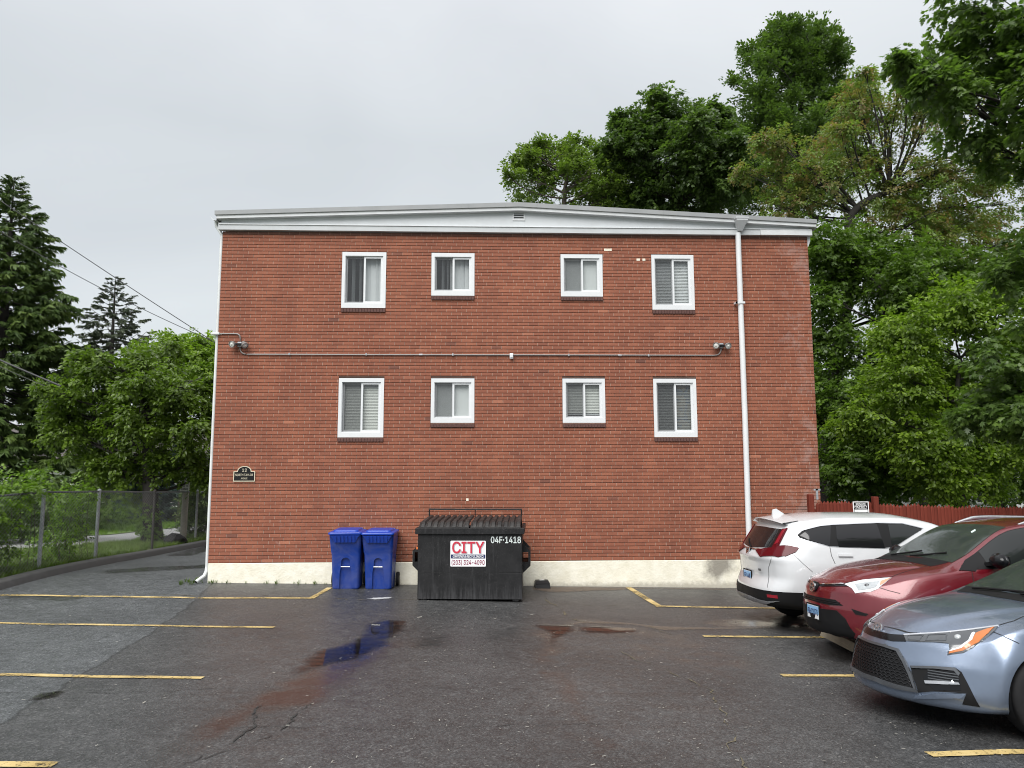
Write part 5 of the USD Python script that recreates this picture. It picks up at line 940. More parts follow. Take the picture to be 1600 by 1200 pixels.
def carpaint(name, c, rough=.22, metallic=0.0, flake=0.0, drops=.4):
    return material(name, {'g': ('geometry', {}), 'n': ('noise_texture', {'scale': 2.2, 'detail': 5.0}), 'r': ('rgb_ramp', {'ramp': [(.3, tuple(np.array(c) * .93)), (.7, tuple(np.array(c) * 1.05))]}),
        'v': ('voronoi_texture', {'scale': 140.0, 'randomness': 1.0}), 'vr': ('map_range', {'from_min': 0.0, 'from_max': .42, 'to_min': 1.0, 'to_max': 0.0, 'clamp': True}), 'sx': ('separate_xyz', {}), 'up': ('map_range', {'from_min': .2, 'from_max': .8, 'to_min': .0, 'to_max': drops, 'clamp': True}), 'b': ('bump', {'distance': .004}),
        'rn': ('map_range', {'from_min': .3, 'from_max': .7, 'to_min': rough - .05, 'to_max': rough + .08}), 'p': ('principled_bsdf', {'metallic': metallic, 'coat_weight': 1.0, 'coat_roughness': .025})},
        [('g.position', 'n.vector'), ('n.fac', 'r.fac'), ('r.color', 'p.base_color'), ('n.fac', 'rn.value'), ('rn.result', 'p.roughness'), ('g.position', 'v.vector'), ('v.distance', 'vr.value'), ('vr.result', 'b.height'), ('g.normal', 'sx.vector'), ('sx.z', 'up.value'), ('up.result', 'b.strength'), ('b.normal', 'p.coat_normal')], 'p.BSDF')
M['paint_white'] = carpaint('paint_white', (.52, .53, .54), .3); M['paint_red'] = carpaint('paint_red', (.12, .005, .011), .26, .25); M['paint_blue'] = carpaint('paint_blue', (.165, .205, .275), .30, .7)
M['car_black'] = pm('car_black', (.007, .007, .0075), .6, .15, spec=.2); M['car_gloss'] = pm('car_gloss', (.005, .005, .006), .15, .1, spec=.35); M['chrome'] = pm('chrome', (.75, .76, .78), .12, .05, metallic=1.0); M['satin_silver'] = pm('satin_silver', (.45, .46, .48), .32, .06, metallic=.8); M['gunmetal'] = pm('gunmetal', (.085, .09, .098), .38, .08, metallic=.5)
M['lamp_red'] = pm('lamp_red', (.075, .003, .006), .12, .2, spec=.25); M['lamp_red_bright'] = pm('lamp_red_bright', (.20, .012, .02), .15, .1, spec=.3); M['lamp_clear'] = pm('lamp_clear', (.33, .35, .36), .12, .2, 25, coat=1.0); M['lamp_white'] = pm('lamp_white', (.62, .64, .65), .15, .04, coat=1.0); M['lamp_amber'] = pm('lamp_amber', (.42, .12, .015), .15, .12, coat=1.0); M['lamp_smoke'] = pm('lamp_smoke', (.05, .055, .06), .1, .3, coat=1.0)
M['plate_blue'] = pm('plate_blue', (.22, .42, .66), .4, .1, 40); M['plate_white'] = pm('plate_white', (.7, .72, .74), .4, .05); M['plate_ink'] = pm('plate_ink', (.02, .03, .10), .5, .1)
def glass_mat(name, c, drops=.3):
    return material(name, {'g': ('geometry', {}), 'v': ('voronoi_texture', {'scale': 170.0}), 'vr': ('map_range', {'from_min': 0.0, 'from_max': .4, 'to_min': 1.0, 'to_max': 0.0, 'clamp': True}), 'n': ('noise_texture', {'scale': 6.0, 'detail': 4.0}), 'nm': ('map_range', {'from_min': .35, 'from_max': .65, 'to_min': 0.0, 'to_max': drops, 'clamp': True}), 'b': ('bump', {'distance': .002}), 'p': ('principled_bsdf', {'base_color': c, 'roughness': .03, 'specular_ior_level': .5})},
        [('g.position', 'v.vector'), ('v.distance', 'vr.value'), ('vr.result', 'b.height'), ('g.position', 'n.vector'), ('n.fac', 'nm.value'), ('nm.result', 'b.strength'), ('b.normal', 'p.normal')], 'p.BSDF')
M['car_glass'] = glass_mat('car_glass', (.012, .014, .014), .12); M['windscreen'] = glass_mat('windscreen', (.03, .038, .033), .8); M['tint_glass'] = glass_mat('tint_glass', (.008, .008, .009), .08)
def plate(car, c, mat_top, chars, facing, h=.155, w=.305, d=None):
    """number plate: board, blue fade and dark characters, at point c, facing (-1: nose, 1: tail)"""
    x, y, z = c; f = facing; B = part(car.t, 'number_plate', MB().box((x, y - w / 2, z - h / 2), (x + .006 * f, y + w / 2, z + h / 2), .002), M['plate_white'])
    x1 = x + .0062 * f; part(B, 'plate_print', MB().box((x1, y - w / 2 + .006, z - .02), (x1 + .0012 * f, y + w / 2 - .006, z + h / 2 - .012)), mat_top)
    tx = MB(); t = meshkit.text_mesh(chars, .066, .001, True); v = t.vertices.copy(); v[:, 0] -= v[:, 0].min(); v[:, 0] *= .25 / v[:, 0].max(); v[:, 0] -= .125
    tx.add(np.column_stack([x1 + (.0016 + v[:, 2]) * f, y + v[:, 0] * f, z - .033 + v[:, 1]]), t.faces); part(B, 'plate_characters', tx, M['plate_ink'])
    part(B, 'plate_frame', MB().prism(sbox(-w / 2 - .012, -h / 2 - .012, w / 2 + .012, h / 2 + .012).difference(sbox(-w / 2 + .003, -h / 2 + .003, w / 2 - .003, h / 2 - .003)), x - .004 * f, x + .008 * f, 'yzx', np.array([[1, 0, 0, 0], [0, 1, 0, y], [0, 0, 1, z], [0, 0, 0, 1.0]])), M['car_black'])
def oval_badge(car, c, ry, rz_, n, kind, mat):
    """emblem: three nested ovals, or a letter H in a soft square"""
    n = np.array(n, float) / np.linalg.norm(n); a = np.cross([0, 0, 1.0], n); a /= np.linalg.norm(a); b = np.cross(n, a); m = np.eye(4); m[:3, 0], m[:3, 1], m[:3, 2], m[:3, 3] = a, b, n, c; mb = MB()
    el = lambda cx_, cy_, r0, r1, t: Polygon([(cx_ + r0 * math.cos(q), cy_ + r1 * math.sin(q)) for q in np.linspace(0, 2 * PI, 36)[:-1]]).exterior.buffer(t)
    if kind == 'ovals': g = unary_union([el(0, 0, ry, rz_, .006), el(0, rz_ * .15, ry * .36, rz_ * .80, .0045), el(0, rz_ * .45, ry * .66, rz_ * .42, .0045)])
    else: sq = Polygon([(-ry, rz_), (ry, rz_), (ry * .78, -rz_), (-ry * .78, -rz_)]).buffer(.006); g = unary_union([sq.exterior.buffer(.006), LineString([(-ry * .62, rz_ * .8), (-ry * .42, -rz_ * .8)]).buffer(.009), LineString([(ry * .62, rz_ * .8), (ry * .42, -rz_ * .8)]).buffer(.009), LineString([(-ry * .5, 0), (ry * .5, 0)]).buffer(.008)])
    part(car.t, 'emblem', mb.prism(g, 0, .012, 'xyz', m), mat)

# ---- silver blue sedan
SB = dict(crease=(.30, .56, .016, 1.25), L=4.62, axles=(1.03, 3.73), tyre=.325, arch=.362, track=1.56, tyre_w=.225, bulge=.03, crown=2.4,
    zb=curve([(0, .19), (.25, .17), (.6, .17), (1.4, .18), (3.2, .2), (4.2, .24), (4.62, .34)]), wb=curve([(0, .60), (.12, .70), (.4, .80), (1, .84), (3.6, .84), (4.3, .78), (4.62, .62)]),
    zm=curve([(0, .46), (.5, .56), (1.0, .66), (3.5, .68), (4.62, .66)]), wm=curve([(0, .69), (.1, .795), (.3, .865), (.6, .885), (1.0, .892), (1.6, .878), (2.5, .875), (3.5, .892), (4.2, .86), (4.62, .70)]),
    zs=curve([(0, .66), (.3, .72), (.6, .785), (.97, .845), (1.5, .90), (2.2, .93), (3.3, .985), (4.2, 1.02), (4.62, .98)], .06), ws=curve([(0, .62), (.1, .70), (.35, .785), (.7, .83), (1.2, .845), (2.5, .845), (3.6, .835), (4.3, .79), (4.62, .66)]),
    zr=curve([(0, .665), (.5, .775), (.97, .87), (1.25, .925), (1.55, 1.04), (2.22, 1.335), (2.6, 1.375), (3.2, 1.34), (3.75, 1.13), (4.02, 1.04), (4.62, .99)], .05), wr=curve([(0, .60), (.35, .72), (.97, .735), (1.3, .72), (1.55, .70), (2.2, .585), (2.8, .575), (3.3, .58), (3.8, .66), (4.1, .72), (4.62, .62)], .05),
    zt=curve([(0, .70), (.2, .765), (.5, .85), (.9, .925), (1.22, .965), (1.36, .99), (2.28, 1.395), (2.7, 1.435), (3.3, 1.385), (4.0, 1.09), (4.15, 1.06), (4.62, 1.03)], .05),
    F=lambda y, z: .80 * y ** 2.1 + np.interp(z, [.15, .2, .3, .5, .62, .75], [.06, .02, 0, .06, .12, .19]), R=lambda y, z: .5 * y ** 2.4 + np.interp(z, [.2, .5, .7, .95, 1.05], [.1, 0, .02, .06, .10]))
# ---- red crossover
SR = dict(crease=(.34, .60, .016, 1.06), L=4.60, axles=(.94, 3.60), tyre=.350, arch=.392, track=1.59, tyre_w=.225, bulge=.03, crown=2.6,
    zb=curve([(0, .31), (.3, .28), (.7, .25), (1.4, .25), (3.2, .26), (4.2, .30), (4.6, .38)]), wb=curve([(0, .56), (.12, .68), (.4, .80), (1, .86), (3.6, .86), (4.3, .80), (4.6, .66)]),
    zm=curve([(0, .58), (.5, .70), (1.0, .80), (3.5, .82), (4.6, .80)]), wm=curve([(0, .70), (.1, .80), (.3, .87), (.6, .905), (1.0, .92), (1.6, .905), (2.5, .905), (3.5, .92), (4.2, .88), (4.6, .74)]),
    zs=curve([(0, .86), (.3, .92), (.6, .975), (.97, 1.03), (1.4, 1.075), (2.2, 1.10), (3.3, 1.15), (4.2, 1.18), (4.6, 1.12)], .06), ws=curve([(0, .60), (.1, .69), (.35, .79), (.7, .845), (1.2, .87), (2.5, .87), (3.6, .855), (4.3, .80), (4.6, .68)]),
    zr=curve([(0, .865), (.5, .99), (.9, 1.06), (1.15, 1.10), (1.4, 1.20), (2.08, 1.555), (2.5, 1.605), (3.4, 1.60), (4.2, 1.52), (4.6, 1.45)], .05), wr=curve([(0, .56), (.35, .70), (.9, .735), (1.2, .73), (1.4, .715), (2.05, .615), (2.8, .605), (3.8, .60), (4.6, .56)], .05),
    zt=curve([(0, .90), (.2, .97), (.5, 1.045), (.9, 1.11), (1.12, 1.14), (1.26, 1.175), (2.15, 1.61), (2.7, 1.665), (3.6, 1.655), (4.6, 1.55)], .05),
    F=lambda y, z: .68 * y ** 2.5 + np.interp(z, [.2, .3, .45, .62, .8, .95], [.10, .03, .0, .0, .035, .12]), R=lambda y, z: .35 * y ** 2.4 + np.interp(z, [.3, .6, .9, 1.1, 1.6], [.05, 0, .04, .1, .45]))
# ---- white crossover (seen from the tail)
SC = dict(L=4.62, axles=(.92, 3.58), tyre=.352, arch=.395, track=1.60, tyre_w=.235, bulge=.035, crown=2.6,
    zb=curve([(0, .26), (.3, .23), (.7, .23), (1.4, .25), (3.2, .28), (4.0, .31), (4.62, .36)]), wb=curve([(0, .56), (.12, .68), (.4, .80), (1, .86), (3.7, .86), (4.3, .80), (4.5, .74), (4.62, .68)]),
    zm=curve([(0, .58), (.5, .70), (1.0, .80), (3.5, .84), (4.62, .74)]), wm=curve([(0, .70), (.1, .80), (.3, .87), (.6, .905), (1.0, .925), (1.6, .905), (2.6, .905), (3.5, .928), (4.1, .905), (4.4, .865), (4.55, .81), (4.62, .74)]),
    zs=curve([(0, .86), (.3, .93), (.6, .985), (.97, 1.03), (1.4, 1.06), (2.2, 1.075), (3.3, 1.09), (3.9, 1.14), (4.3, 1.12), (4.62, 1.06)], .08), ws=curve([(0, .60), (.1, .69), (.35, .79), (.7, .845), (1.2, .87), (2.5, .875), (3.5, .885), (4.1, .86), (4.4, .81), (4.55, .76), (4.62, .70)]),
    zr=curve([(0, .865), (.5, .99), (.95, 1.05), (1.2, 1.085), (1.4, 1.17), (2.08, 1.54), (2.5, 1.60), (3.4, 1.595), (4.0, 1.55), (4.4, 1.52), (4.62, 1.50)], .05), wr=curve([(0, .56), (.35, .70), (.9, .735), (1.2, .73), (1.4, .715), (2.05, .64), (2.8, .635), (3.7, .64), (4.2, .62), (4.62, .57)], .05),
    zt=curve([(0, .90), (.2, .97), (.5, 1.04), (.9, 1.09), (1.15, 1.12), (1.28, 1.155), (2.15, 1.60), (2.7, 1.675), (3.5, 1.665), (4.2, 1.60), (4.62, 1.555)], .05),
    F=lambda y, z: .72 * y ** 2.2 + np.interp(z, [.2, .3, .45, .62, .8, .95], [.10, .03, .0, .0, .035, .12]), R=lambda y, z: .34 * y ** 2.6 + np.interp(z, [.3, .45, .6, .75, .95, 1.02, 1.1, 1.5], [.06, .0, .01, .075, .06, .04, .09, .36]), Lr=1.2)
def ground_z(x0, x1, y): return float(np.mean([G(x, y + d) for x in (x0, x1) for d in (-.78, .78)]))
blue = Car(SB, 'sedan', 'silver blue sedan with amber edged headlights, nearest car at the right edge', (3.26, -7.65, float(np.mean([G(3.26, -7.65 + d) for d in (-.8, .8)]))), 0, M['paint_blue'])
red = Car(SR, 'crossover', 'dark red crossover with roof rails and black mirror, between the white and the blue car', (3.87, -5.40, float(np.mean([G(3.87, -5.4 + d) for d in (-.8, .8)]))), 0, M['paint_red'])
xe = 3.865 + SC['L']; white = Car(SC, 'crossover', 'white crossover with dark tinted windows seen from its tail, beside the wall', (xe, -3.15, float(np.mean([G(xe, -3.15 + d) for d in (-.8, .8)]))), PI, M['paint_white'])
# outlines of lamps, grilles and glass on the three cars, in each car's own metres (x back from the nose, z up)
TR = {
 'blue': {
  'frame': [(0.186,0.389,0.533),(0.104,0.046,0.585),(0.125,-0.173,0.589),(0.168,-0.308,0.581),(0.175,-0.394,0.502),(0.185,-0.453,0.409),(0.192,-0.503,0.283),(0.101,-0.363,0.277),(0.026,-0.185,0.292),(0.01,0.079,0.318),(0.036,0.163,0.361),(0.133,0.34,0.466)],
  'grille': [(0.184,0.396,0.52),(0.094,0.031,0.567),(0.118,-0.183,0.57),(0.155,-0.304,0.56),(0.16,-0.373,0.495),(0.169,-0.429,0.41),(0.176,-0.482,0.309),(0.101,-0.367,0.311),(0.031,-0.182,0.326),(0.019,0.076,0.35),(0.048,0.156,0.404),(0.097,0.247,0.483)],
  'bar': [(0.162,0.167,0.66),(0.148,-0.016,0.666),(0.18,-0.186,0.676),(0.239,-0.301,0.69),(0.216,-0.341,0.643),(0.162,-0.235,0.627),(0.127,-0.074,0.627),(0.131,0.09,0.63)],
  'emblem': [(0.184,-0.011,0.699)],
  'lamp': [(0.231,-0.29,0.688),(0.341,-0.406,0.717),(0.467,-0.505,0.747),(0.593,-0.599,0.782),(0.69,-0.651,0.807),(0.773,-0.686,0.827),(0.707,-0.725,0.79),(0.625,-0.733,0.737),(0.534,-0.705,0.662),(0.474,-0.674,0.618),(0.386,-0.608,0.588),(0.409,-0.608,0.631),(0.421,-0.586,0.673),(0.351,-0.511,0.669),(0.279,-0.431,0.656),(0.218,-0.341,0.646)],
  'amber': [(0.604,-0.659,0.763),(0.672,-0.674,0.793),(0.739,-0.688,0.815),(0.664,-0.718,0.771),(0.579,-0.72,0.705),(0.478,-0.67,0.631),(0.398,-0.614,0.598),(0.407,-0.614,0.615),(0.479,-0.661,0.651),(0.556,-0.68,0.715)],
  'led': [(0.408,-0.611,0.622),(0.469,-0.649,0.656),(0.534,-0.665,0.708),(0.585,-0.641,0.76),(0.603,-0.654,0.765),(0.556,-0.68,0.715),(0.479,-0.661,0.651),(0.407,-0.614,0.615)],
  'cell1': [(0.242,-0.323,0.684),(0.327,-0.418,0.705),(0.283,-0.427,0.664),(0.23,-0.352,0.654)],
  'cell2': [(0.347,-0.437,0.71),(0.455,-0.526,0.732),(0.417,-0.563,0.689),(0.31,-0.458,0.67)],
  'proj': [(0.488,-0.601,0.716)],
  'hoodline': [(0.295,0.388,0.697),(0.211,-0.037,0.715),(0.253,-0.279,0.707),(0.339,-0.407,0.716),(0.468,-0.504,0.749),(0.595,-0.596,0.784),(0.779,-0.679,0.831),(0.91,-0.679,0.866),(1.018,-0.641,0.895)],
  'gap': [(0.699,-0.725,0.787),(0.729,-0.821,0.761),(0.796,-0.86,0.725)],
  'vent': [(0.186,-0.427,0.471),(0.301,-0.565,0.497),(0.405,-0.665,0.508),(0.433,-0.696,0.481),(0.453,-0.73,0.401),(0.505,-0.769,0.244),(0.412,-0.702,0.246),(0.434,-0.729,0.33),(0.334,-0.649,0.322),(0.256,-0.578,0.308),(0.192,-0.503,0.283),(0.185,-0.453,0.409)],
  'cstrip': [(0.187,-0.429,0.472),(0.301,-0.565,0.497),(0.405,-0.665,0.507),(0.426,-0.693,0.471),(0.413,-0.687,0.451),(0.396,-0.664,0.484),(0.298,-0.568,0.479),(0.193,-0.444,0.456)],
  'ventin': [(0.263,-0.536,0.455),(0.395,-0.664,0.481),(0.415,-0.69,0.444),(0.41,-0.707,0.348),(0.269,-0.589,0.319),(0.231,-0.52,0.393)],
  'fog': [(0.234,-0.529,0.38),(0.33,-0.627,0.398),(0.405,-0.692,0.402),(0.411,-0.7,0.389),(0.317,-0.622,0.373),(0.235,-0.538,0.359)],
  'lip': [(0.178,-0.476,0.255),(0.267,-0.591,0.304),(0.432,-0.727,0.333),(0.41,-0.712,0.299),(0.299,-0.617,0.273),(0.173,-0.46,0.236)],
  'wiper': [(1.328,0.592,0.962),(1.283,0.208,0.973),(1.296,-0.064,0.977),(1.33,-0.232,0.982)],
 },
 'red': {
  'strip': [(0.071,-0.089,0.858),(0.193,-0.419,0.892),(0.231,-0.521,0.874),(0.156,-0.42,0.863),(0.062,-0.157,0.835)],
  'emblem': [(0.04,-0.033,0.807)],
  'ugrille': [(0.099,0.437,0.688),(0.015,0.023,0.696),(0.088,-0.402,0.714),(0.128,-0.499,0.661),(0.049,-0.335,0.647),(0.004,0.046,0.64),(0.057,0.363,0.637)],
  'lamp': [(0.193,-0.433,0.887),(0.364,-0.513,0.944),(0.598,-0.692,0.987),(0.514,-0.717,0.937),(0.426,-0.721,0.872),(0.358,-0.693,0.837),(0.228,-0.596,0.805),(0.22,-0.539,0.854)],
  'lampin': [(0.263,-0.524,0.893),(0.362,-0.576,0.921),(0.479,-0.664,0.943),(0.413,-0.702,0.885),(0.341,-0.667,0.856),(0.26,-0.607,0.836)],
  'amber': [(0.486,-0.67,0.944),(0.589,-0.695,0.983),(0.51,-0.714,0.936),(0.447,-0.716,0.899)],
  'lower': [(0.057,0.371,0.547),(0.0,0.009,0.558),(0.083,-0.431,0.601),(0.132,-0.52,0.524),(0.202,-0.586,0.373),(0.283,-0.52,0.295),(0.224,-0.353,0.293),(0.066,-0.256,0.326),(0.028,0.174,0.364),(0.083,0.432,0.455)],
  'plate': [(0.0,-0.024,0.525)],
  'hoodline': [(0.108,0.141,0.89),(0.075,-0.022,0.865),(0.106,-0.249,0.874),(0.196,-0.413,0.896),(0.367,-0.508,0.946),(0.607,-0.676,0.995),(1.028,-0.591,1.102),(1.397,-0.526,1.216)],
  'gap': [(0.431,-0.715,0.886),(0.504,-0.782,0.859),(0.594,-0.844,0.836)],
  'doorgap': [(1.303,-0.835,1.093),(1.269,-0.882,1.013)],
  'fog': [(0.177,-0.578,0.64),(0.299,-0.709,0.598),(0.275,-0.69,0.577),(0.202,-0.615,0.584)],
  'sail': [(1.216,-0.79,1.096),(1.372,-0.71,1.185),(1.325,-0.843,1.091)],
  'mirror': [(1.569,-0.753,1.237)],
  'wip1': [(1.432,0.685,1.218),(0.939,-0.278,1.127)],
  'wip2': [(1.44,0.454,1.242),(1.134,-0.368,1.135)],
  'sticker': [(1.843,-0.263,1.488),(1.901,-0.26,1.518),(1.874,-0.307,1.503),(1.824,-0.305,1.475)],
 },
 'white': {
  'glass': [(4.403,-0.606,1.151),(4.364,-0.417,1.295),(4.29,-0.231,1.444),(4.283,0.263,1.45),(4.24,0.538,1.429),(4.328,0.548,1.293),(4.408,0.558,1.17),(4.49,0.272,1.142),(4.495,-0.341,1.121)],
  'lampv': [(4.237,0.545,1.43),(4.188,0.611,1.443),(4.272,0.638,1.318),(4.35,0.658,1.193),(4.413,0.559,1.163),(4.327,0.553,1.293)],
  'lamph': [(4.522,0.226,1.101),(4.413,0.559,1.163),(4.349,0.656,1.196),(4.219,0.763,1.206),(4.127,0.811,1.181),(4.172,0.815,1.128),(4.29,0.789,1.072),(4.393,0.727,1.047),(4.538,0.436,1.024)],
  'lampb': [(4.527,0.408,1.052),(4.387,0.714,1.076),(4.267,0.782,1.116),(4.15,0.812,1.158),(4.172,0.815,1.128),(4.29,0.789,1.072),(4.393,0.727,1.047),(4.537,0.441,1.024)],
  'chrome': [(4.511,-0.089,1.128),(4.49,0.272,1.142),(4.424,0.53,1.16)],
  'emblem': [(4.533,-0.084,1.093)],
  'awd': [(4.512,0.439,0.847)],
  'qglass': [(4.077,0.739,1.353),(3.971,0.724,1.416),(3.778,0.712,1.472),(3.609,0.709,1.491),(3.711,0.854,1.219),(3.845,0.833,1.257),(3.988,0.791,1.305)],
  'qtrim': [(4.116,0.721,1.357),(4.035,0.703,1.423),(3.923,0.704,1.455),(3.77,0.697,1.492),(3.582,0.695,1.513),(2.904,0.669,1.549),(2.54,0.671,1.546),(2.257,0.706,1.476),(2.752,0.838,1.222),(2.916,0.85,1.193),(3.569,0.858,1.204),(3.713,0.856,1.212),(3.848,0.837,1.245),(4.01,0.796,1.287),(4.099,0.753,1.318)],
  'dglass': [(3.539,0.71,1.492),(3.399,0.7,1.508),(2.929,0.686,1.524),(2.932,0.782,1.361),(2.918,0.847,1.201),(3.582,0.857,1.209),(3.58,0.803,1.337)],
  'pillar': [(3.605,0.709,1.491),(3.541,0.708,1.496),(3.586,0.857,1.209),(3.706,0.854,1.219)],
  'bpillar': [(2.911,0.679,1.535),(2.828,0.68,1.532),(2.812,0.825,1.259),(2.909,0.848,1.198)],
  'fglass': [(2.768,0.689,1.519),(2.548,0.683,1.529),(2.295,0.72,1.458),(2.77,0.837,1.225),(2.812,0.825,1.259)],
  'bumper': [(4.585,-0.365,0.587),(4.608,0.125,0.589),(4.511,0.61,0.601),(4.338,0.812,0.599),(4.081,0.883,0.591),(4.01,0.869,0.452),(4.116,0.744,0.339),(4.287,0.709,0.355),(4.478,0.647,0.405),(4.589,0.314,0.415),(4.569,-0.393,0.406)],
  'silver': [(4.601,-0.308,0.462),(4.602,0.303,0.468),(4.57,0.443,0.429),(4.517,0.611,0.432),(4.402,0.755,0.455),(4.504,0.572,0.391),(4.574,0.345,0.398),(4.584,-0.336,0.414)],
  'refl': [(4.522,0.608,0.525),(4.43,0.744,0.533),(4.421,0.749,0.49),(4.519,0.62,0.488)],
  'tgap': [(4.457,0.656,1.035),(4.475,0.576,0.898),(4.513,0.596,0.616)],
  'dgap': [(3.708,0.858,1.207),(3.707,0.888,1.096),(3.67,0.911,0.986)],
  'qline': [(4.208,0.812,1.101),(4.112,0.872,0.986),(3.987,0.903,0.869)],
  'plate': [(4.555,0.022,0.726)],
  'handle': [(3.624,0.887,1.106),(3.387,0.884,1.1)],
  'bend': [(4.443,0.688,1.017),(4.4,0.717,0.774),(4.367,0.796,0.619)],
  'precess': [(4.513,-0.416,0.792),(4.541,0.251,0.826),(4.503,0.595,0.643),(4.518,0.584,0.615),(4.605,0.119,0.607),(4.587,-0.28,0.623)],
 },
}
def near(pts, side): return [p for p in pts if p[1] * side > -.02]
def sym(pts, side):
    """near half of an outline (top to bottom) mirrored across the car"""
    a = [p for p in pts]; return a + [(x, -y, z) for x, y, z in a[::-1]]
def screen(S, x0, x1, n=8, inset=.035, front=True):
    xs = np.linspace(x0, x1, n); L = [(x, -(float(S['wr'](x)) - inset), float(S['zr'](x))) for x in xs]
    return L + [(x, -y, z) for x, y, z in L[::-1]]
def side_glass(S, xs, lo, hi, sd):
    """window outline on the side between the beltline (+lo) and the roof edge (-hi)"""
    bot = [(x, sd * (float(S['ws'](x)) + .0), float(S['zs'](x)) + lo) for x in xs]; topp = [(x, sd * float(S['wr'](x)), float(S['zr'](x)) - hi) for x in xs]
    return bot + topp[::-1]
def rails(car, x0, x1, mat, y):
    S = car.S
    for sd in (-1, 1):
        xs = np.linspace(x0, x1, 16); p = []
        for i, x in enumerate(xs):
            e = min(1, i / 2.0, (15 - i) / 2.0); p.append((x, sd * (y + .0), float(S['zt'](x)) - .035 + .035 * e))
        part(car.t, 'roof_rail', MB().tube(p, [.012 + .014 * min(1, i / 2., (15 - i) / 2.) for i in range(16)], 10), M['satin_silver'], 40)
# ================= silver blue sedan
c, T, s = blue, TR['blue'], -1
c.wheels(10, .228, M['gunmetal'])
fr = [T['frame'][i] for i in (2, 3, 4, 5, 6, 7, 8)]; gr = [T['grille'][i] for i in (2, 3, 4, 5, 6, 7, 8)]
FR, GR = sym(fr, s), sym(gr, s)
c.decal(FR, 'grille_frame', M['gunmetal'], .002, .016, d=(1, 0, 0), hole=GR)
g = c.decal(GR, 'grille', M['car_black'], -.006, .007, d=(1, 0, 0))
mb = MB(); zmin, zmax = min(p[2] for p in GR), max(p[2] for p in GR)     # mesh bars of the grille
gp = Polygon([(p[1], p[2]) for p in GR]).buffer(-.008); k = 0
for z in np.arange(zmin, zmax, .024):
    seg = gp.intersection(LineString([(-.7, z), (.7, z)]))
    for q in getattr(seg, 'geoms', [seg]):
        if q.is_empty or q.length < .03: continue
        n = max(4, int(q.length / .02)); yz = np.array([q.interpolate(t, normalized=True).coords[0] for t in np.linspace(0, 1, n)]); yz[:, 1] += np.where(np.arange(n) % 2, .007, -.007)
        H = c.hit(np.column_stack([np.full(n, -1.0), yz]), np.array([1.0, 0, 0])); H = H[~np.isnan(H[:, 0])]
        if len(H) > 3: mb.tube(H + [-.006, 0, 0], .0038, 4)
part(g, 'grille_bars', mb, M['car_gloss'], 40)
br = [T['bar'][i] for i in (2, 3, 4, 5, 6)]; br = [T['bar'][1]] + br; br[0] = (br[0][0], 0, br[0][2]); br.append((T['bar'][6][0], 0, T['bar'][6][2])); c.decal(sym(br[1:-1], s), 'upper_grille', M['car_gloss'], .001, .004, d=(1, 0, 0))
e = T['emblem'][0]; oval_badge(c, (e[0] - .012, 0, e[2]), .058, .040, (-1, 0, .35), 'ovals', M['satin_silver'])
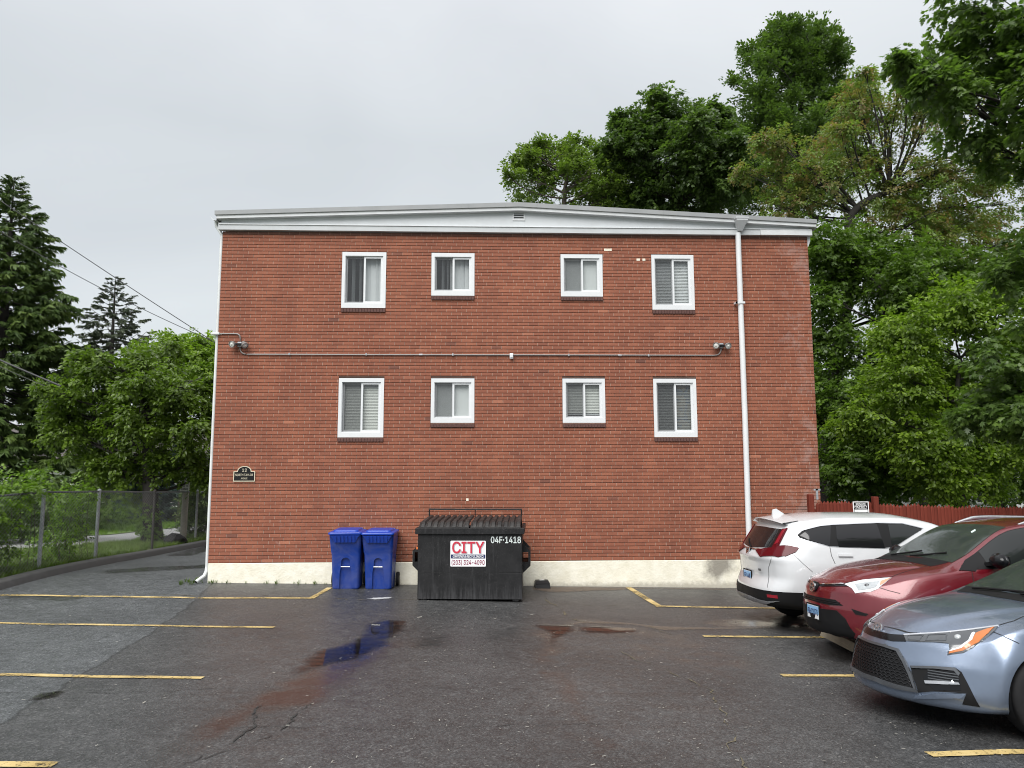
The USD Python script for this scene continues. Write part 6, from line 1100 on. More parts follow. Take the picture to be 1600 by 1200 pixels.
for sd in (-1, 1):
    m_ = lambda pts: [(x, abs(y) * sd, z) for x, y, z in pts]
    L = c.decal(m_(T['lamp']), 'headlight', M['lamp_smoke'], .001, .006)
    c.decal(m_(T['amber']), 'amber_reflector', M['lamp_amber'], .008, .003, parent=L, step=.02); c.decal(m_(T['led']), 'light_strip', M['lamp_white'], .008, .005, parent=L, step=.02)
    for q in ('cell1', 'cell2'):
        pts = np.array(m_(T[q])); ctr = pts.mean(0); c.decal(pts, 'lamp_cell', M['gunmetal'], .008, .002, parent=L, step=.02, hole=ctr + (pts - ctr) * [.88, .88, .72])
    p = T['proj'][0]; part(L, 'projector', MB().tm(trimesh.creation.icosphere(3, .030).apply_translation((p[0] + .012, abs(p[1]) * sd + .014 * -sd, p[2]))), M['lamp_clear'], True)
    c.line(m_(T['lamp'][:6]), .010, 'headlight_trim', M['chrome'], .007, .002, parent=L, n=(-.6, sd * .8, .2))
    c.line(m_(T['hoodline']) if sd < 0 else [(x, -y, z) for x, y, z in T['hoodline'] if y < 0], .008, 'hood_gap', M['dark_gap'], .0005, .001, n=(-.5, sd * .5, .7))
    c.line(m_(T['gap']), .006, 'panel_gap', M['dark_gap'], n=(-.3, sd, .1))
    c.decal(m_(T['vent']), 'side_vent', M['car_black'], .001, .006); c.decal(m_(T['ventin']), 'vent_insert', M['car_gloss'], .008, .001)
    c.decal(m_(T['cstrip']), 'vent_trim', M['gunmetal'], .006, .012, step=.02); c.decal(m_(T['fog']), 'fog_strip', M['satin_silver'], .008, .012, step=.02); c.decal(m_(T['lip']), 'bumper_winglet', M['paint_blue'], .008, .014)
    ip = np.array(m_(T['ventin'])); z0, z1 = ip[:, 2].min(), ip[:, 2].max()
    for z in np.arange(z0 + .085, z1 - .012, .019): c.line([(ip[:, 0].min() + .03 + (z1 - z) * .0, sd * (np.abs(ip[:, 1]).min() + .02), z), (ip[:, 0].max() - .012, sd * (np.abs(ip[:, 1]).max() - .01), z)], .006, 'vent_slat', M['gunmetal'], .008, .005, n=(-.7, sd * .7, 0))
    c.decal(side_glass(SB, np.linspace(1.86, 2.55, 8), .03, .03, sd), 'side_window', M['car_glass'], .0005, .0035); c.decal(side_glass(SB, np.linspace(2.63, 3.42, 8), .03, .03, sd), 'side_window', M['car_glass'], .0005, .0035)
    S = SB; ar = [(1.03 + .372 * math.cos(q), sd * .89, .325 + .372 * math.sin(q)) for q in np.linspace(-.25, PI + .25, 24)]
    c.line([(x, sd * .87, .21) for x in np.linspace(1.42, 3.3, 12)], .05, 'sill_trim', M['car_black'], .001, .004, n=(0, sd, 0)); c.line([(1.62, sd * .87, .30), (1.6, sd * .88, .6), (1.72, sd * .86, .93)], .006, 'door_gap', M['dark_gap'], n=(0, sd, 0)); c.line([(2.62, sd * .87, .30), (2.6, sd * .88, .6), (2.6, sd * .86, .95)], .006, 'door_gap', M['dark_gap'], n=(0, sd, 0))
    c.decal([(4.45, sd * .62, .86), (4.30, sd * .80, .90), (4.15, sd * .85, .92), (4.2, sd * .84, .80), (4.45, sd * .64, .76)], 'tail_light', M['lamp_red'], .001, .006)
c.decal([(x, y * q, z) for q in (-1, 1) for x, y, z in ([(1.30, .60, .97), (1.24, .0, .975)] if q < 0 else [(1.30, .60, .97)])] + [(1.47, .66, 1.03), (1.40, 0, 1.02), (1.47, -.66, 1.03)], 'cowl', M['car_black'], .0005, .003, d=(0, 0, -1))
c.decal(screen(SB, 1.44, 2.21, inset=.03), 'windscreen', M['windscreen'], .0005, .004, d=(.45, 0, -.9), step=.04)
c.decal(screen(SB, 3.36, 3.92, inset=.04), 'rear_window', M['car_glass'], .0005, .004, d=(-.4, 0, -.9), step=.04)
for (x0, y0, x1, y1) in ((1.36, .45, 1.43, -.18), (1.38, -.15, 1.52, -.58)):
    H = c.hit(np.array([[x0 + (x1 - x0) * t, y0 + (y1 - y0) * t, 2.0] for t in np.linspace(0, 1, 8)]), np.array([0, 0, -1.0])); part(c.t, 'wiper', MB().tube(H + [0, 0, .022], .011, 6), M['car_black'], 40)
c.mirror(1.93, .80, .99, M['paint_blue'], M['car_black'])
plate(c, (4.62 - .10 + .02, 0, .80), M['plate_blue'], 'AX·20417', 1)
# power bulges of the hood as raised creases
for sd in (-1, 1):
    xs = np.linspace(.35, 1.2, 10); p = [(x, sd * (.44 + .16 * (x - .35) ** .8), 0) for x in xs]
# ================= red crossover
c, T, s = red, TR['red'], -1
c.wheels(5, .24, M['satin_silver'])
e = T['emblem'][0]
low = [T['lower'][i] for i in (2, 3, 4, 5, 6, 7)]; low = [(.0, -.05, .585)] + low + [(.05, -.05, .31)]
c.decal(sym(low, s), 'lower_grille', M['car_black'], .001, .006, d=(1, 0, 0))
ug = [(0, -.03, .712)] + [T['ugrille'][i] for i in (2, 3, 4)] + [(0, -.03, .655)]
U = c.decal(sym(ug, s), 'upper_grille', M['car_black'], .001, .004, d=(1, 0, 0))
for z in (.672, .69): 
    yy = np.linspace(-.46, .46, 20); H = c.hit(np.column_stack([np.full(20, -1.0), yy, np.full(20, z)]), np.array([1.0, 0, 0])); part(U, 'grille_bar', MB().tube(H + [-.008, 0, 0], .005, 6), M['car_gloss'], 40)
st = [(.05, -.02, .872)] + [T['strip'][i] for i in (0, 1, 2, 3, 4)] + [(.05, -.02, .838)]
c.decal(sym([st[0], st[1], st[2], st[3], st[4], st[5], st[6]], s), 'upper_trim', M['car_gloss'], .001, .005, d=(1, 0, 0))
yy = np.linspace(.12, .50, 10)
oval_badge(c, (.045 - .03, 0, .822), .062, .055, (-1, 0, .12), 'ovals', M['chrome'])
part(c.t, 'emblem_backing', MB().prism(Polygon([(.09 * math.cos(q), .822 + .062 * math.sin(q)) for q in np.linspace(0, 2 * PI, 24)[:-1]]), .018, .05, 'yzx'), M['car_gloss'])
for sd in (-1, 1):
    m_ = lambda pts: [(x, abs(y) * sd, z) for x, y, z in pts]
    c.line(m_([T['strip'][0], T['strip'][1]]), .012, 'trim_strip', M['chrome'], .006, .004, n=(-1, sd * .4, 0))
    L = c.decal(m_(T['lamp']), 'headlight', M['lamp_white'], .001, .006); c.decal(m_(T['lampin']), 'headlight_lens', M['lamp_clear'], .008, .002, parent=L, step=.02); c.decal(m_(T['amber']), 'amber_marker', pm('lamp_peach', (.52, .25, .14), .15, .1, coat=1.0) if sd < 0 else '/World/Looks/lamp_peach', .008, .003, parent=L, step=.02)
    pr = np.array(m_(T['lampin'])).mean(0); part(L, 'projector', MB().tm(trimesh.creation.icosphere(2, .03).apply_translation(pr + [.0, -sd * .004, 0])), M['lamp_smoke'], True)
    c.line([(x, abs(y) * sd, z) for x, y, z in T['hoodline'] if y < -.1], .008, 'hood_gap', M['dark_gap'], .0005, .001, n=(-.4, sd * .5, .7)); c.line(m_(T['gap']), .006, 'panel_gap', M['dark_gap'], n=(-.3, sd, .1))
    c.decal(m_(T['fog']), 'fog_light_slot', M['car_black'], .001, .004); c.decal([(1.27, sd * .83, 1.075), (1.42, sd * .75, 1.20), (1.50, sd * .80, 1.10), (1.44, sd * .86, 1.075)], 'sail_panel', M['car_black'], .001, .006)
    c.decal(side_glass(SR, np.linspace(1.42, 2.50, 10), .03, .035, sd), 'window_surround', M['car_black'], .0002, .002); c.decal(side_glass(SR, np.linspace(1.60, 2.42, 10), .045, .05, sd), 'side_window', M['car_glass'], .002, .003)
    c.decal(side_glass(SR, np.linspace(2.56, 3.4, 8), .045, .05, sd), 'side_window', M['tint_glass'], .002, .003); c.decal(side_glass(SR, np.linspace(3.52, 4.02, 6), .07, .06, sd), 'side_window', M['tint_glass'], .002, .003)
    c.line([(1.36, sd * .87, .32), (1.36, sd * .9, .7), (1.40, sd * .86, 1.09)], .007, 'door_gap', M['dark_gap'], n=(0, sd, 0)); c.line([(2.5, sd * .87, .34), (2.5, sd * .9, .7), (2.5, sd * .86, 1.1)], .007, 'door_gap', M['dark_gap'], n=(0, sd, 0))
    c.line([(x, sd * .88, .33) for x in np.linspace(1.40, 3.15, 12)], .10, 'sill_cladding', M['car_black'], .002, .01, n=(0, sd, 0))
    for xw in SR['axles']:
        a = np.linspace(-.12, PI + .12, 22); ring = [(xw + .43 * math.cos(q), sd * .9, .35 + .43 * math.sin(q)) for q in a] + [(xw + .385 * math.cos(q), sd * .9, .35 + .385 * math.sin(q)) for q in a[::-1]]
        c.decal(ring, 'arch_cladding', M['car_black'] if xw > 2 else M['paint_red'], .002, .012, d=(0, -sd, 0))
    c.decal([(4.42, sd * .66, 1.10), (4.25, sd * .82, 1.13), (4.0, sd * .86, 1.13), (4.02, sd * .88, .98), (4.42, sd * .70, .96)], 'tail_light', M['lamp_red'], .001, .006)
    c.line([(1.62, sd * .89, .99), (1.80, sd * .89, .99)], .028, 'door_handle', M['paint_red'], .004, .016, n=(0, sd, 0))
c.decal([(1.10, -.60, 1.12), (1.06, 0, 1.13), (1.10, .60, 1.12), (1.36, .66, 1.19), (1.24, 0, 1.18), (1.36, -.66, 1.19)], 'cowl', M['car_black'], .0005, .003, d=(0, 0, -1))
c.decal(screen(SR, 1.30, 2.04, inset=.035), 'windscreen', M['windscreen'], .0005, .004, d=(.5, 0, -.86), step=.04)
c.decal([(4.20, -.52, 1.50), (4.20, .52, 1.50), (4.52, .58, 1.12), (4.52, -.58, 1.12)], 'rear_window', M['tint_glass'], .0005, .004, d=(-1, 0, 0))
W = [((1.24, .42), (1.40, .02)), ((1.25, .02), (1.42, -.42))]
for (x0, y0), (x1, y1) in W:
    H = c.hit(np.array([[x0 + (x1 - x0) * t, y0 + (y1 - y0) * t, 2.2] for t in np.linspace(0, 1, 8)]), np.array([0, 0, -1.0])); part(c.t, 'wiper', MB().tube(H + [0, 0, .02], .011, 6), M['car_black'], 40)
c.decal(T['sticker'], 'windscreen_sticker', pm('sticker', (.55, .68, .62), .5, .1), .005, .001, step=.05)
c.mirror(1.62, .86, 1.20, M['car_gloss'], M['car_black']); rails(c, 2.2, 4.0, M['satin_silver'], .56)
plate(c, (.0, -.02, .535), M['plate_blue'], 'BB·92078', -1); plate(c, (4.60 - .06, 0, .80), M['plate_blue'], 'BB·92078', 1)
# ================= white crossover
c, T = white, TR['white']
c.wheels(5, .24, M['gunmetal'])
half = lambda pts: [p for p in pts if p[1] > .1]
gl = [(4.24, .05, 1.44), T['glass'][4], T['glass'][5], T['glass'][6], (4.49, .05, 1.13)]
c.decal(sym(gl, 1), 'rear_window', M['tint_glass'], .001, .004, d=(-1, 0, 0), step=.03)
bm = [(4.61, .03, .568)] + [T['bumper'][i] for i in (2, 3)] + [(4.0, .90, .585), (3.985, .90, .33), (4.2, .80, .33)] + [T['bumper'][i] for i in (8,)] + [(4.585, .03, .385)]
c.decal([(4.614, y, .572) for y in np.linspace(-.62, .62, 9)] + [(4.56, .62, .36)] + [(4.59, y, .372) for y in np.linspace(.55, -.55, 9)] + [(4.56, -.62, .36)], 'rear_bumper', M['car_black'], .001, .010, d=(-1, 0, 0))
sl = [(4.62, .02, .45), (4.62, .22, .447), T['silver'][2], T['silver'][3], T['silver'][4], T['silver'][5], (4.57, .22, .378), (4.57, .02, .378)]
c.decal(sym(sl, 1), 'skid_strip', M['satin_silver'], .010, .012, d=(-1, 0, 0), step=.02)
tg = sorted(T['tgap'], key=lambda p: -p[2])
c.line([(4.51, y, 1.118 + .01 * (abs(y) > .2)) for y in np.linspace(-.44, .44, 12)], .016, 'chrome_bar', M['chrome'], .004, .006, n=(1, 0, 0))
oval_badge(c, (4.555, 0, 1.075), .048, .042, (1, 0, .1), 'H', M['chrome'])
part(c.t, 'emblem_shield', MB().prism([(-.07, 1.125), (.07, 1.125), (.05, 1.04), (0, 1.015), (-.05, 1.04)], 4.515, 4.552, 'yzx'), M['car_gloss'])
t_ = meshkit.text_mesh('AWD', .032, .004, True); v = t_.vertices.copy(); v[:, 0] -= v[:, 0].mean(); a_ = T['awd'][0]
part(c.t, 'drive_badge', MB().add(np.column_stack([4.556 + v[:, 2], a_[1] + v[:, 0] * 1.1, a_[2] + v[:, 1] - .016]), t_.faces), M['gunmetal'])
for sd in (-1, 1):
    m_ = lambda pts: [(x, abs(y) * sd, z) for x, y, z in pts]
    Lv = c.decal(m_(T['lampv']), 'tail_light', M['lamp_red'], .002, .012, step=.025); c.decal(m_(T['lamph'][1:]) if False else m_(T['lamph']), 'tail_light', M['lamp_red'], .002, .014, step=.025)
    vp = np.array(m_(T['lampv'])); ctr = vp.mean(0); c.decal(ctr + (vp - ctr) * [.7, .45, .8] + [0, .0, .02], 'lamp_bar', M['lamp_red_bright'], .014, .003, parent=Lv, step=.025)
    c.decal(m_(T['qtrim']), 'window_surround', M['satin_silver'], .0002, .003); b_ = np.array(m_(T['qtrim'])); ctr = b_.mean(0); c.decal(ctr + (b_ - ctr) * [.985, 1, .93], 'window_frame', M['car_black'], .003, .001)
    for q, mt in (('qglass', 'tint_glass'), ('dglass', 'tint_glass'), ('fglass', 'car_glass')): c.decal(m_(T[q]), 'side_window', M[mt], .004, .003)
    c.decal(m_(T['refl']), 'rear_reflector', M['lamp_red_bright'], .010, .006, step=.02)
    c.line(m_(tg), .007, 'tailgate_gap', M['dark_gap'], n=(.6, sd * .7, 0)); c.line(m_(T['dgap']) + [(3.60, sd * .93, .70), (3.35, sd * .90, .35)][:0], .007, 'door_gap', M['dark_gap'], n=(0, sd, 0)); c.line(m_(T['qline']), .005, 'panel_gap', M['dark_gap'], n=(.3, sd, 0))
    c.line([(2.62, sd * .9, .36), (2.62, sd * .92, .7), (2.64, sd * .86, 1.2)], .007, 'door_gap', M['dark_gap'], n=(0, sd, 0)); c.line([(1.5, sd * .9, .36), (1.46, sd * .92, .7), (1.5, sd * .86, 1.1)], .007, 'door_gap', M['dark_gap'], n=(0, sd, 0))
    h = T['handle']; c.line([(h[0][0] - .015, sd * .886, 1.10), (h[1][0] + .02, sd * .886, 1.10)], .030, 'door_handle', M['paint_white'], .006, .018, n=(0, sd, 0), step=.02); c.line([(2.4, sd * .886, 1.07), (2.22, sd * .886, 1.07)], .030, 'door_handle', M['paint_white'], .006, .018, n=(0, sd, 0), step=.02)
    c.decal([(4.58, sd * .62, .575), (4.30, sd * .84, .585), (3.99, sd * .9, .585), (3.985, sd * .9, .30), (4.3, sd * .82, .33), (4.56, sd * .62, .36)], 'bumper_corner', M['car_black'], .001, .010, d=(-.55, -sd * .83, 0))
    c.line([(x, sd * .9, .36) for x in np.linspace(1.36, 3.14, 12)], .13, 'sill_cladding', M['car_black'], .002, .012, n=(0, sd, 0))
    for xw in SC['axles']:
        a = np.linspace(-.05, PI + .05, 22); ring = [(xw + .445 * math.cos(q), sd * .9, .352 + .445 * math.sin(q)) for q in a] + [(xw + .388 * math.cos(q), sd * .9, .352 + .388 * math.sin(q)) for q in a[::-1]]
        c.decal(ring, 'arch_cladding', M['car_black'], .002, .012, d=(0, -sd, 0))
    c.decal([(.35, sd * .60, .93), (.75, sd * .80, 1.0), (.72, sd * .83, .92), (.35, sd * .66, .84)], 'headlight', M['lamp_clear'], .001, .006)
c.decal(screen(SC, 1.32, 2.05, inset=.035), 'windscreen', M['windscreen'], .0005, .004, d=(.5, 0, -.86), step=.04)
# roof spoiler and antenna fin
sp = [(-.60, 4.16), (.60, 4.16)]; yy = np.linspace(-.585, .585, 15); v = []
for y in yy:
    q = (abs(y) / .585); xe_ = 4.36 - .10 * q ** 2; z = 1.598 - .055 * q ** 2
    v += [(4.02, y, z + .035 - .02 * q), (xe_ - .02, y, z - .022), (xe_, y, z - .030), (xe_ - .02, y, z - .044), (4.14, y, z - .065)]
f = [[i * 5 + j, i * 5 + (j + 1) % 5, (i + 1) * 5 + (j + 1) % 5, (i + 1) * 5 + j] for i in range(14) for j in range(5)]
sm = trimesh.Trimesh(np.array(v), np.vstack([np.array(f)[:, [0, 1, 2]], np.array(f)[:, [0, 2, 3]]]), process=False); sm.fix_normals(); part(c.t, 'spoiler', sm, M['paint_white'], 30)
fin = m3.Manifold.hull_points(np.array([[3.98, -.018, 1.63], [3.98, .018, 1.63], [4.17, -.022, 1.60], [4.17, .022, 1.60], [4.15, 0, 1.70], [4.10, 0, 1.71], [4.16, 0, 1.69]])); part(c.t, 'antenna_fin', MB().mani(fin), M['paint_white'], 30)
c.line([(4.21, y, 1.60) for y in np.linspace(-.3, .3, 6)][:0] or [(4.17, -.2, 1.54), (4.17, .2, 1.54)], .012, 'brake_light', M['lamp_red'], .05, .004, n=(1, 0, 0)) if False else None
plate(c, (4.62 - .055, -.02, .715), M['plate_blue'], 'BF·14ME', 1)
H = c.hit(np.array([[6.0, y, 1.14 + .13 * t] for y, t in ((.02, 0), (-.12, .3), (-.28, .8))]), np.array([-1.0, 0, 0])); part(c.t, 'rear_wiper', MB().tube(H + [.015, 0, 0], .008, 6), M['car_black'], 40)
# ------------------------------------------------------------ trees: crown masses (x, y, z, radius) and the line of the trunk
TD = {
'pale_tree': ([(2.42,24,18.05,1.35),(4.21,24,18.75,1.5),(5.81,24,17.91,1.5),(3.83,24,16.67,2.13),(5.12,24,19.58,0.93),(1.88,24,18.98,0.64),(2.96,24,19.55,0.79),(6.69,24,16.62,1.42)],
   [(4.15,24,12.96),(4.25,24,16.23),(4.38,24,18.45)]),
'round_maple': ([(7.8,23,19.34,1.58),(9.77,23,20.66,1.69),(8.28,23,17.35,2.09),(10.96,23,18.66,2.31),(12.27,23,20.7,1.27),(10.37,23,16.65,2.3),(6.73,23,18.78,0.77),(12.69,23,17.58,2.1),(8.71,23,20.64,1.27)],
   [(10.25,23,12.37),(10.35,23,15.93),(10.37,23,19.2)]),
'tall_tree': ([(18.48,26,26.13,1.86),(16.83,26,24.26,2.0),(20.2,26,25.13,1.7),(18.3,26,22.27,2.68),(15.94,26,21.63,1.91),(20.6,26,21.7,1.92),(14.66,26,18.25,2.42),(18.13,26,18.68,3.04),(18.09,26,27.89,0.93),(21.47,26,23.32,1.08),(16.34,26,26.5,1.01),(20.88,26,26.79,0.78),(19.52,26,27.38,0.78)],
   [(17.99,26,13.24),(18.05,26,17.11),(18.67,26,21.87),(19.31,26,25.53)]),
'flowering_maple': ([(11.57,12,13.84,1.29),(13.06,12,13.47,1.53),(14.65,12,14.92,1.55),(16.47,12,15.47,1.55),(15.55,12,12.99,1.86),(17.58,12,13.01,1.86),(19.53,12,12.01,1.98),(14.22,12,16.23,0.9),(11.99,12,12.18,1.23),(17.66,12,10.71,1.72),(19.6,12,9.72,1.47),(15.67,12,10.95,1.72),(17.06,12,16.67,1.01),(11.24,12,14.87,0.65),(15.28,12,16.91,0.7),(20.98,12,14.1,1.5)],
   [(12.43,12,1.47),(12.81,12,4.06),(13.16,12,6.22),(13.88,12,9.42),(13.84,12,11.31),(14.37,12,12.15),(15.58,12,12.73)]),
'understory': ([(12.32,10,9.1,1.21),(11.97,10,6.82,1.2),(12.12,10,4.58,1.41),(12.65,10,2.83,1.44),(11.73,10,2.18,0.96),(14.35,10,8.43,1.48),(14.19,10,5.93,1.47),(14.46,10,3.26,1.45),(13.49,10,1.96,0.96),(16.15,10,7.98,1.49),(11.48,10,3.92,0.66),(11.58,10,7.95,0.58),(11.95,10,9.91,0.99),(13.29,10,10.04,1.13),(14.88,10,9.59,1.22),(16.71,10,9.25,1.22),(18.29,10,8.68,1.27)],
   [(13.19,10,0.67),(13.1,10,2.83),(13.51,10,5.92),(14.09,10,7.97)]),
'lime_tree': ([(12.25,6,6.17,0.97),(13.53,6,6.75,0.97),(14.75,6,6.47,1.12),(11.77,6,4.58,0.96),(13.1,6,4.76,1.33),(14.6,6,4.58,1.33),(10.88,6,3.84,0.77),(12.22,6,2.92,1.13),(13.72,6,2.92,1.36),(15.05,6,3.1,1.18),(12.53,6,1.92,0.8),(14.2,6,1.83,0.91),(15.43,6,5.33,1.01),(10.4,6,3.56,0.4),(11.68,6,6.07,0.48),(15.41,6,7.43,0.68)],
   [(13.35,6,0.4),(13.44,6,1.65),(13.48,6,3.47),(13.71,6,5.33)]),
'near_maple': ([(8.41,-1,10.17,0.35),(9.0,-1,10.15,0.46),(9.96,-1,10.68,0.76),(10.69,-1,10.72,1.15),(9.11,-1,9.51,0.48),(9.96,-1,9.5,0.78),(10.61,-1,9.11,1.01),(9.68,-1,8.77,0.43),(10.29,-1,8.35,0.43),(9.55,-1,11.31,0.64),(11.66,-1,9.93,1.4),(8.07,-1,10.2,0.19),(8.6,-1,9.74,0.33),(9.9,-1,5.95,0.42),(10.43,-1,6.26,0.62),(9.67,-1,4.27,0.48),(10.22,-1,3.79,0.72),(9.44,-1,3.3,0.36),(10.22,-1,3.12,0.53),(9.06,-1,3.18,0.26),(10.7,-1,5.01,0.85),(11.44,-1,7.55,1.25),(11.34,-1,3.79,1.09),(9.93,-1,3.24,0.48)],
   [(11.97,-1,-2.01),(12.27,-1,1.4),(12.59,-1,5.02),(12.67,-1,8.22),(12.37,-1,10.49)]),
'far_trees_a': ([(15.01,16,3.5,1.64),(15.7,16,5.71,1.93),(14.37,16,1.87,1.09),(16.59,16,1.87,1.36)],
   [(15.39,16,0.26),(15.49,16,4.6)]),
'far_trees_b': ([(18.65,17,2.98,1.98),(19.7,17,5.54,2.0),(18.0,17,1.71,1.13),(20.59,17,1.71,1.27)],
   [(19.04,17,0.18),(19.35,17,4.68)]),
'far_trees_c': ([(21.8,16.5,3.24,1.96),(22.56,16.5,5.49,2.26),(23.5,16.5,2.96,1.96),(22.81,16.5,1.57,1.12)],
   [(22.13,16.5,0.2),(22.49,16.5,4.64)]),
'broad_tree': ([(-12.28,8,4.27,0.82),(-11.36,8,4.86,0.94),(-10.21,8,4.96,0.98),(-9.22,8,4.47,0.9),(-12.4,8,3.2,0.66),(-11.46,8,3.3,1.01),(-10.24,8,3.68,1.05),(-8.97,8,3.2,0.86),(-8.69,8,2.13,0.62),(-11.57,8,2.14,0.65),(-9.65,8,2.23,0.5),(-12.85,8,3.78,0.43),(-10.81,8,1.95,0.69),(-8.43,8,3.98,0.66),(-11.96,8,5.25,0.51)],
   [(-9.98,8,-0.1),(-10.09,8,1.28),(-10.24,8,2.62),(-10.38,8,3.78),(-10.55,8,4.76)]),
'light_tree': ([(-15.53,20,7.17,1.22),(-14.06,20,7.58,1.28),(-12.95,20,6.41,1.64),(-14.72,20,5.95,1.39),(-16.16,20,6.56,1.03),(-13.47,20,7.95,0.73),(-14.97,20,7.94,0.73)],
   [(-14.11,20,2.49),(-14.31,20,5.5),(-14.48,20,7.02)]),
}
def leaf_mat(name, cols, trans=.45, rough=.36):
    """cols: ramp of leaf colours, spread over single leaves and whole sprays"""
    return material(name, {'o': ('object_info', {}), 'g': ('geometry', {}), 'a': ('math', {'math_type': 'multiply', 'value2': .55}), 'b': ('math', {'math_type': 'multiply_add', 'value2': .45}), 'r': ('rgb_ramp', {'ramp': [(i / (len(cols) - 1), c) for i, c in enumerate(cols)]}),
        'tc': ('vector_math', {'math_type': 'multiply', 'vector2': (1.15, 1.35, .55)}), 'p': ('principled_bsdf', {'roughness': rough, 'specular_ior_level': .5}), 't': ('translucent_bsdf', {}), 'm': ('mix_closure', {'fac': trans})},
        [('o.random', 'a.value1'), ('g.random_per_island', 'b.value1'), ('a.value', 'b.value3'), ('b.value', 'r.fac'), ('r.color', 'p.base_color'), ('r.color', 'tc.vector1'), ('tc.vector', 't.color'), ('p.BSDF', 'm.closure1'), ('t.BSDF', 'm.closure2')], 'm.closure')
ML = {}
ML['dark'] = leaf_mat('leaf_dark', [(0.053, 0.090, 0.028), (0.085, 0.136, 0.035), (0.118, 0.185, 0.041), (0.181, 0.261, 0.061)])
ML['mid'] = leaf_mat('leaf_mid', [(0.060, 0.103, 0.019), (0.101, 0.173, 0.024), (0.151, 0.248, 0.035), (0.227, 0.324, 0.047)])
ML['mid2'] = leaf_mat('leaf_mid_dull', [(0.065, 0.103, 0.018), (0.110, 0.173, 0.023), (0.164, 0.247, 0.034), (0.247, 0.324, 0.046)])
ML['near'] = leaf_mat('leaf_near', [(0.066, 0.112, 0.031), (0.106, 0.170, 0.039), (0.147, 0.231, 0.045), (0.226, 0.326, 0.067)], .5)
ML['pale'] = leaf_mat('leaf_pale', [(0.090, 0.138, 0.028), (0.134, 0.199, 0.038), (0.180, 0.241, 0.051), (0.216, 0.259, 0.076)])
ML['lime'] = leaf_mat('leaf_lime', [(0.101, 0.162, 0.020), (0.174, 0.266, 0.031), (0.260, 0.371, 0.041), (0.376, 0.486, 0.069)])
ML['rust'] = leaf_mat('leaf_rust', [(.24, .16, .08), (.17, .19, .055), (.15, .22, .05), (.17, .27, .06), (.20, .31, .07), (.24, .33, .09)], .45)
ML['bright'] = leaf_mat('leaf_bright', [(0.079, 0.140, 0.015), (0.132, 0.228, 0.023), (0.198, 0.316, 0.036), (0.251, 0.366, 0.062)])
ML['spruce'] = leaf_mat('needle', [(0.054, 0.095, 0.023), (0.090, 0.147, 0.031), (0.144, 0.205, 0.041), (0.201, 0.258, 0.051)], .12, .55)
ML['spruce_grey'] = leaf_mat('needle_grey', [(0.049, 0.066, 0.038), (0.078, 0.096, 0.058), (0.112, 0.129, 0.080)], .12, .6)
ML['blue_spruce'] = leaf_mat('needle_blue', [(0.047, 0.078, 0.070), (0.078, 0.118, 0.102), (0.109, 0.156, 0.133)], .12, .6)
ML['grass'] = leaf_mat('grass_blade', [(0.061, 0.099, 0.018), (0.097, 0.150, 0.028), (0.145, 0.196, 0.044), (0.182, 0.185, 0.066)], .35, .5)
LOBES = np.array([(0, 0), (.16, -.10), (.42, -.42), (.40, -.18), (.72, -.30), (.66, -.10), (1.0, 0)])           # half outline of a maple leaf
def leaf_geo(kind, L, rg):
    if kind == 'maple':
        h = LOBES * L; up = np.vstack([h, h[1:-1][::-1] * [1, -1]]); z = -.10 * np.abs(up[:, 1]) - .10 * up[:, 0] ** 2 / L + rg.uniform(-.01, .01) * L
        v = np.column_stack([up, z]); k = len(h); f = [[0, i, i + 1] for i in range(1, k - 1)] + [[0, i, (i + 1)] for i in range(k - 1, len(up) - 1)] + [[0, len(up) - 1, 1]][:0]
        return v, np.array(f)
    w = .30 if kind == 'oval' else .18
    v = np.array([(0, 0, 0), (.35, -w, .04), (.72, -w * .8, .01), (1, 0, -.10), (.72, w * .8, .01), (.35, w, .04)]) * L
    return v, np.array([[0, 1, 2], [0, 2, 3], [0, 3, 4], [0, 4, 5]])
def spray(kind, n, size, leaf, seed, droop=.25, twig=True):
    """a leafy twig along +x with leaves spread roughly level"""
    rg = np.random.default_rng(seed); mb = MB()
    for i in range(n):
        t = rg.uniform(.05, 1.0); a = rg.uniform(-1.25, 1.25) if t < .93 else rg.uniform(-.5, .5); L = leaf * rg.uniform(.7, 1.2)
        v, f = leaf_geo(kind, L, rg)
        pitch = rg.normal(-.35, .35); roll = rg.normal(0, .45); yaw = a + rg.normal(0, .2)
        Rm = trimesh.transformations.euler_matrix(roll, -pitch, yaw, 'sxyz')[:3, :3]
        p = np.array([t * size, math.sin(a) * size * rg.uniform(.05, .45) * (1 - .4 * t), rg.normal(0, .10) * size - droop * size * t * t])
        mb.add(v @ Rm.T + p, f)
    return mb.mesh()
def instancer(parent, name, protos, mat, P, Rm, S, label=None):
    p = numbered(parent, name); pi = UsdGeom.PointInstancer.Define(stage, p); pp = []
    for i, m in enumerate(protos):
        q = f'{p}/leaf_spray_{i}' if i else f'{p}/leaf_spray'; usdkit.mesh(stage, q, m, mat); pp.append(Sdf.Path(q))
    pi.CreatePrototypesRel().SetTargets(pp); n = len(P)
    pi.CreateProtoIndicesAttr(Vt.IntArray.FromNumpy((np.arange(n) * 7 % len(protos)).astype(np.int32))); pi.CreatePositionsAttr(Vt.Vec3fArray.FromNumpy(np.asarray(P, np.float32)))
    from scipy.spatial.transform import Rotation
    q = Rotation.from_matrix(Rm).as_quat(); pi.CreateOrientationsAttr(Vt.QuathArray([Gf.Quath(float(a[3]), float(a[0]), float(a[1]), float(a[2])) for a in q]))
    pi.CreateScalesAttr(Vt.Vec3fArray.FromNumpy(np.repeat(np.asarray(S, np.float32)[:, None], 3, 1))); setdata(pi.GetPrim(), label, kind='stuff'); return p
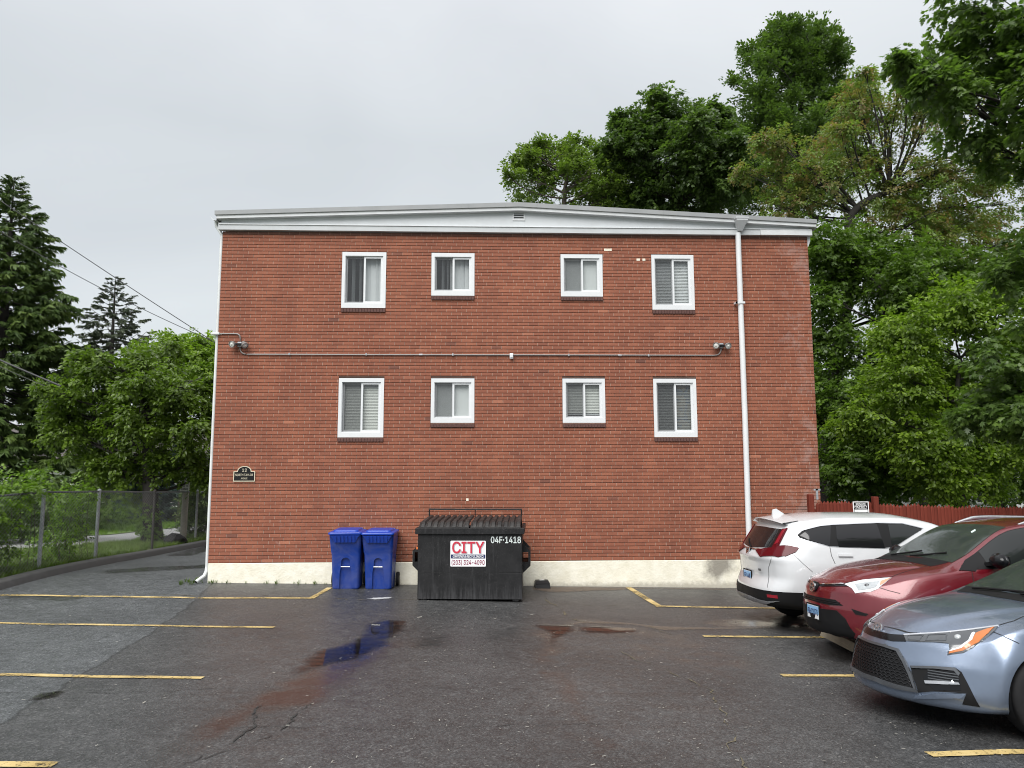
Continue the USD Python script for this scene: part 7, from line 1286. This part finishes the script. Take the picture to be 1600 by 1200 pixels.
def frames(X, tilt_z):
    """rotation matrices whose x axis is X and whose z axis is near up"""
    X = X / np.linalg.norm(X, axis=1, keepdims=True); Z = np.array([0, 0, 1.0]) + tilt_z; Y = np.cross(Z, X); Y /= np.linalg.norm(Y, axis=1, keepdims=True) + 1e-9; return np.stack([X, Y, np.cross(X, Y)], 2)
PROTO = {}
def protos(kind, n, size, leaf):
    k = (kind, n, size, leaf)
    if k not in PROTO: PROTO[k] = [spray(kind, n, size, leaf, 100 + i) for i in range(4)]
    return PROTO[k]
def broadleaf(name, label, cat, blobs, trunk, r0, kind, mat, bark, per, n, size, leaf, seed, depth=.8, holes=.42, group=None, branch=True, shell=.45, tips=0, up=0.0):
    rg = np.random.default_rng(seed); trunk = np.array(trunk, float)
    blobs = [np.array(b, float) + [0, rg.uniform(-1, 1) * b[3] * depth, 0, 0] for b in blobs]
    for b in list(blobs):                                            # ragged shoots at the crown's edge
        for _ in range(tips):
            u = rg.normal(size=3); u /= np.linalg.norm(u); u[2] = abs(u[2]) * .9 + .1; k = rg.uniform(.16, .30); blobs.append(np.append(b[:3] + u * b[3] * rg.uniform(.95, 1.2), max(.22, b[3] * k)))
    base = np.array([trunk[0, 0], trunk[0, 1], float(G(trunk[0, 0], trunk[0, 1])) - .1]); t = thing(name, label, cat, group, loc=base)
    tr = np.vstack([base, trunk[1:]]) if abs(trunk[0, 2] - base[2]) < 1.2 else np.vstack([base, trunk])
    sp = PchipInterpolator(np.linspace(0, 1, len(tr)), tr); s = np.linspace(0, 1, 26); path = sp(s); path += (np.stack([meshkit.fbm(np.column_stack([path[:, 2] * .5, s * 0 + k + seed, s * 0]), 3) for k in (1.3, 5.1, 9.7)], 1) - .5) * [.5, .5, 0] * np.minimum(1, s * 4)[:, None] * r0 * 2.2
    rad = r0 * (1 - .72 * s) * (1 + .55 * np.exp(-s * 18)); part(t, 'trunk', MB().tube(path - base, rad, 12), bark, True)
    if branch:
        br = MB()
        for b in blobs:
            d = path - b[:3]; k = np.argmin(np.linalg.norm(d, axis=1) + 1.2 * np.maximum(0, path[:, 2] - b[2] + .35 * np.linalg.norm(d[:, :2], axis=1))); a = path[k]; rr = min(rad[k] * .62, .035 + .028 * b[3])
            mid = (a + b[:3]) / 2 + rg.normal(0, .12, 3) * np.linalg.norm(b[:3] - a) + [0, 0, .08 * np.linalg.norm(b[:3] - a)]
            q = np.linspace(0, 1, 9)[:, None]; pts = (1 - q) ** 2 * a + 2 * q * (1 - q) * mid + q * q * b[:3]; br.tube(pts - base, rr * (1 - .6 * q[:, 0]), 6)
            for j in range(int(5 + 3 * b[3])):
                u = rg.normal(size=3); u /= np.linalg.norm(u); u[2] = u[2] * .6 + .15; e = b[:3] + u * b[3] * rg.uniform(.6, .98); st = pts[rg.integers(4, 9)]; m_ = (st + e) / 2 + rg.normal(0, .1, 3) * b[3] + [0, 0, .06]
                pt = (1 - q) ** 2 * st + 2 * q * (1 - q) * m_ + q * q * e; br.tube(pt - base, rr * .36 * (1 - .75 * q[:, 0]), 4, cap=False)
        part(t, 'branches', br, bark, True, kind='stuff')
    P, X = [], []
    for b in blobs:
        cnt = int(per * b[3] ** 2) + 22; u = rg.normal(size=(cnt * 3, 3)); u /= np.linalg.norm(u, axis=1, keepdims=True); rr = rg.random(cnt * 3) ** shell
        p = b[:3] + u * (rr * b[3] * (.86 + .34 * rg.random(cnt * 3)))[:, None] * [1, 1, .92]
        f = meshkit.fbm(p * (1.5 / max(.5, b[3] ** .5)) + seed, 3); keep = np.where(f > holes)[0][:cnt]; P.append(p[keep]); X.append(u[keep] * [1, 1, .35] + rg.normal(0, .45, (len(keep), 3)) * [1, 1, .4] + [0, 0, -.12 + up])
    P = np.vstack(P); X = np.vstack(X); Rm = frames(X, rg.normal(0, .30, (len(P), 3)) * [1, 1, 0] + [0, 0, 0])
    instancer(t, 'crown', protos(kind, n, size, leaf), mat, P - base - .45 * size * X / np.linalg.norm(X, axis=1, keepdims=True), Rm, rg.uniform(.75, 1.25, len(P)))
    return t
bl = lambda k: TD[k]
trees_right = 'trees behind the brick block and the red fence'
broadleaf('pale_tree', 'thin pale green tree over the roof, leftmost of the trees behind the block', 'tree', *bl('pale_tree'), .28, 'oval', ML['pale'], M['bark'], 58, 15, .62, .15, 1, holes=.50, tips=4, up=.4)
broadleaf('round_maple', 'dense dark round crowned maple rising over the middle right of the roof', 'tree', *bl('round_maple'), .4, 'maple', ML['dark'], M['bark_dark'], 100, 18, .62, .20, 2, holes=.43, tips=4)
broadleaf('tall_tree', 'tallest tree, with upright tips, behind the right part of the roof', 'tree', *bl('tall_tree'), .42, 'oval', ML['dark'], M['bark_dark'], 62, 18, .72, .17, 3, holes=.45, tips=5, up=.9)
broadleaf('reddish_maple', 'sparse maple with reddish brown seed clusters and a dark leaning trunk beside the block', 'tree', *bl('flowering_maple'), .36, 'oval', ML['rust'], M['bark_dark'], 105, 18, .50, .105, 4, holes=.46, tips=2)
broadleaf('understory_tree', 'dark leafy tree filling the gap right beside the brick corner', 'tree', *bl('understory'), .2, 'maple', ML['mid'], M['bark_dark'], 175, 18, .46, .14, 5, holes=.36)
broadleaf('lime_tree', 'light green broad tree over the red fence before the darker ones', 'tree', *bl('lime_tree'), .17, 'oval', ML['lime'], M['bark_dark'], 190, 16, .44, .115, 6, holes=.40)
nm = bl('near_maple'); broadleaf('near_maple', 'large leaved maple reaching into the picture from the right edge', 'tree', nm[0], [(12.0, .7, -.5), (12.3, .6, 1.4), (12.6, .3, 5.0), (12.7, -.4, 8.2), (12.4, -.8, 10.5)], .34, 'maple', ML['near'], M['bark_dark'], 150, 15, .38, .135, 7, depth=.9, holes=.44)
broadleaf('back_tree', 'dark tree standing behind the fence, left of the three deep in the shade', 'tree', *bl('far_trees_a'), .2, 'maple', ML['dark'], M['bark_dark'], 95, 16, .6, .2, 8, holes=.38, branch=False)
broadleaf('back_tree', 'dark tree standing behind the fence, middle of the three deep in the shade', 'tree', *bl('far_trees_b'), .2, 'maple', ML['dark'], M['bark_dark'], 85, 16, .6, .2, 9, holes=.40, branch=False)
broadleaf('back_tree', 'dark tree standing behind the fence, right of the three deep in the shade', 'tree', *bl('far_trees_c'), .2, 'maple', ML['dark'], M['bark_dark'], 85, 16, .6, .2, 10, holes=.40, branch=False)
broadleaf('broad_tree', 'broad mid green tree with an ivied forked trunk behind the chain link fence', 'tree', *bl('broad_tree'), .27, 'oval', ML['mid2'], M['bark_dark'], 150, 16, .44, .12, 11, holes=.44, tips=2)
broadleaf('light_tree', 'light green tree top showing between the small spruce and the brick corner', 'tree', *bl('light_tree'), .25, 'oval', ML['lime'], M['bark'], 120, 16, .6, .16, 12, holes=.40)

for k, (x, y, h) in enumerate(((13.5, -13.0, 10.5), (18.5, -17.5, 13.0), (11.0, -20.0, 11.0))):     # trees behind the camera that show only as reflections in the cars
    rq = np.random.default_rng(50 + k); bb = [(x + rq.normal(0, 1.5), y + rq.normal(0, 1.2), h * rq.uniform(.45, .95), rq.uniform(1.3, 2.0)) for _ in range(9)]
    broadleaf('roadside_tree', ('leafy', 'taller leafy', 'wide leafy')[k] + ' tree outside the picture, seen only as a reflection in the car windows', 'tree', bb, [(x, y, 0), (x + .1, y, h * .4), (x, y + .2, h * .8)], .25, 'oval', ML['dark'], M['bark_dark'], 60, 16, .6, .22, 60 + k, holes=.38, branch=False)
# ------------------------------------------------------------ conifers
def needle_spray(seed, n=26, L=.55, hang=.30, w=.028):
    rg = np.random.default_rng(seed); mb = MB(); mb.tube([(0, 0, 0), (L * .5, 0, -.02), (L, 0, .01)], [.010, .007, .003], 3, cap=False)
    for i in range(n):
        t = rg.uniform(.05, 1); a = rg.choice([-1, 1]) * rg.uniform(.4, 1.1); l = hang * rg.uniform(.5, 1.15) * (1 - .35 * t); p = np.array([t * L, 0, 0]); d = np.array([math.cos(a) * .8, math.sin(a) * .8, -rg.uniform(.15, .95)]); d /= np.linalg.norm(d)
        for c in (np.array([0, 0, 1.0]), np.cross(d, [0, 0, 1.0])):
            s = np.cross(d, c); s /= np.linalg.norm(s) + 1e-9; s *= w * rg.uniform(.8, 1.3); q = p + d * l; m_ = p + d * l * .5
            mb.add([p - s * .4, p + s * .4, m_ + s, q + s * .1, q - s * .1, m_ - s], [[0, 1, 2], [0, 2, 5], [5, 2, 3], [5, 3, 4]])
    return mb.mesh()
NS = [needle_spray(300 + i) for i in range(4)]
def conifer(name, label, x, y, H, R, z_low, mat, seed, nb, droop=.35, dens=1.0, bare=0.0, bark=None):
    rg = np.random.default_rng(seed); bz = float(G(x, y)) - .1; t = thing(name, label, 'tree', loc=(x, y, bz)); bark = bark or M['bark_dark']
    part(t, 'trunk', MB().tube([(0, 0, 0), (.05, 0, H * .5), (0, 0, H)], [.022 * H + .04, .012 * H + .02, .012], 10), bark, True)
    br = MB(); P, X, S = [], [], []
    for i in range(nb):
        f = ((i + rg.random()) / nb) ** .92; z = z_low + (H - z_low) * f; Rl = R * (1 - f) ** .78 * rg.uniform(.72, 1.1) + .12; az = i * 2.39996 + rg.normal(0, .25); d = np.array([math.cos(az), math.sin(az), 0])
        up = .30 * f - droop * (1 - f); q = np.linspace(0, 1, 8)[:, None]; pts = np.array([0, 0, z]) + d * Rl * q + np.array([0, 0, 1.0]) * Rl * (up * q + .16 * q ** 3 - .10 * np.sin(q * PI)); br.tube(pts, .012 + .016 * Rl * .3 * (1 - q[:, 0]), 4, cap=False)
        m_ = max(3, int(Rl * 5.2 * dens)); 
        for k in range(m_):
            u = rg.uniform(.22 if Rl > .8 else .05, 1.0) ** .8
            if rg.random() < bare * (1 - u * .3): continue
            p = np.array([np.interp(u, q[:, 0], pts[:, j]) for j in range(3)]); a2 = az + rg.normal(0, .75) * (1.1 - .5 * u); P.append(p); X.append([math.cos(a2), math.sin(a2), rg.normal(-.12 if f < .85 else .3, .18)]); S.append(rg.uniform(.65, 1.2) * min(1.1, .42 + .5 * Rl / 1.2))
    part(t, 'branches', br, bark, True, kind='stuff'); P, X = np.array(P), np.array(X)
    instancer(t, 'needles', NS, mat, P, frames(X, rg.normal(0, .2, (len(P), 3))), S); return t
conifer('tall_spruce', 'tall dark spruce with drooping branches at the left edge', -18.9, 14.0, 14.0, 4.0, .6, ML['spruce'], 21, 330, .42, 1.45)
conifer('small_spruce', 'thin topped grey green spruce standing alone against the sky left of the block', -23.1, 30.0, 14.4, 4.3, 2.0, ML['spruce_grey'], 22, 190, .10, .85, .25)
conifer('side_spruce', 'dark spruce half out of the picture behind the tall one', -24.5, 13.0, 12.0, 4.0, .5, ML['spruce'], 25, 200, .4, 1.2)
conifer('blue_spruce', 'low bluish spruce across the side street, left of the tree trunk', -17.4, 20.0, 4.6, 1.9, .2, ML['blue_spruce'], 23, 120, .2, 1.3)
conifer('blue_spruce', 'low bluish spruce across the side street, right of the tree trunk', -14.9, 21.5, 4.2, 1.7, .2, ML['blue_spruce'], 24, 110, .2, 1.3)
def bush(name, label, cat, blobs, kind, mat, per, n, size, leaf, seed, stems=2):
    rg = np.random.default_rng(seed); b0 = np.mean([b[:3] for b in blobs], 0); bz = float(G(b0[0], b0[1])); base = np.array([b0[0], b0[1], bz]); t = thing(name, label, cat, loc=base); st = MB()
    for b in blobs:
        for k in range(stems): e = np.array(b[:3]) + rg.normal(0, .5, 3) * b[3]; s0 = np.array([b[0] + rg.normal(0, .15), b[1] + rg.normal(0, .12), bz]); m_ = (s0 + e) / 2 + rg.normal(0, .1, 3); q = np.linspace(0, 1, 6)[:, None]; st.tube((1 - q) ** 2 * s0 + 2 * q * (1 - q) * m_ + q * q * e - base, .006, 4, cap=False)
    part(t, 'stems', st, M['bark'], True, kind='stuff'); P, X = [], []
    for b in blobs:
        c = int(per * b[3] ** 2); u = rg.normal(size=(c, 3)); u /= np.linalg.norm(u, axis=1, keepdims=True); P.append(np.array(b[:3]) + u * (rg.random(c) ** .45 * b[3] * rg.uniform(.8, 1.2, c))[:, None] * ([1, 1, 1] if len(b) < 5 else [1, 1, b[4]])); X.append(u * [1, 1, .4] + rg.normal(0, .4, (c, 3)))
    P, X = np.vstack(P), np.vstack(X); P[:, 2] = np.maximum(P[:, 2], bz + .05); instancer(t, 'foliage', protos(kind, n, size, leaf), mat, P - base, frames(X, rg.normal(0, .3, (len(P), 3)) * [1, 1, 0]), rg.uniform(.7, 1.2, len(P)))
bush('vine_bush', 'bright lime green vine spilling over the chain link fence at the left edge', 'vine', [(-9.35, .3, 1.75, .42), (-9.45, -.1, 1.3, .5), (-9.3, .75, 1.9, .30), (-9.6, -.6, 1.6, .6), (-9.5, .0, .8, .45), (-9.2, 1.0, 1.75, .16)], 'maple', ML['bright'], 420, 12, .30, .095, 31)
bush('vine_bush', 'yellow green vine climbing the chain link fence between the first two posts', 'vine', [(-9.3, 2.05, 1.6, .26), (-9.25, 2.5, 1.68, .22), (-9.2, 2.2, 1.2, .26), (-9.25, 2.0, .7, .30), (-9.3, 1.8, .45, .26), (-9.2, 2.9, 1.62, .18), (-9.3, 2.45, .85, .22)], 'oval', ML['bright'], 420, 12, .28, .08, 32)
bush('shrub', 'dark shrub at the foot of the tall spruce', 'shrub', [(-14.6, 9.0, .9, 1.2), (-16.2, 8.6, 1.2, 1.5), (-18.0, 8.5, 1.3, 1.6), (-13.6, 9.8, .5, .7)], 'oval', ML['dark'], 150, 16, .45, .13, 33)
bush('shrub', 'clipped dark shrub on the far lawn left of the tree trunk', 'shrub', [(-14.6, 14.4, .5, .75), (-15.4, 14.2, .4, .6)], 'oval', ML['mid'], 260, 14, .3, .09, 34)
bush('column_cedar', 'dark columnar cedar close behind the brick corner', 'shrub', [(-10.25, 11.8, .3, .5, 1.2), (-10.25, 11.8, 1.0, .48, 1.2), (-10.25, 11.8, 1.7, .42, 1.2), (-10.25, 11.8, 2.4, .3, 1.4)], 'narrow', ML['spruce'], 1100, 16, .25, .10, 35)
bush('hedge', 'dark hedge behind the columnar cedar', 'hedge', [(-9.6, 15.5, .8, 1.0), (-10.6, 16.2, 1.2, 1.3), (-9.4, 14.2, .3, .7)], 'oval', ML['dark'], 170, 16, .45, .13, 36)
bush('ivy', 'ivy wrapped round the foot of the broad tree', 'ivy', [(-10.0, 7.8, .25, .30), (-10.02, 7.78, .6, .27), (-10.05, 7.8, .95, .22)], 'oval', ML['mid'], 900, 10, .2, .07, 37, 2)
# grass of the verge: tufts, and weeds at the kerb and the foot of the wall
def tuft(seed, n=14, h=.16):
    rg = np.random.default_rng(seed); mb = MB()
    for i in range(n):
        a = rg.uniform(0, 2 * PI); l = h * rg.uniform(.5, 1.3); b = np.array([math.cos(a), math.sin(a), 0]); p = b * rg.uniform(0, .06); s = np.array([-b[1], b[0], 0]) * .006; m_ = p + b * l * .18 + [0, 0, l * .6]; e = p + b * l * rg.uniform(.3, .8) + [0, 0, l * rg.uniform(.75, 1)]
        mb.add([p - s, p + s, m_ + s * .8, m_ - s * .8, e], [[0, 1, 2], [0, 2, 3], [3, 2, 4]])
    return mb.mesh()
rg = np.random.default_rng(77); TU = [tuft(400 + i) for i in range(4)]
def scatter_grass(name, label, pg, n, s0, s1, mat, dz):
    x0, y0, x1, y1 = pg.bounds; from_ = rg.uniform((x0, y0), (x1, y1), (n * 4, 2)); from shapely import contains_xy
    ok = contains_xy(pg, from_[:, 0], from_[:, 1]) & (meshkit.fbm(np.column_stack([from_ * .9, from_[:, :1] * 0]), 3) > .36); p = from_[ok][:n]
    P = np.column_stack([p, G(p[:, 0], p[:, 1]) + dz]); a = rg.uniform(0, 2 * PI, len(P)); Rm = np.zeros((len(P), 3, 3)); Rm[:, 0, 0] = np.cos(a); Rm[:, 1, 0] = np.sin(a); Rm[:, 0, 1] = -np.sin(a); Rm[:, 1, 1] = np.cos(a); Rm[:, 2, 2] = 1
    q = instancer('/World', name, TU, mat, P, Rm, rg.uniform(s0, s1, len(P))); setdata(stage.GetPrimAtPath(q), label, 'grass', kind='stuff')
scatter_grass('verge_grass', 'ragged grass under the chain link fence along the kerb', Polygon([(-8.8, -6), (-8.8, 14), (-9.6, 14), (-10.8, 8), (-12.2, 4.7), (-13.5, 1), (-14, -6)]), 9000, .5, 1.15, ML['grass'], .05)
scatter_grass('lawn_grass', 'short bright grass of the lawn across the street', lawn, 9000, .6, 1.1, ML['bright'], .03)
wp = np.array([(x, -.02 - abs(rg.normal(0, .03))) for x in rg.uniform(XL - .3, -2.9, 26)] + [(XL - .15 - rg.random() * .3, -.3 + rg.random() * .8) for _ in range(18)]); P = np.column_stack([wp, G(wp[:, 0], wp[:, 1])])
q = instancer('/World', 'wall_weeds', TU, ML['grass'], P, np.tile(np.eye(3), (len(P), 1, 1)), rg.uniform(.2, .55, len(P))); setdata(stage.GetPrimAtPath(q), 'small weeds at the foot of the wall by the left corner', 'weeds', kind='stuff')
